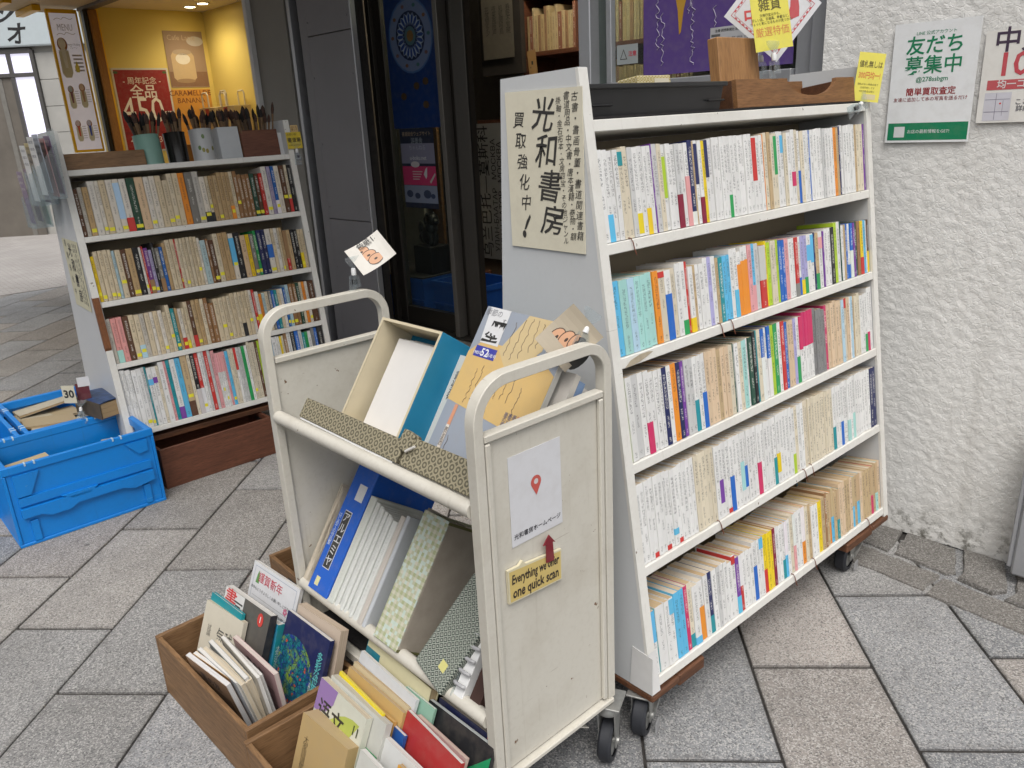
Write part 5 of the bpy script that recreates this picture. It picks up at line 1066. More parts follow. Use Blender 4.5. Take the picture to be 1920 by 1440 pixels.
for a, z_, c_ in ((-1.9, 0.045, (0.25, 0.24, 0.05)), (-2.2, 0.055, (0.12, 0.2, 0.05)), (-1.6, 0.04, (0.28, 0.22, 0.05)), (-1.0, 0.05, (0.2, 0.2, 0.06)), (-1.75, 0.10, (0.15, 0.22, 0.08))):
    MB().add([(0.0478*math.cos(a+0.14*math.cos(t)), 0.0478*math.sin(a+0.14*math.cos(t)), z_+0.010*math.sin(t)) for t in [i*math.pi/4 for i in range(8)]], [list(range(8))]).build('painted_flower', M_INK, p3_, color=c_)
p5_ = empty('brush_box', ltop(0.745, 0.03), 'red-brown wooden box crammed with calligraphy brushes', 'brush box')
MB().box(0, 0.172, 0, 0.008, 0, 0.115, b=0.002).build('front_board', M_WOODRED, p5_); MB().box(0, 0.172, 0.092, 0.10, 0, 0.115, b=0.002).build('back_board', M_WOODRED, p5_); MB().box(-0.001, 0.012, 0.0085, 0.0915, 0, 0.125, b=0.001).build('end_board', M_TRAY, p5_); MB().box(0.160, 0.173, 0.0085, 0.0915, 0, 0.115, b=0.001).build('end_board', M_WOODRED, p5_); MB().box(0.0125, 0.1595, 0.0085, 0.0915, 0, 0.006).build('floor_board', M_WOODRED, p5_)
M_CANE = plain('brush_cane', (0.19, 0.11, 0.05), 0.5, var=0.25, scale=40); M_CANEd = plain('brush_dark_handle', (0.05, 0.03, 0.022), 0.45); M_HAIR = plain('brush_hair_dark', (0.016, 0.013, 0.011), 0.8, var=0.4, scale=90); M_HAIRB = plain('brush_hair_brown', (0.075, 0.035, 0.022), 0.8, var=0.4, scale=90)
def make_brush(L_, r_, hair, cane, hl):
    mb = MB(); mb.lathe([(0, 0), (r_, 0), (r_, L_*0.8), (r_*1.35, L_), (0, L_)], 8); hd = MB()
    hd.lathe([(r_*1.2, L_+0.0005), (r_*1.75, L_+hl*0.35), (r_*1.35, L_+hl*0.75), (0.0006, L_+hl)], 8)
    return mb, cane, hd, hair
rb = random.Random(44); meshes = []
for i in range(10):
    mb, cn, hd, hr = make_brush(rb.uniform(0.125, 0.165), rb.uniform(0.0038, 0.0066), rb.choice([M_HAIR, M_HAIR, M_HAIRB]), rb.choice([M_CANE, M_CANE, M_CANEd]), rb.uniform(0.034, 0.058))
    a = mb.build('calligraphy_brush', cn); b_ = hd.build('bristle_tip', hr, a, smooth=True); meshes.append((a.data, b_.data)); bpy.data.objects.remove(b_); bpy.data.objects.remove(a)
def brushes(M, n_, rx, ry, spread, where):
    for i in range(n_):
        ma, mh = rb.choice(meshes)
        a = bpy.data.objects.new('calligraphy_brush', ma); COL.objects.link(a); h_ = bpy.data.objects.new('bristle_tip', mh); COL.objects.link(h_); h_.parent = a
        ux, uy = rb.uniform(-1, 1), rb.uniform(-1, 1)
        a.matrix_basis = M @ T(ux*rx*0.45, uy*ry*0.45, 0.010+rb.uniform(-0.002, 0.02)) @ RY(ux*spread*rb.uniform(0.6, 1.2)) @ RX(-uy*spread*0.7) @ RZ(rb.uniform(0, 6))
        tag(a, 'calligraphy brush standing in the ' + where, 'brush', 'brushes in the ' + where)
for p, n_, r_, sp, wh in ((p1_, 15, 0.045, 0.24, 'mint green pot'), (p2_, 13, 0.038, 0.22, 'glossy black pot'), (p3_, 14, 0.042, 0.26, 'flowered porcelain pot'), (p4_, 15, 0.040, 0.22, 'square pale tin')): brushes(p.matrix_basis.copy(), n_, r_, r_, sp, wh)
brushes(p5_.matrix_basis @ T(0.086, 0.05, 0), 30, 0.15, 0.07, 0.22, 'red-brown wooden box')
cdl = tag(sheet('brush_price_card', 0.072, 0.072, ltop(0.972, -0.012) @ T(0.0, 0, 0.055) @ FY, (0.62, 0.46, 0.03)), 'small yellow brush price card at the left bookcase corner', 'card')
text(cdl, '書道筆', 0.022, 0, 0.0, (0.05, 0.04, 0.01), bold=0.04); text(cdl, 'お買い得!', 0.011, -0.008, 0.025, (0.05, 0.04, 0.01)); text(cdl, '店内にもあります', 0.0075, 0, -0.022, (0.05, 0.04, 0.01))
cdt = tag(sheet('bubble_card', 0.036, 0.030, ltop(0.985, -0.006) @ T(0, 0, 0.107) @ FY, (0.60, 0.42, 0.18)), 'tan speech card above the yellow brush price card', 'card')
text(cdt, 'ぼくも\n書くぞ', 0.010, 0, 0, (0.08, 0.03, 0.01))
clip('sign_clip', ltop(0.975, -0.012) @ T(0, 0, 0.0), 'clear plastic clip below the yellow brush price card')
tag(MB().box(0, 0.05, 0, 0.06, 0, 0.10, b=0.001).build('white_card_box', M_WHITE, None, ltop(0.918, 0.045)), 'white card box beside the wooden brush box', 'box')
# leaflet holders on the end panel of the left bookcase
def holder(y, z, label, n_, cols):
    o = empty('leaflet_holder', ML @ T(-0.012, y, z) @ RZ(math.pi/2), label, 'leaflet holder')     # local x along the panel, y out of it
    M_C = M_CLEAR; w, d, h = 0.115, 0.075, 0.20
    MB().box(0, w, -0.001, 0.001, 0.0, h+0.05, b=0.0004).build('back_plate', M_C, o)
    fp = [(0, 0), (w, 0), (w, h*0.62), (w*0.82, h*0.60), (w*0.6, h*0.42), (w*0.4, h*0.42), (w*0.18, h*0.60), (0, h*0.62)]
    MB().prism(fp, d-0.001, d+0.001, 'y').build('front_plate', M_C, o)
    for x in (0.0, w): MB().prism([(0.0015, 0), (d-0.0015, 0), (d-0.0015, h*0.60), (0.0015, h)], x-0.001, x+0.001, 'x').build('side_plate', M_C, o)
    MB().box(0.0015, w-0.0015, 0.0015, d-0.0015, 0.0, 0.002).build('floor_plate', M_C, o)
    for i in range(n_):
        c_, wd = cols[i % len(cols)]
        q_ = tag(sheet('leaflet', 0.099, 0.21, o.matrix_basis @ T(w/2, 0.012+0.055*i/max(1, n_-1), 0.112+0.008*((n_-i) % 3)) @ RX(R(-3)) @ Matrix(((-1, 0, 0, 0), (0, 0, 1, 0), (0, 1, 0, 0), (0, 0, 0, 1))), c_, M_GLOSS, thick=0.0012), '%s leaflet in the %s' % (wd, label.split(' clear')[0] + ' clear holder'), 'leaflet')
        for k_ in range(3): text(q_, '光和書房ご案内', 0.011, 0, 0.085-0.025*k_, (0.1, 0.1, 0.12) if lum(c_) > 0.2 else (0.7, 0.68, 0.62))
    return o
holder(0.06, 1.19, 'front clear acrylic leaflet holder on the left bookcase end', 4, [((0.10, 0.03, 0.14), 'purple'), ((0.55, 0.22, 0.22), 'pink'), ((0.42, 0.46, 0.55), 'pale blue'), ((0.62, 0.62, 0.60), 'white')])
holder(0.235, 1.16, 'middle clear acrylic leaflet holder on the left bookcase end', 4, [((0.60, 0.59, 0.52), 'cream'), ((0.10, 0.03, 0.13), 'violet'), ((0.45, 0.33, 0.06), 'golden'), ((0.66, 0.66, 0.64), 'plain white')])
holder(0.42, 1.06, 'rear clear acrylic leaflet holder on the left bookcase end', 3, [((0.14, 0.36, 0.26), 'green'), ((0.09, 0.03, 0.12), 'plum'), ((0.12, 0.05, 0.16), 'dark purple')])

# ------------------------------------------------------------------ book cart
MC = T(0.722, 0.985, 0) @ RZ(math.atan(0.045))
cart = empty('book_cart', MC, 'cream steel library cart with arched handles and sloping shelves', 'book cart')
LCART = 0.765; UW = 0.355
S55, C55 = math.sin(R(55)), math.cos(R(55))
PR = [(-0.0105, -0.011), (-0.009, -0.0125), (0.009, -0.0125), (0.0105, -0.011), (0.0105, 0.011), (0.009, 0.0125), (-0.009, 0.0125), (-0.0105, 0.011)]
def arch(v, top, rad_l, rad_r):
    pts = [(0.013, v, 0.172)]
    n_ = 9
    pts.append((0.013, v, top-rad_l-0.02))
    for i in range(n_+1):
        a = math.pi - math.pi/2*i/n_; pts.append((0.013+rad_l+rad_l*math.cos(a), v, top-rad_l+rad_l*math.sin(a)))
    for i in range(n_+1):
        a = math.pi/2 - math.pi/2*i/n_; pts.append((UW-0.013-rad_r+rad_r*math.cos(a), v, top-rad_r+rad_r*math.sin(a)))
    pts.append((UW-0.013, v, top-rad_r-0.02)); pts.append((UW-0.013, v, 0.172))
    return pts
for v, tp_, rl, rr_ in ((0.012, 0.983, 0.072, 0.055), (LCART-0.012, 0.998, 0.060, 0.060)):
    MB().tube(arch(v, tp_, rl, rr_), 0, prof=PR, upv=(0, 1, 0)).build('arched_frame', M_CART, cart, smooth='auto')
    MB().box(0.0262, UW-0.0262, v-0.002, v+0.002, 0.176, 0.878).build('end_sheet', M_CART, cart)
    MB().box(0.0262, UW-0.0262, v-0.011, v+0.011, 0.879, 0.893, b=0.002).build('top_bar', M_CART, cart)
    MB().box(0.010, UW-0.010, v-0.0165, v+0.010, 0.160, 0.1715, b=0.002).build('bottom_bar', M_CART, cart)
for u in (0.0265, UW-0.0385): MB().box(u, u+0.012, 0.0, 0.0095, 0.178, 0.877, b=0.002).build('sheet_rim', M_CART, cart)
for z in (0.752, 0.302):
    MB().tube([(0.012, 0.027, z), (0.012, LCART-0.027, z)], 0.0155, 14).build('lip_tube', M_CART, cart, smooth='auto')
    mb = MB(); MM = T(0.012, 0, z) @ Matrix(((S55, 0, C55, 0), (0, 1, 0, 0), (-C55, 0, S55, 0), (0, 0, 0, 1)))
    mb.box(0.006, 0.345, 0.027, LCART-0.027, -0.0035, -0.001, M=MM); mb.build('sloping_shelf', M_CART, cart)
    MB().tube([(0.315, 0.027, z-0.10), (0.315, LCART-0.027, z-0.10)], 0.009, 8).build('back_rail', M_CART, cart)
MB().box(0.028, UW-0.028, 0.027, LCART-0.027, 0.178, 0.190, b=0.002).build('bottom_shelf', M_CART, cart)
MB().box(0.006, 0.0275, 0.027, LCART-0.027, 0.172, 0.198, b=0.003).build('bottom_lip', M_CART, cart)
def cart_caster(u, v, ang):
    c = caster(cart, u, v, 0.158, ang, r=0.050, w=0.030, brake=False)
    MB().lathe([(0.0, 0.150), (0.022, 0.150), (0.027, 0.142), (0.027, 0.134), (0.024, 0.128), (0.0, 0.128)], 18).build('swivel_cup', M_STEEL, c, smooth='auto')
cart_caster(UW-0.013, 0.012, R(26)); cart_caster(UW-0.013, LCART-0.012, R(60)); cart_caster(0.013, LCART-0.012, R(40)); cart_caster(0.013, 0.012, R(20))
tag(MB().box(0.03, 0.30, 0.06, LCART-0.05, 0.0, 0.018, b=0.003).build('black_mat', M_FELT, None, MC @ T(0, 0, 0.1905)), 'folded black felt mat on the bottom shelf of the cart', 'mat')
# notices on the near end of the cart
def cpan(u, z): return MC @ T(u, 0.0085, z) @ FY
qp = tag(sheet('homepage_notice', 0.132, 0.178, cpan(0.147, 0.744), (0.66, 0.66, 0.68)), 'white homepage notice with red map pin on the cart end', 'notice')
text(qp, '光和書房ホームページ', 0.0122, 0, -0.071, (0.03, 0.03, 0.04), bold=0.03)
pin = [(0.0, -0.006)] + [(0.013*math.cos(R(-30)+R(240)*i/14), 0.021+0.013*math.sin(R(-30)+R(240)*i/14)) for i in range(15)]
polypatch(qp, pin, (0.55, 0.10, 0.08), 0.0006); polypatch(qp, circ(0.0, 0.022, 0.0055, None, 14), (0.62, 0.58, 0.57), 0.0008)
tgp = [(-0.070, -0.030), (0.068, -0.040), (0.070, 0.026), (-0.025, 0.036), (-0.032, 0.046), (-0.042, 0.039), (-0.070, 0.040)]
et = tag(sheet('english_tag', 0, 0, cpan(0.131, 0.578) @ T(0, 0, 0.006), (0.66, 0.60, 0.42), thick=0.006, poly=tgp), 'thick cream foam tag with hand lettered English on the cart end', 'tag')
polypatch(et, [(-0.067, -0.027), (0.066, -0.037), (0.067, 0.023), (-0.026, 0.032), (-0.067, 0.036)], (0.62, 0.47, 0.16), 0.0004)
text(et, 'Everything we offer', 0.0200, 0.0, 0.012, (0.03, 0.02, 0.015), 0.0008, bold=0.06, rot=-0.07, sx=0.78, sy=1.35, hand=0.06); text(et, 'one quick scan', 0.0240, 0.0, -0.016, (0.03, 0.02, 0.015), 0.0008, bold=0.06, rot=-0.06, sx=0.85, sy=1.2, hand=0.06)
ar = tag(sheet('red_arrow', 0, 0, cpan(0.166, 0.617) @ T(0, 0, 0.011), (0.20, 0.012, 0.022), thick=0.0025, poly=[(-0.010, -0.022), (0.010, -0.024), (0.008, 0.016), (0.015, 0.013), (-0.001, 0.034), (-0.017, 0.017), (-0.009, 0.016)]), 'dark red card arrow pointing up at the homepage notice', 'arrow')

# generic flat book: cover face in the xy plane facing +z, thickness towards -z
def flatbook(name, w, h, t, cov, page, M, label, cat='book', spine='R', hard=False, mat=None, group=None, spinecol=None, back=None):
    e = 0.0018 if hard else 0.0007; i_ = 0.003 if hard else 0.0004
    mb = MB(); mb.box(0, w, 0, h, -e, 0); o = mb.build(name, mat or M_GLOSS, None, M, color=cov)
    MB().box(0, w, 0, h, -t, -t+e).build('back_cover', mat or M_GLOSS, o, color=back or cov)
    if spine in 'LR':
        x0_, x1_ = (w+0.0001, w+0.0001+e) if spine == 'R' else (-e-0.0001, -0.0001)
        sp = MB().box(x0_, x1_, 0, h, -t, 0).build('spine', mat or M_GLOSS, o, color=spinecol or cov)
    MB().box(i_, w-i_, i_, h-i_, -t+e+0.0001, -e-0.0001).build('page_block', M_PAGE2, o, color=page)
    LASTB[0] = o
    return tag(o, label, cat, group)
LASTB = [None]
def page2():
    m, nt, b = new_mat('page_edges_flat'); oi = N(nt, 'ShaderNodeObjectInfo')
    mp = N(nt, 'ShaderNodeMapping'); nt.links.new(coords(nt), mp.inputs[0]); mp.inputs['Scale'].default_value = (5, 5, 1100)
    n1 = noise_t(nt, mp.outputs[0], 1.0, 3, 0.6)
    c = mixc(nt, mathn(nt, 'MULTIPLY', ramp(nt, n1, 0.42, 0.72), 0.5), oi.outputs['Color'], (0.30, 0.22, 0.14)); nt.links.new(c, b.inputs['Base Color']); b.inputs['Roughness'].default_value = 0.9
    return m
M_PAGE2 = page2()
WP = (0.66, 0.65, 0.62); CP_ = (0.58, 0.50, 0.37); BP_ = (0.45, 0.33, 0.19)
# --- second sloping shelf: spines on the lip, leaning back
def lean_frame(v, z, d=0.0, l=0.0):
    """x = towards the near end, y = into the shelf, z = up the lean"""
    return MC @ Matrix(((0, S55, C55, 0.0 + d*S55 + l*C55), (-1, 0, 0, v), (0, -C55, S55, z - d*C55 + l*S55), (0, 0, 0, 1)))
ZL = 0.316
crm = MB(); rr = random.Random(9)
for i in range(9):
    a = 0.0035*i; crm.prism([(a, 0), (a+0.0016, 0), (a+0.0016+0.006*math.sin(i*0.7), 0.14), (a-0.004+0.006*math.sin(i*0.7), 0.27-0.006*i), (a-0.006+0.006*math.sin(i*0.7), 0.27-0.006*i), (a-0.0012, 0.14)], 0.0, 0.19-0.004*i, 'y')
tag(crm.build('paper_sheaf', plain('cream_paper', (0.60, 0.53, 0.42), 0.85, var=0.1), None, lean_frame(0.735, ZL-0.012)), 'loose sheaf of cream folded papers at the far end of the middle shelf', 'papers', kind='stuff')
blu = book('blue_slipcase', 0.088, 0.21, 0.335, (0.012, 0.105, 0.50), WP, lean_frame(0.697, ZL), ink=(0.5, 0.6, 0.7), glyph=0.0085, hard=True); blu['glyph'] = 0.0001
tag(blu, 'bright blue slipcase with black and white title strip on the cart', 'slipcase')
SPF = Matrix(((1, 0, 0, 0), (0, 0, -1, 0), (0, 1, 0, 0), (0, 0, 0, 1)))
def spine_sheet(parent, t, h, w_, hh_, x, z, col): return sheet('spine_label', w_, hh_, T(x, -0.0008, z) @ SPF, col, parent=parent)
lb_ = spine_sheet(blu, 0, 0, 0.030, 0.150, 0.040, 0.135, (0.62, 0.62, 0.62)); patch(lb_, -0.0135, 0.0135, -0.073, 0.073, (0.03, 0.03, 0.03), 0.0005)
text(lb_, 'アルエミヤ', 0.027, 0, 0, (0.62, 0.62, 0.62), 0.0008, bold=0.02, vert=True, space_line=1.05)
text(lb_, 'はじめての作品集', 0.013, -0.026, 0.02, (0.6, 0.66, 0.75), 0.0008, vert=True)
lb2 = spine_sheet(blu, 0, 0, 0.032, 0.042, 0.055, 0.262, (0.70, 0.70, 0.70)); spine_sheet(blu, 0, 0, 0.016, 0.022, 0.030, 0.024, (0.66, 0.62, 0.32))
v_ = 0.604; wl_ = [(0.026, 0.270, 'thick white-green'), (0.015, 0.262, 'white'), (0.013, 0.258, 'white'), (0.012, 0.255, 'white'), (0.012, 0.252, 'white'), (0.013, 0.250, 'white'), (0.012, 0.247, 'off-white'), (0.020, 0.243, 'pale grey')]
for i, (t_, h_, nm_) in enumerate(wl_):
    o = book('white_volume', t_-0.0008, 0.18, h_, (0.60, 0.61, 0.575) if i else (0.56, 0.58, 0.53), (0.62, 0.58, 0.5), lean_frame(v_, ZL, 0.003*(i % 3)), ink=(0.45, 0.45, 0.42), hard=True, mat=M_SPINE_MATT)
    tag(o, '%s cloth volume, %s after the blue slipcase on the cart' % (nm_, ORD(i+1)), 'book', 'pale volumes on the cart'); v_ -= t_ + 0.0006
o = book('white_volume', 0.017, 0.18, 0.262, (0.50, 0.46, 0.41), CP_, lean_frame(v_-0.003, ZL), hard=True, mat=M_SPINE_MATT); o['glyph'] = 0.0001; tag(o, 'beige cloth volume just before the silver one on the cart', 'book', 'pale volumes on the cart')
o = book('silver_volume', 0.012, 0.19, 0.268, (0.46, 0.48, 0.50), CP_, lean_frame(v_-0.022, ZL), hard=True, mat=M_SPINE_MATT); o['glyph'] = 0.0001; tag(o, 'thin silver volume beside the green checked case on the cart', 'book', 'pale volumes on the cart')
M_GING = brocade('green_check_cloth', (0.36, 0.39, 0.22), (0.55, 0.53, 0.42), 125, 'check'); M_HEX = brocade('hexagon_cloth', (0.035, 0.048, 0.038), (0.36, 0.385, 0.33), 66, 'hex')
gcase = MB(); gcase.box(0, 0.088, 0, 0.004, 0, 0.30, b=0.001)
gc = empty('checked_book_case', lean_frame(0.400, ZL, -0.004), 'grey-brown book case with green checked spine on the cart', 'book case')
gcase.build('spine', M_GING, gc)
MB().box(0.084, 0.088, 0.0045, 0.20, 0.0, 0.298, b=0.001).build('side_board', plain('grey_brown_board', (0.37, 0.325, 0.265), 0.85, var=0.1, scale=25, bmp=0.2), gc); MB().box(0.0, 0.004, 0.0045, 0.20, 0.0, 0.298, b=0.001).build('side_board', M_GING, gc)
MB().box(0.0045, 0.0835, 0.0045, 0.195, 0.003, 0.292).build('inner_volume', plain('inner_board', (0.34, 0.31, 0.26), 0.85), gc)
for a, b_ in ((0.0, 0.006), (0.292, 0.2985)): MB().box(0.0885, 0.0892, 0.0, 0.20, a, b_).build('cloth_trim', plain('moss_trim', (0.13, 0.13, 0.045), 0.8), gc)
hx = tag(MB().box(0, 0.105, 0, 0.045, 0, 0.225, b=0.002).build('hexagon_case', M_HEX, None, lean_frame(0.245, ZL+0.018, 0.0, 0.0) @ RY(R(16))), 'book case in dark hexagon cloth leaning on the cart shelf', 'book case')
sheet('price_dot', 0.020, 0.020, T(0.072, -0.0012, 0.045) @ SPF, (0.64, 0.60, 0.22), parent=hx)
cmb = empty('comb_binder', lean_frame(0.128, ZL, 0.0, -0.005), 'clear plastic comb binder next to the cart frame', 'binder')
MB().box(0, 0.002, 0.0, 0.12, 0, 0.23).build('cover', M_CLEAR, cmb); MB().box(0.0025, 0.030, 0.004, 0.12, 0.0, 0.22, b=0.001).build('leaves', M_WHITE, cmb)
for i in range(7): MB().tube([(0.001+0.03*(0.5-0.5*math.cos(a)), -0.006*math.sin(a)-0.001, 0.03+0.026*i) for a in [k*math.pi/8 for k in range(9)]], 0.004, 6).build('ring', plain('grey_plastic_ring', (0.42, 0.42, 0.43), 0.35), cmb)
tag(MB().box(0, 0.03, 0, 0.14, 0, 0.20, b=0.001).build('brown_volume', plain('dark_brown_cloth', (0.05, 0.022, 0.016), 0.8), None, lean_frame(0.088, ZL, 0.012, -0.004)), 'dark brown cloth volume wedged against the cart frame', 'book')
# grey slipcase behind the white volumes
tag(MB().box(0, 0.14, 0.0, 0.006, 0, 0.10, b=0.001).build('open_slipcase', plain('grey_board', (0.30, 0.275, 0.23), 0.85), None, lean_frame(0.505, ZL, 0.10, 0.195)), 'grey card slipcase edge standing behind the white volumes', 'slipcase')
# --- top shelf
def top_frame(v, d, l, tz=0.0):
    """cover frame: x towards the near end, y up the lean, z out of the shelf"""
    return MC @ Matrix(((0, C55, -S55, 0.012 + d*S55 + l*C55), (-1, 0, 0, v), (0, S55, C55, 0.752 - d*C55 + l*S55), (0, 0, 0, 1)))
bb = empty('blue_box', top_frame(0.578, 0.048, 0.055), 'open blue box lined cream with white booklets on the cart top', 'box')
BW, BH, BD = 0.222, 0.250, 0.098
M_BBLUE = plain('teal_blue_card', (0.008, 0.20, 0.36), 0.55, var=0.06); M_LIN = plain('cream_lining', (0.60, 0.52, 0.36), 0.8, var=0.06)
for nm_, (a, b_, c_, d_) in (('left_wall', (0, 0.004, 0, BH)), ('right_wall', (BW-0.004, BW, 0, BH)), ('top_wall', (0.0045, BW-0.0045, BH-0.004, BH)), ('bottom_wall', (0.0045, BW-0.0045, 0, 0.004))):
    MB().box(a, b_, c_, d_, -BD, 0, b=0.0008).build(nm_, M_BBLUE, bb)
for a, b_, c_, d_ in ((0.0042, 0.006, 0.0042, BH-0.0042), (BW-0.006, BW-0.0042, 0.0042, BH-0.0042), (0.0062, BW-0.0062, BH-0.006, BH-0.0042), (0.0062, BW-0.0062, 0.0042, 0.006)): MB().box(a, b_, c_, d_, -BD+0.004, -0.0006).build('lining', M_LIN, bb)
for a, b_, c_, d_ in ((0.0, 0.0062, 0.0, BH), (BW-0.0062, BW, 0.0, BH), (0.0063, BW-0.0063, BH-0.0062, BH)): MB().box(a, b_, c_, d_, 0.0002, 0.001).build('edge_trim', M_LIN, bb)
MB().box(0.0045, BW-0.0045, 0.0045, BH-0.0045, -BD, -BD+0.003).build('base', M_BBLUE, bb)
for i in range(4):
    tag(MB().box(0.030+0.002*i, BW-0.010, 0.008, BH-0.030+0.004*i, 0.0, 0.012-0.001*i, b=0.001).build('white_booklet', plain('white_booklet_card', (0.70, 0.68, 0.65), 0.6, var=0.03), None, bb.matrix_basis @ T(0, 0, -BD+0.004+0.0126*(3-i)) @ RY(-0.03)), 'white booklet in the blue box, %s' % ('uppermost of four' if i == 0 else ORD(i+1) + ' from the top'), 'booklet', 'booklets in the blue box')
br1 = tag(MB().box(0, 0.385, 0, 0.046, -0.030, 0, b=0.002).build('brocade_case', M_BROC, None, top_frame(0.655, -0.004, 0.022) @ RZ(R(-0.6))), 'long olive brocade case along the cart lip, far one', 'case')
MB().box(0.004, 0.37, -0.004, -0.0004, -0.012, -0.004).build('white_edge', M_WHITE, br1)
br2 = tag(MB().box(0, 0.215, 0, 0.060, -0.032, 0, b=0.002).build('brocade_case', M_BROC, None, top_frame(0.262, -0.002, 0.018)), 'wide olive brocade case along the cart lip, near one', 'case')
br3 = tag(MB().box(0, 0.040, 0, 0.040, -0.020, 0, b=0.002).build('brocade_case', M_BROC, None, top_frame(0.288, -0.006, 0.048) @ RZ(R(-8))), 'small square olive brocade case bridging the two long ones', 'case')
MB().tube([(0.040, 0.004, 0.004), (0.058, 0.022, 0.004)], 0.0028, 8).build('toggle_pin', plain('bone_pin', (0.62, 0.60, 0.56), 0.4), br3)
MAGP = (0.60, 0.57, 0.50)
wbk2 = flatbook('white_catalogue', 0.125, 0.235, 0.012, (0.52, 0.53, 0.50), WP, top_frame(0.372, 0.118, 0.045), 'white catalogue with small black lettering beside the blue box')
for i in range(4): text(wbk2, '書道芸術', 0.020, 0.035+0.022*i, 0.165-0.012*i, (0.05, 0.05, 0.05), vert=True)
mg = flatbook('calligraphy_magazine', 0.255, 0.335, 0.014, (0.29, 0.32, 0.37), WP, top_frame(0.322, 0.100, 0.060) @ RZ(R(-1.5)), 'large blue-grey and tan calligraphy magazine leaning on the cart', 'magazine', spinecol=(0.6, 0.58, 0.53))
polypatch(mg, [(0.0, 0.12), (0.0, 0.23), (0.03, 0.26), (0.20, 0.26), (0.255, 0.23), (0.255, 0.115), (0.20, 0.10), (0.10, 0.11)], (0.62, 0.42, 0.16), 0.0004)
polypatch(mg, [(0.085, 0.25), (0.13, 0.335), (0.21, 0.335), (0.20, 0.27), (0.135, 0.205)], (0.58, 0.45, 0.24), 0.0006)
polypatch(mg, [(0.15, 0.0), (0.255, 0.0), (0.255, 0.09), (0.19, 0.11)], (0.60, 0.55, 0.46), 0.0006); polypatch(mg, [(0.20, 0.335), (0.255, 0.335), (0.255, 0.29), (0.21, 0.27)], (0.62, 0.60, 0.54), 0.0007)
polypatch(mg, [(0.012, 0.335), (0.075, 0.335), (0.078, 0.255), (0.022, 0.255)], (0.66, 0.66, 0.66), 0.0008); text(mg, '墨', 0.056, 0.047, 0.277, (0.015, 0.015, 0.015), 0.0012, bold=0.03, shear=0.25, hand=0.10); text(mg, '季節の', 0.017, 0.030, 0.322, (0.2, 0.2, 0.22), 0.0012); text(mg, 'すみ', 0.011, 0.067, 0.305, (0.05, 0.05, 0.05), 0.0012, vert=True)
patch(mg, 0.018, 0.083, 0.224, 0.248, (0.04, 0.045, 0.32), 0.0008); text(mg, '52', 0.024, 0.050, 0.235, (0.8, 0.8, 0.8), 0.0012, bold=0.04); text(mg, '1985年', 0.010, 0.029, 0.232, (0.8, 0.8, 0.8), 0.0012); text(mg, '新年号', 0.010, 0.072, 0.232, (0.8, 0.8, 0.8), 0.0012)
patch(mg, 0.190, 0.225, 0.297, 0.314, (0.58, 0.06, 0.05), 0.0009); text(mg, '特集', 0.013, 0.2075, 0.3055, (0.8, 0.8, 0.8), 0.0012, bold=0.02)
patch(mg, 0.030, 0.040, 0.015, 0.115, (0.62, 0.28, 0.16), 0.0008); patch(mg, 0.030, 0.040, 0.013, 0.07, (0.66, 0.60, 0.52), 0.001); text(mg, '風社友会四', 0.010, 0.035, 0.043, (0.05, 0.03, 0.03), 0.0014, vert=True)
rr = random.Random(21)
for x0_, ya, yb in ((0.05, 0.20, 0.12), (0.065, 0.21, 0.13), (0.085, 0.19, 0.14), (0.11, 0.20, 0.13), (0.125, 0.215, 0.15), (0.145, 0.20, 0.15), (0.165, 0.21, 0.15), (0.19, 0.19, 0.13), (0.105, 0.315, 0.24), (0.125, 0.325, 0.235), (0.145, 0.33, 0.24), (0.165, 0.33, 0.255), (0.18, 0.325, 0.27), (0.18, 0.08, 0.02), (0.20, 0.085, 0.015), (0.225, 0.07, 0.02), (0.05, 0.05, 0.01)):
    pts = []; y = ya
    while y > yb: pts.append((x0_+rr.uniform(-0.003, 0.003), y, 0.0010)); y -= rr.uniform(0.003, 0.008)
    if len(pts) > 2: MB().tube(pts, 0.0006, 4).build('brush_line', M_INK, mg, color=(0.10, 0.07, 0.05))
for i in range(4): text(mg, '墨の美を訪ねて', 0.012, 0.215-0.012*i, 0.10, (0.45, 0.08, 0.10) if i == 0 else (0.12, 0.12, 0.2), 0.0012, vert=True)
for i, (t_, c_, ttl) in enumerate(((0.016, (0.62, 0.58, 0.52), '京都国'), (0.020, (0.20, 0.30, 0.48), '百選'), (0.017, (0.62, 0.60, 0.56), '特集三百年の書と美'), (0.013, (0.50, 0.30, 0.18), '続'), (0.013, (0.64, 0.61, 0.56), '日本永の二百'))):
    dd_ = 0.128 + sum((0.016, 0.020, 0.017, 0.013, 0.013)[:i])
    o = flatbook('art_magazine', 0.256, 0.285-0.008*i, t_-0.001, c_, WP, top_frame(0.292, dd_, 0.02), 'art magazine behind the calligraphy magazine, %s from the front' % ORD(i+1), 'magazine', spinecol=c_, group='magazines stacked on the cart')
    so = [c for c in o.children if c.name.startswith('spine')][0]
    tx = text(so, ttl, min(0.012, t_*0.75), 0, 0, (0.05, 0.04, 0.05), vert=True); tx.matrix_basis = T(0.256+0.0013, 0.17, -t_/2) @ RY(math.pi/2)
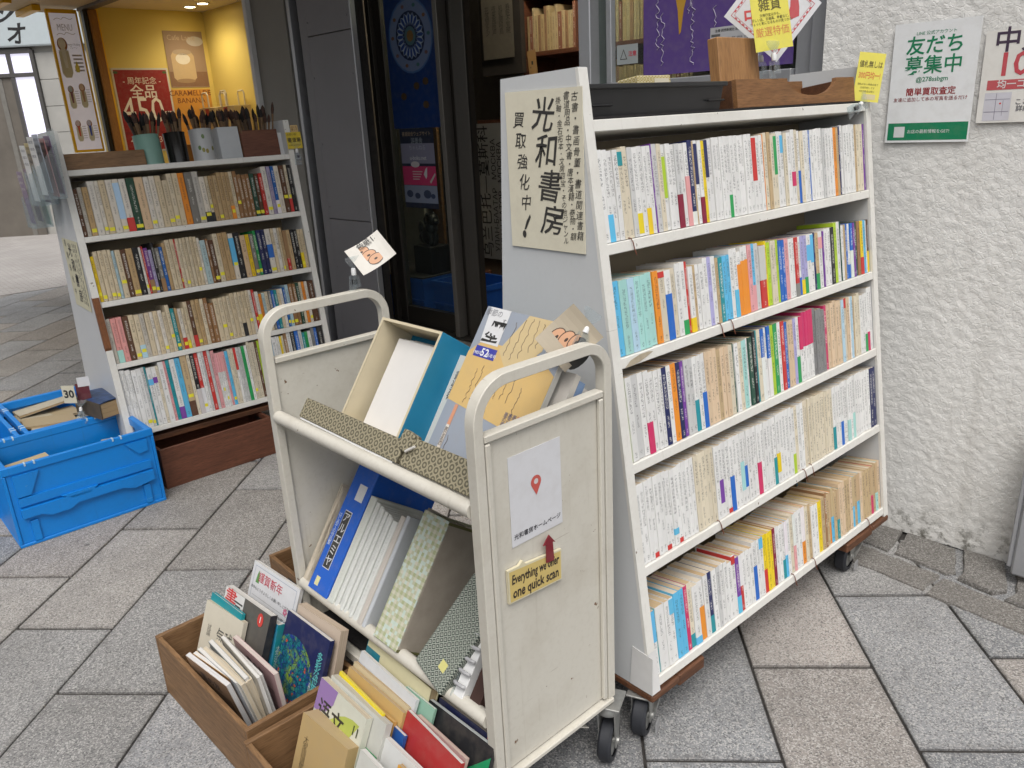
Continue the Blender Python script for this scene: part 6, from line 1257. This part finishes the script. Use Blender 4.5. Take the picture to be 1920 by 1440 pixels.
# price tags on the handles
PINK = (0.62, 0.34, 0.20)
def price_tag(M, w, h, nd, label, kanji=None, col=(0.66, 0.63, 0.57), curl=0.010):
    o = tag(sheet('price_tag', w, h, M, col, curl=curl), label, 'price tag')
    for i in range(nd):
        cx, cy = -w*0.16+0.010*i, h*0.20-0.0165*i
        polypatch(o, circ(cx, cy, 0.0215, 0.0135, 18), (0.05, 0.03, 0.02), 0.0012+0.0002*i); polypatch(o, circ(cx, cy, 0.0195, 0.0118, 18), PINK, 0.0013+0.0002*i); polypatch(o, circ(cx, cy, 0.005, 0.0026, 10), (0.05, 0.03, 0.02), 0.0014+0.0002*i)
    if kanji:
        text(o, kanji, 0.020, 0.016, h*0.37, (0.02, 0.02, 0.02), 0.0045, bold=0.01)
    return o
clip('sign_clip', MC @ T(0.268, LCART-0.012, 1.046) @ RZ(R(20)), 'clear plastic clip with white joint on the far cart handle')
price_tag(MC @ T(0.318, LCART-0.018, 1.092) @ RZ(R(-30)) @ FY @ RX(R(-32)) @ RZ(R(30)), 0.100, 0.078, 3, 'curled white hundred yen tag above the far cart handle', '色紙1枚')
pt2 = price_tag(MC @ T(0.288, 0.050, 0.998) @ RZ(R(-38)) @ FY @ RX(R(-15)) @ RZ(R(38)), 0.098, 0.085, 3, 'tan price tag with pink figures on the near cart handle', None, (0.42, 0.36, 0.27))
polypatch(pt2, circ(-0.012, -0.042, 0.028, 0.012, 16), (0.02, 0.018, 0.015), 0.004)
clip('sign_clip', MC @ T(0.312, 0.030, 1.005) @ RY(R(35)), 'clear plastic clip with white joint on the near cart handle')

# ------------------------------------------------------------------ wooden boxes by the cart
def wbox(name, M, w, d, h, label, mx=M_WOODBOX_X, my=M_WOODBOX, t=0.013, hole=True):
    """open box: local x width, y depth"""
    o = empty(name, M, label, 'wooden box')
    MB().box(0, w, 0, t, 0, h, b=0.0015).build('side_board', mx, o); MB().box(0, w, d-t, d, 0, h, b=0.0015).build('side_board', mx, o)
    for x in (0, w-t): MB().box(x+0.0005, x+t-0.0005, t+0.0005, d-t-0.0005, 0, h-0.002, b=0.0015).build('end_board', my, o)
    MB().box(t+0.0005, w-t-0.0005, t+0.0005, d-t-0.0005, 0.001, 0.010).build('floor_board', mx, o)
    if hole:
        for x in (-0.0006, w-t-0.0006): MB().prism([(d/2-0.035, h-0.045), (d/2+0.035, h-0.045), (d/2+0.035, h-0.025), (d/2-0.035, h-0.025)], x, x+t+0.0012, 'x').build('hand_hole', M_BLACK, o)
    return o
MA = T(0.418, 1.467, 0) @ RZ(R(4)); MBx = T(0.425, 0.935, 0) @ RZ(R(2.5))
wbox('wooden_box', MA, 0.282, 0.502, 0.175, 'brown wooden box of magazines left of the cart', hole=False)
wbox('wooden_box', MBx, 0.300, 0.515, 0.170, 'brown wooden box of textbooks at the bottom edge', hole=False)
wbox('wooden_box', T(0.765, 1.795, 0) @ RZ(R(1)), 0.26, 0.31, 0.195, 'small brown wooden box half hidden behind the cart')
wbox('wooden_box', T(0.805, 3.262, 0) @ RZ(R(2.5)), 0.50, 0.245, 0.175, 'long red-brown wooden box under the left bookcase', M_WOODRED, M_WOODRED)
def lean(x, y, yawd, wid, h, beta, t, z0=0.013):
    xa = Vector((math.cos(R(yawd)), math.sin(R(yawd)), 0)); ld = Vector((-xa.y, xa.x, 0))
    if ld.x < 0: ld = -ld
    ya = ld*math.cos(R(beta)) + Vector((0, 0, math.sin(R(beta))))
    return axes((x, y, z0), xa, ya)
def lb(name, x, y, yawd, wid, h, beta, t, cov, page, label, **kw): return flatbook(name, wid, h, t, cov, page, lean(x, y, yawd, wid, h, beta, t), label, **kw)
MGZ = 'magazine'
def cover_print(o, w, h, title, ink, pic=None, ty=0.80):
    text(o, title, min(0.030, w*0.9/len(title)), w*0.5, h*ty, ink, 0.0008, bold=0.015)
    if pic: patch(o, w*0.12, w*0.88, h*0.30, h*0.68, pic, 0.0005); polypatch(o, circ(w*0.45, h*0.5, w*0.2, h*0.12, 14), tuple(min(0.7, v*1.7+0.03) for v in pic), 0.0007)
    text(o, '第三十二号 特集 古筆の世界', w*0.055, w*0.5, h*0.22, ink, 0.0008)
o = lb('notice_stack', 0.548, 1.935, -84.2, 0.228, 0.297, 67, 0.010, (0.66, 0.66, 0.67), WP, 'stack of white greeting notices standing in the magazine box', cat='notices', spine='N')
for a, b_, c_, d_ in ((0.012, 0.216, 0.287, 0.2882), (0.012, 0.216, 0.13, 0.1312), (0.012, 0.0132, 0.13, 0.288), (0.2148, 0.216, 0.13, 0.288)): patch(o, a, b_, c_, d_, (0.25, 0.3, 0.4))
text(o, '謹賀新年', 0.030, 0.095, 0.262, (0.5, 0.07, 0.10), bold=0.02); text(o, '本年もどうぞよろしくお願い申し上げます', 0.0105, 0.108, 0.230, (0.05, 0.05, 0.06)); text(o, '初春の説明会の御案内', 0.0185, 0.112, 0.190, (0.03, 0.03, 0.04), bold=0.01); patch(o, 0.02, 0.195, 0.2100, 0.2110, (0.3, 0.3, 0.3)); patch(o, 0.02, 0.195, 0.1720, 0.1730, (0.3, 0.3, 0.3))
polypatch(o, [(0.025, 0.245), (0.042, 0.245), (0.040, 0.265), (0.034, 0.28), (0.028, 0.265)], (0.12, 0.28, 0.08), 0.0006)
for k_ in range(5): polypatch(o, circ(0.185+0.006*math.cos(k_*1.257), 0.220+0.006*math.sin(k_*1.257), 0.0042, None, 8), (0.55, 0.15, 0.25), 0.0006)
o = lb('photo_magazine', 0.461, 1.9, -83.5, 0.217, 0.275, 67, 0.020, (0.10, 0.095, 0.085), WP, 'dark photo magazine with red title and number one', cat=MGZ, spinecol=(0.03, 0.03, 0.035))
patch(o, 0, 0.095, 0.205, 0.2749, (0.64, 0.63, 0.61)); text(o, '書', 0.058, 0.032, 0.245, (0.55, 0.04, 0.04), 0.0008, bold=0.03); text(o, '画', 0.050, 0.070, 0.230, (0.04, 0.04, 0.04), 0.0008, bold=0.02)
for a in range(6): polypatch(o, circ(0.07+0.02*a, 0.15-0.01*(a % 3), 0.03, 0.02, 12), (0.16+0.03*(a % 3), 0.15+0.03*(a % 3), 0.14), 0.0005+0.0001*a)
polypatch(o, circ(0.180, 0.250, 0.013, 0.017, 18), (0.58, 0.05, 0.04), 0.0012); text(o, '1', 0.022, 0.180, 0.250, (0.8, 0.8, 0.8), 0.0016, bold=0.04)
lb('teal_book', 0.441, 1.937, -84, 0.156, 0.25, 67, 0.010, (0.012, 0.26, 0.30), WP, 'teal hardback edge behind the cream balloon booklet', hard=True)
o = lb('balloon_booklet', 0.43, 1.928, -80.2, 0.173, 0.235, 67, 0.012, (0.60, 0.555, 0.45), CP_, 'cream booklet with tall black lettering in the magazine box')
text(o, '試論', 0.018, 0.035, 0.165, (0.15, 0.14, 0.12), vert=True); text(o, '気球', 0.042, 0.105, 0.160, (0.06, 0.06, 0.055), sx=0.8, sy=1.25, space=1.2); text(o, 'Ballon  Dessi', 0.018, 0.10, 0.120, (0.12, 0.12, 0.11), sy=1.3)
o = lb('voyage_book', 0.512, 1.765, -80, 0.085, 0.235, 70, 0.022, (0.02, 0.22, 0.36), WP, 'teal spined book with pale lettering beside the map book', spinecol=(0.015, 0.25, 0.29))
so = [c for c in o.children if c.name.startswith('spine')][0]; tx = text(so, '太平洋漂流実験50日', 0.0155, 0, 0, (0.55, 0.68, 0.66), vert=True); tx.matrix_basis = T(0.085+0.0013, 0.115, -0.011) @ RY(math.pi/2)
lb('small_manual', 0.475, 1.80, -83, 0.14, 0.135, 68, 0.012, (0.05, 0.05, 0.045), CP_, 'small dark manual tucked behind the loose magazines')
o = lb('map_book', 0.52, 1.668, -85.5, 0.188, 0.285, 67, 0.012, (0.016, 0.022, 0.085), WP, 'dark navy picture book with glowing green map cover')
rr = random.Random(77)
def map_mat():
    m, nt, b = new_mat('printed_city_map'); co = coords(nt)
    mp = N(nt, 'ShaderNodeMapping'); mp.inputs['Rotation'].default_value = (0, 0, 0.35); nt.links.new(co, mp.inputs[0])
    v = N(nt, 'ShaderNodeTexVoronoi'); v.distance = 'CHEBYCHEV'; v.inputs['Scale'].default_value = 150; nt.links.new(mp.outputs[0], v.inputs['Vector'])
    sp = N(nt, 'ShaderNodeSeparateColor'); nt.links.new(v.outputs['Color'], sp.inputs[0]); big = noise_t(nt, co, 22, 3)
    c = mixc(nt, sp.outputs[0], (0.008, 0.06, 0.13), (0.015, 0.20, 0.20)); c = mixc(nt, ramp(nt, big, 0.50, 0.62), c, (0.20, 0.30, 0.03)); c = mixc(nt, mathn(nt, 'GREATER_THAN', sp.outputs[1], 0.80), c, (0.02, 0.05, 0.22)); c = mixc(nt, mathn(nt, 'GREATER_THAN', sp.outputs[2], 0.965), c, (0.45, 0.07, 0.03))
    ve = N(nt, 'ShaderNodeTexVoronoi'); ve.feature = 'DISTANCE_TO_EDGE'; ve.inputs['Scale'].default_value = 60; nt.links.new(mp.outputs[0], ve.inputs['Vector']); c = mixc(nt, mathn(nt, 'LESS_THAN', ve.outputs['Distance'], 0.035), c, (0.008, 0.03, 0.07))
    nt.links.new(c, b.inputs['Base Color']); b.inputs['Roughness'].default_value = 0.3
    return m
polypatch(o, [(max(0.001, x), max(0.001, y)) for x, y in circ(0.058, 0.118, 0.108, 0.122, 40)], (0, 0, 0), 0.0005, 'city_map', map_mat())
text(o, '多彩な世界', 0.024, 0.166, 0.195, (0.10, 0.42, 0.42), 0.0014, vert=True, bold=0.03); text(o, '自然と文学の魅力', 0.0095, 0.150, 0.135, (0.6, 0.6, 0.6), 0.0014, vert=True)
lb('paper_bundle', 0.561, 1.655, -83.5, 0.178, 0.29, 71, 0.022, (0.52, 0.42, 0.33), (0.52, 0.42, 0.32), 'bundle of old pinkish papers behind the map book', cat='papers', spine='N'); cover_print(LASTB[0], 0.178, 0.29, '文藝春秋', (0.25, 0.12, 0.1))
for i, (x, y, yw, w_, h_, be, t_, c_, pg, nm_) in enumerate(((0.447, 1.815, -81, 0.185, 0.195, 103, 0.009, (0.30, 0.19, 0.12), (0.62, 0.62, 0.62), 'brown photo cover'), (0.462, 1.812, -82, 0.190, 0.200, 102, 0.006, (0.52, 0.30, 0.12), WP, 'orange cover'),
        (0.476, 1.806, -84, 0.195, 0.203, 101, 0.011, (0.48, 0.44, 0.37), CP_, 'buff cover'), (0.491, 1.804, -86, 0.200, 0.205, 100, 0.007, (0.30, 0.33, 0.34), WP, 'grey cover'), (0.503, 1.800, -87, 0.204, 0.208, 99, 0.010, (0.55, 0.52, 0.45), CP_, 'cream cover'), (0.517, 1.797, -88, 0.208, 0.210, 98, 0.006, (0.12, 0.11, 0.11), WP, 'black cover'), (0.527, 1.796, -89, 0.21, 0.207, 96, 0.008, (0.52, 0.33, 0.33), (0.58, 0.5, 0.46), 'pink cover'), (0.470, 1.80, -85, 0.19, 0.20, 101, 0.006, (0.40, 0.42, 0.45), WP, 'blue-grey cover'), (0.486, 1.79, -84, 0.20, 0.215, 101, 0.006, (0.60, 0.57, 0.50), CP_, 'ivory cover'), (0.510, 1.785, -88, 0.205, 0.215, 99, 0.006, (0.34, 0.32, 0.28), WP, 'taupe cover'))):
    lb('thin_magazine', x+0.004*math.sin(i*2.1), y-0.03+0.008*math.cos(i*1.7), yw+2.5*math.sin(i*1.3), w_, h_+0.006*math.sin(i*2.9), be+2.0*math.sin(i*1.9), t_+0.0035, c_, pg, 'thin magazine with %s leaning on the box side' % nm_, cat=MGZ, spine='N', group='thin magazines in the left box'); cover_print(LASTB[0], w_, h_, '書の友', (0.08, 0.06, 0.06), tuple(v*0.6 for v in c_))
# textbook box
o = lb('cardboard_slipcase', 0.448, 1.395, -84.3, 0.165, 0.205, 68, 0.048, (0.44, 0.31, 0.14), (0.46, 0.34, 0.18), 'tan cardboard slipcase with vertical brush lettering', cat='slipcase', mat=M_COL)
text(o, '大家詩選集之八', 0.0185, 0.030, 0.110, (0.10, 0.07, 0.03), vert=True); text(o, '（解説編）', 0.012, 0.05, 0.06, (0.12, 0.08, 0.04), vert=True)
so = [c for c in o.children if c.name.startswith('spine')][0]; tx = text(so, '大家詩選', 0.016, 0, 0, (0.12, 0.08, 0.04), vert=True); tx.matrix_basis = T(0.165+0.0013, 0.135, -0.024) @ RY(math.pi/2)
o = lb('chinese_textbook', 0.481, 1.421, -88.5, 0.184, 0.257, 66, 0.016, (0.60, 0.60, 0.50), CP_, 'yellow-green Chinese textbook with big black title')
polypatch(o, [(x, y) for x, y in circ(0.155, 0.085, 0.130, 0.148, 30) if True and x < 0.1875 and y > 0.001 and y < 0.2575], (0.42, 0.47, 0.09), 0.0004); polypatch(o, [(0.0, 0.257), (0.072, 0.257), (0.066, 0.225), (0.045, 0.200), (0.02, 0.188), (0.0, 0.187)], (0.28, 0.17, 0.38), 0.0005)
text(o, '语文', 0.054, 0.066, 0.192, (0.03, 0.028, 0.02), 0.0010, bold=0.03, sx=0.95, space=1.1); text(o, '11', 0.028, 0.160, 0.215, (0.04, 0.05, 0.02), 0.0010, bold=0.04)
o = lb('green_magazine', 0.501, 1.412, -88.4, 0.217, 0.257, 66, 0.016, (0.52, 0.52, 0.47), (0.5, 0.48, 0.42), 'grey backed magazine with green lower cover', cat=MGZ); patch(o, 0.10, 0.2149, 0.04, 0.185, (0.02, 0.30, 0.10)); polypatch(o, [(0.13, 0.05), (0.15, 0.13), (0.165, 0.06)], (0.05, 0.42, 0.18), 0.0006); polypatch(o, [(0.17, 0.06), (0.18, 0.15), (0.20, 0.07)], (0.05, 0.42, 0.18), 0.0006)
lb('yellow_booklet', 0.521, 1.416, -91, 0.185, 0.257, 66, 0.006, (0.78, 0.62, 0.015), (0.74, 0.62, 0.1), 'thin bright yellow booklet between tan magazines')
for i, (x, y, w_, h_, t_, c_, nm_) in enumerate(((0.535, 1.40, 0.19, 0.235, 0.008, (0.58, 0.32, 0.08), 'orange'), (0.548, 1.415, 0.212, 0.252, 0.010, (0.54, 0.36, 0.14), 'tan'), (0.562, 1.418, 0.214, 0.256, 0.008, (0.55, 0.45, 0.28), 'buff'), (0.573, 1.42, 0.21, 0.250, 0.006, (0.14, 0.10, 0.07), 'dark brown'))):
    lb('old_magazine', x, y, -88, w_, h_, 66, t_, c_, BP_ if i else (0.55, 0.36, 0.14), '%s old magazine in the middle of the textbook box' % nm_, cat=MGZ, group='old magazines in the textbook box'); cover_print(LASTB[0], w_, h_, '国語教室', (0.12, 0.06, 0.03))
o = lb('blue_white_book', 0.576, 1.423, -90.3, 0.224, 0.275, 66, 0.008, (0.60, 0.61, 0.62), WP, 'white picture book with deep blue top'); polypatch(o, [(0, 0.249), (0.075, 0.249), (0.125, 0.205), (0.09, 0.16), (0, 0.15)], (0.02, 0.11, 0.38), 0.0004); polypatch(o, [(0.075, 0.249), (0.125, 0.205), (0.155, 0.215), (0.14, 0.249)], (0.10, 0.32, 0.58), 0.0005); text(o, 'のぼりくだりの歴史', 0.013, 0.165, 0.215, (0.25, 0.06, 0.06), rot=0.0)
o = lb('teal_cream_hardback', 0.602, 1.43, -89.5, 0.244, 0.29, 67, 0.024, (0.58, 0.53, 0.33), (0.46, 0.35, 0.20), 'large cream hardback with teal cloth back', hard=True, spine='L', spinecol=(0.01, 0.16, 0.21), mat=M_COL); patch(o, -0.001, 0.055, 0, 0.272, (0.012, 0.165, 0.215)); text(o, '|||||', 0.02, 0.20, 0.215, (0.12, 0.10, 0.02))
lb('navy_songbook', 0.625, 1.175, -87, 0.152, 0.265, 66, 0.012, (0.018, 0.022, 0.07), (0.55, 0.5, 0.44), 'navy book with red flecks behind the black album', spinecol=(0.5, 0.05, 0.06))
o = lb('black_album', 0.604, 1.205, -86.6, 0.219, 0.265, 66, 0.011, (0.022, 0.022, 0.024), (0.60, 0.66, 0.66), 'black picture album with green corner and brush photo'); polypatch(o, [(0.125, 0.0), (0.2195, 0.0), (0.2195, 0.245), (0.165, 0.195)], (0.01, 0.25, 0.095), 0.0004); MB().tube([(0.095, 0.02, 0.002), (0.115, 0.14, 0.002)], 0.004, 6).build('printed_brush', M_INK, o, color=(0.42, 0.36, 0.28)); MB().tube([(0.115, 0.14, 0.002), (0.123, 0.20, 0.002)], 0.0014, 6).build('printed_brush', M_INK, o, color=(0.5, 0.5, 0.5)); MB().tube([(0.02, 0.15, 0.002), (0.035, 0.23, 0.002)], 0.0014, 6).build('printed_brush', M_INK, o, color=(0.5, 0.5, 0.5))
o = lb('red_book', 0.562, 1.207, -92, 0.192, 0.257, 66, 0.010, (0.40, 0.035, 0.035), WP, 'plain red book cover near the bottom edge'); text(o, '老人', 0.020, 0.030, 0.10, (0.55, 0.40, 0.12), vert=True)
lb('mint_booklet', 0.588, 1.25, -88, 0.1, 0.27, 66, 0.006, (0.24, 0.42, 0.32), WP, 'pale mint booklet between red book and black album')
lb('pale_catalogue', 0.575, 1.185, -90, 0.165, 0.25, 66, 0.010, (0.46, 0.30, 0.28), (0.58, 0.44, 0.38), 'pinkish catalogue just behind the red book', spine='N'); cover_print(LASTB[0], 0.165, 0.25, '図録', (0.2, 0.1, 0.1))
o = lb('portrait_booklet', 0.470, 1.215, -90, 0.17, 0.215, 66, 0.012, (0.58, 0.58, 0.53), WP, 'white booklet with dark printed figure at the bottom edge'); polypatch(o, circ(0.08, 0.15, 0.030, 0.026, 16), (0.06, 0.06, 0.06), 0.0004); patch(o, 0.05, 0.12, 0.10, 0.135, (0.08, 0.08, 0.08), 0.0005)
o = lb('sketch_booklet', 0.515, 1.205, -89, 0.17, 0.225, 66, 0.012, (0.62, 0.62, 0.60), WP, 'white booklet with line drawing at the bottom edge'); patch(o, 0.11, 0.169, 0.06, 0.12, (0.55, 0.10, 0.05)); MB().tube([(0.05, 0.14, 0.001), (0.08, 0.17, 0.001), (0.10, 0.15, 0.001), (0.08, 0.13, 0.001), (0.05, 0.14, 0.001)], 0.0006, 4).build('drawn_line', M_INK, o, color=(0.2, 0.2, 0.2))
lb('orange_yellow_booklet', 0.495, 1.12, -90, 0.12, 0.225, 66, 0.010, (0.60, 0.30, 0.03), BP_, 'orange booklet in front at the bottom edge')
lb('blue_edge_booklet', 0.545, 1.235, -90, 0.06, 0.225, 66, 0.008, (0.02, 0.09, 0.32), WP, 'small blue booklet left of the red book')
for i, (x, y, c_, nm_) in enumerate(((0.80, 1.96, (0.60, 0.60, 0.60), 'white'), (0.83, 1.97, (0.03, 0.05, 0.35), 'deep blue'), (0.86, 1.96, (0.2, 0.2, 0.3), 'grey-blue'))):
    lb('hidden_booklet', x, y, -88, 0.13, 0.19, 75, 0.012, c_, WP, '%s booklet in the small box behind the cart' % nm_)
# ------------------------------------------------------------------ blue folding crates
def crate(M, w, d, h, label):
    o = empty('blue_crate', M, label, 'crate'); t = 0.010
    MB().box(0, w, 0, d, 0.0, 0.012, b=0.002).build('base', M_BLUE, o)
    for y0_, y1_, s in ((0.006, 0.006+t, 1), (d-0.006-t, d-0.006, -1)):
        mb = MB(); mb.box(0.012, w-0.012, y0_, y1_, 0.013, h-0.030); mb.build('long_wall', M_BLUE, o)
        mb = MB(); mb.box(0.0, w, y0_-0.006 if s > 0 else y0_-0.001, y1_+0.001 if s > 0 else y1_+0.006, h-0.0295, h, b=0.002); mb.build('top_rail', M_BLUE, o)
        yo = y0_ if s > 0 else y1_; a, b_ = (yo-0.009, yo-0.0003) if s > 0 else (yo+0.0003, yo+0.009)
        p = MB()
        for poly in ([(0.03, h*0.50), (w-0.03, h*0.50), (w-0.03, h*0.60), (0.03, h*0.60)], [(0.03, h*0.62), (0.075, h*0.62), (0.115, h-0.036), (0.03, h-0.036)], [(w-0.03, h*0.74), (w-0.065, h*0.72), (w-0.11, h-0.036), (w-0.03, h-0.036)], ):
            p.prism(poly, a, b_, 'y')
        p.build('upper_flap', M_BLUE, o)
        p = MB(); p.prism([(0.03, h*0.36), (0.09, h*0.36), (0.12, h*0.31), (0.185, h*0.31), (0.215, h*0.36), (w-0.15, h*0.36), (w-0.11, h*0.31), (w-0.03, h*0.345), (w-0.03, h*0.47), (0.03, h*0.47)], a-0.009 if s > 0 else a, b_ if s > 0 else b_+0.009, 'y'); p.build('lower_flap', M_BLUE, o)
        p = MB(); p.prism([(0.165, h*0.50), (0.20, h*0.44), (0.26, h*0.44), (0.29, h*0.50)], a-0.009 if s > 0 else a, b_ if s > 0 else b_+0.009, 'y'); p.build('latch', M_BLUE, o)
        p = MB()
        for xx in (0.05, w-0.075): p.box(xx, xx+0.025, a, b_, 0.014, h*0.30, b=0.001)
        p.build('rib_pair', M_BLUE, o)
        for xx in (0.075, 0.105, w-0.15, w-0.12):
            MB().box(xx, xx+0.006, y0_-0.008 if s > 0 else y0_-0.002, y1_+0.002 if s > 0 else y1_+0.008, h-0.010, h+0.002, b=0.001).build('hinge_pin', plain('pale_hinge', (0.45, 0.6, 0.72), 0.5), o)
    for x0_, x1_ in ((0.0, 0.011), (w-0.011, w)):
        mb = MB(); mb.box(x0_+0.001, x1_-0.001, 0.018, d-0.018, 0.013, h-0.035); mb.build('short_wall', M_BLUE, o)
        mb = MB(); mb.box(x0_, x1_+0.012 if x0_ == 0 else x1_, 0.0175, d-0.0175, h-0.0345, h-0.002, b=0.002) if x0_ == 0 else mb.box(x0_-0.012, x1_, 0.0175, d-0.0175, h-0.0345, h-0.002, b=0.002); mb.build('end_rail', M_BLUE, o)
        for yy in (0.0, d-0.02): MB().box(x0_, x1_, yy+0.0005, yy+0.0195, 0.0125, h-0.031, b=0.002).build('corner_post', M_BLUE, o)
    return o
crate(T(0.247, 3.145, 0) @ RZ(R(2)), 0.524, 0.345, 0.312, 'front blue folding crate with old papers')
crate(T(0.735, 3.512, 0) @ RZ(R(92)), 0.525, 0.345, 0.312, 'back blue folding crate with worn booklets')
crate(T(0.372, 3.495, 0) @ RZ(R(92)), 0.525, 0.345, 0.312, 'left blue folding crate cut by the frame edge')
def pile(x, y, z, w, d, t, yaw, cov, pg, label, tilt=0.0, cat='booklet', grp=None):
    return flatbook('worn_booklet', w, d, t, cov, pg, T(x, y, z) @ RZ(R(yaw)) @ RY(R(tilt)), label, cat, spine='N', mat=M_COL, group=grp)
pile(0.265, 3.20, 0.225, 0.185, 0.23, 0.012, 4, (0.50, 0.38, 0.20), CP_, 'tan envelope of papers in the front crate, left side', -3, 'papers'); pile(0.262, 3.20, 0.208, 0.19, 0.235, 0.030, 3, (0.05, 0.06, 0.10), BP_, 'dark covered volume under the tan envelope'); pile(0.46, 3.20, 0.215, 0.17, 0.24, 0.016, 2, (0.50, 0.45, 0.34), CP_, 'cream paper bundle in the middle of the front crate', 2, 'papers'); pile(0.62, 3.22, 0.225, 0.13, 0.22, 0.016, -4, (0.46, 0.40, 0.30), CP_, 'buff paper bundle at the right of the front crate', 3, 'papers')
tag(MB().box(0.02, 0.50, 0.03, 0.31, 0.0135, 0.172).build('packed_papers', plain('packed_paper', (0.34, 0.27, 0.18), 0.9, var=0.3), None, T(0.247, 3.145, 0) @ RZ(R(2))), 'packed papers filling the front crate', 'papers', kind='stuff')
tag(MB().box(0.02, 0.50, 0.03, 0.31, 0.0135, 0.205).build('packed_papers', plain('packed_paper', (0.34, 0.27, 0.18), 0.9, var=0.3), None, T(0.735, 3.512, 0) @ RZ(R(92))), 'packed booklets filling the back crate', 'papers', kind='stuff')
rr = random.Random(5)
for i in range(8):
    c_ = rr.choice([(0.42, 0.33, 0.20), (0.50, 0.44, 0.32), (0.30, 0.22, 0.13), (0.12, 0.12, 0.07), (0.36, 0.27, 0.14)])
    pile(0.42+0.012*(i % 3), 3.60+0.045*i, 0.228+0.012*(i % 4), 0.20+0.01*(i % 3), 0.12+0.01*(i % 2), 0.010, rr.uniform(-12, 12), c_, BP_ if i % 2 else CP_, 'worn booklet in the back crate, %s from the front' % ORD(i+1), rr.uniform(-6, 8), grp='worn booklets in the back crate')
tb = empty('thick_old_dictionary', T(0.655, 3.405, 0.316) @ RZ(R(14)), 'thick old dictionary with blue marbled cover on the crate rims', 'book')
M_MARB = plain('blue_marbled', (0.03, 0.07, 0.18), 0.4, var=0.45, scale=30)
MB().box(0, 0.135, 0, 0.205, 0.0, 0.003, b=0.0008).build('back_cover', M_MARB, tb); mb = MB(); mb.prism([(0.0, 0.068), (0.03, 0.073), (0.07, 0.074), (0.11, 0.071), (0.135, 0.066), (0.135, 0.063), (0.11, 0.068), (0.07, 0.071), (0.03, 0.070), (0.0, 0.065)], 0.0, 0.205, 'y'); mb.build('front_cover', M_MARB, tb, smooth=False)
for i in range(3): MB().box(0.003, 0.130, 0.003, 0.202, 0.0035+0.0206*i, 0.0232+0.0206*i).build('page_section', M_PAGE2, tb, color=(0.36, 0.25, 0.13))
MB().box(-0.0025, -0.0003, 0.0, 0.205, 0.0, 0.068).build('spine', plain('old_leather', (0.10, 0.075, 0.05), 0.7, var=0.3), tb)
clip('sign_clip', T(0.60, 3.500, 0.345) @ RZ(R(-30)) @ RX(R(-20)), 'clear plastic clip on the back crate rim')
cd1 = tag(sheet('price_tag', 0.055, 0.075, T(0.575, 3.520, 0.420) @ RZ(R(-45)) @ FY, (0.62, 0.58, 0.45)), 'cream two digit price tag on the crate rim', 'price tag'); text(cd1, '30', 0.045, 0, 0, (0.03, 0.03, 0.03), bold=0.08)
cd2 = tag(sheet('maroon_card', 0.05, 0.085, T(0.628, 3.520, 0.412) @ RZ(R(-20)) @ FY, (0.12, 0.02, 0.03)), 'maroon card standing behind the cream price tag', 'card'); sheet('white_note', 0.045, 0.04, T(0.008, 0.048, 0.001), (0.66, 0.66, 0.68), parent=cd2)
# bookcase books inside the shop
rr = random.Random(3)
for z_, a, b_ in ((1.783, 2.60, 3.035), (1.428, 1.75, 2.60), (1.783, 1.75, 2.595), (2.128, 2.60, 3.035)):
    s_ = b_; i = 0
    while s_ > a+0.03:
        t_ = rr.uniform(0.018, 0.030); h_ = rr.choice([0.215, 0.215, 0.22, 0.26])
        c_ = rr.choice([(0.52, 0.42, 0.24), (0.50, 0.40, 0.22), (0.48, 0.37, 0.20), (0.50, 0.41, 0.24), (0.52, 0.42, 0.25), (0.33, 0.20, 0.11), (0.26, 0.11, 0.07)]) if z_ < 2.1 else rr.choice([(0.45, 0.05, 0.02), (0.5, 0.12, 0.02)])
        i += 1
        o = book('old_volume', t_, 0.17, h_, c_, BP_, FX(1.503+rr.uniform(0, 0.006), s_, z_) @ RZ(-math.pi/2), hard=True, mat=M_SPINE_MATT, rnd=rr)
        tag(o, 'old tan volume, %s from the left end, %s inner shelf%s' % (ORD(i), {1.783: 'upper', 1.428: 'lower'}[z_], '' if b_ > 3 else ' behind the window') if z_ < 2.1 else 'red volume, %s from the left, on the highest inner shelf' % ORD(i), 'book', 'old volumes inside the shop' if z_ < 2.1 else 'red volumes inside the shop'); s_ -= t_ + 0.0006
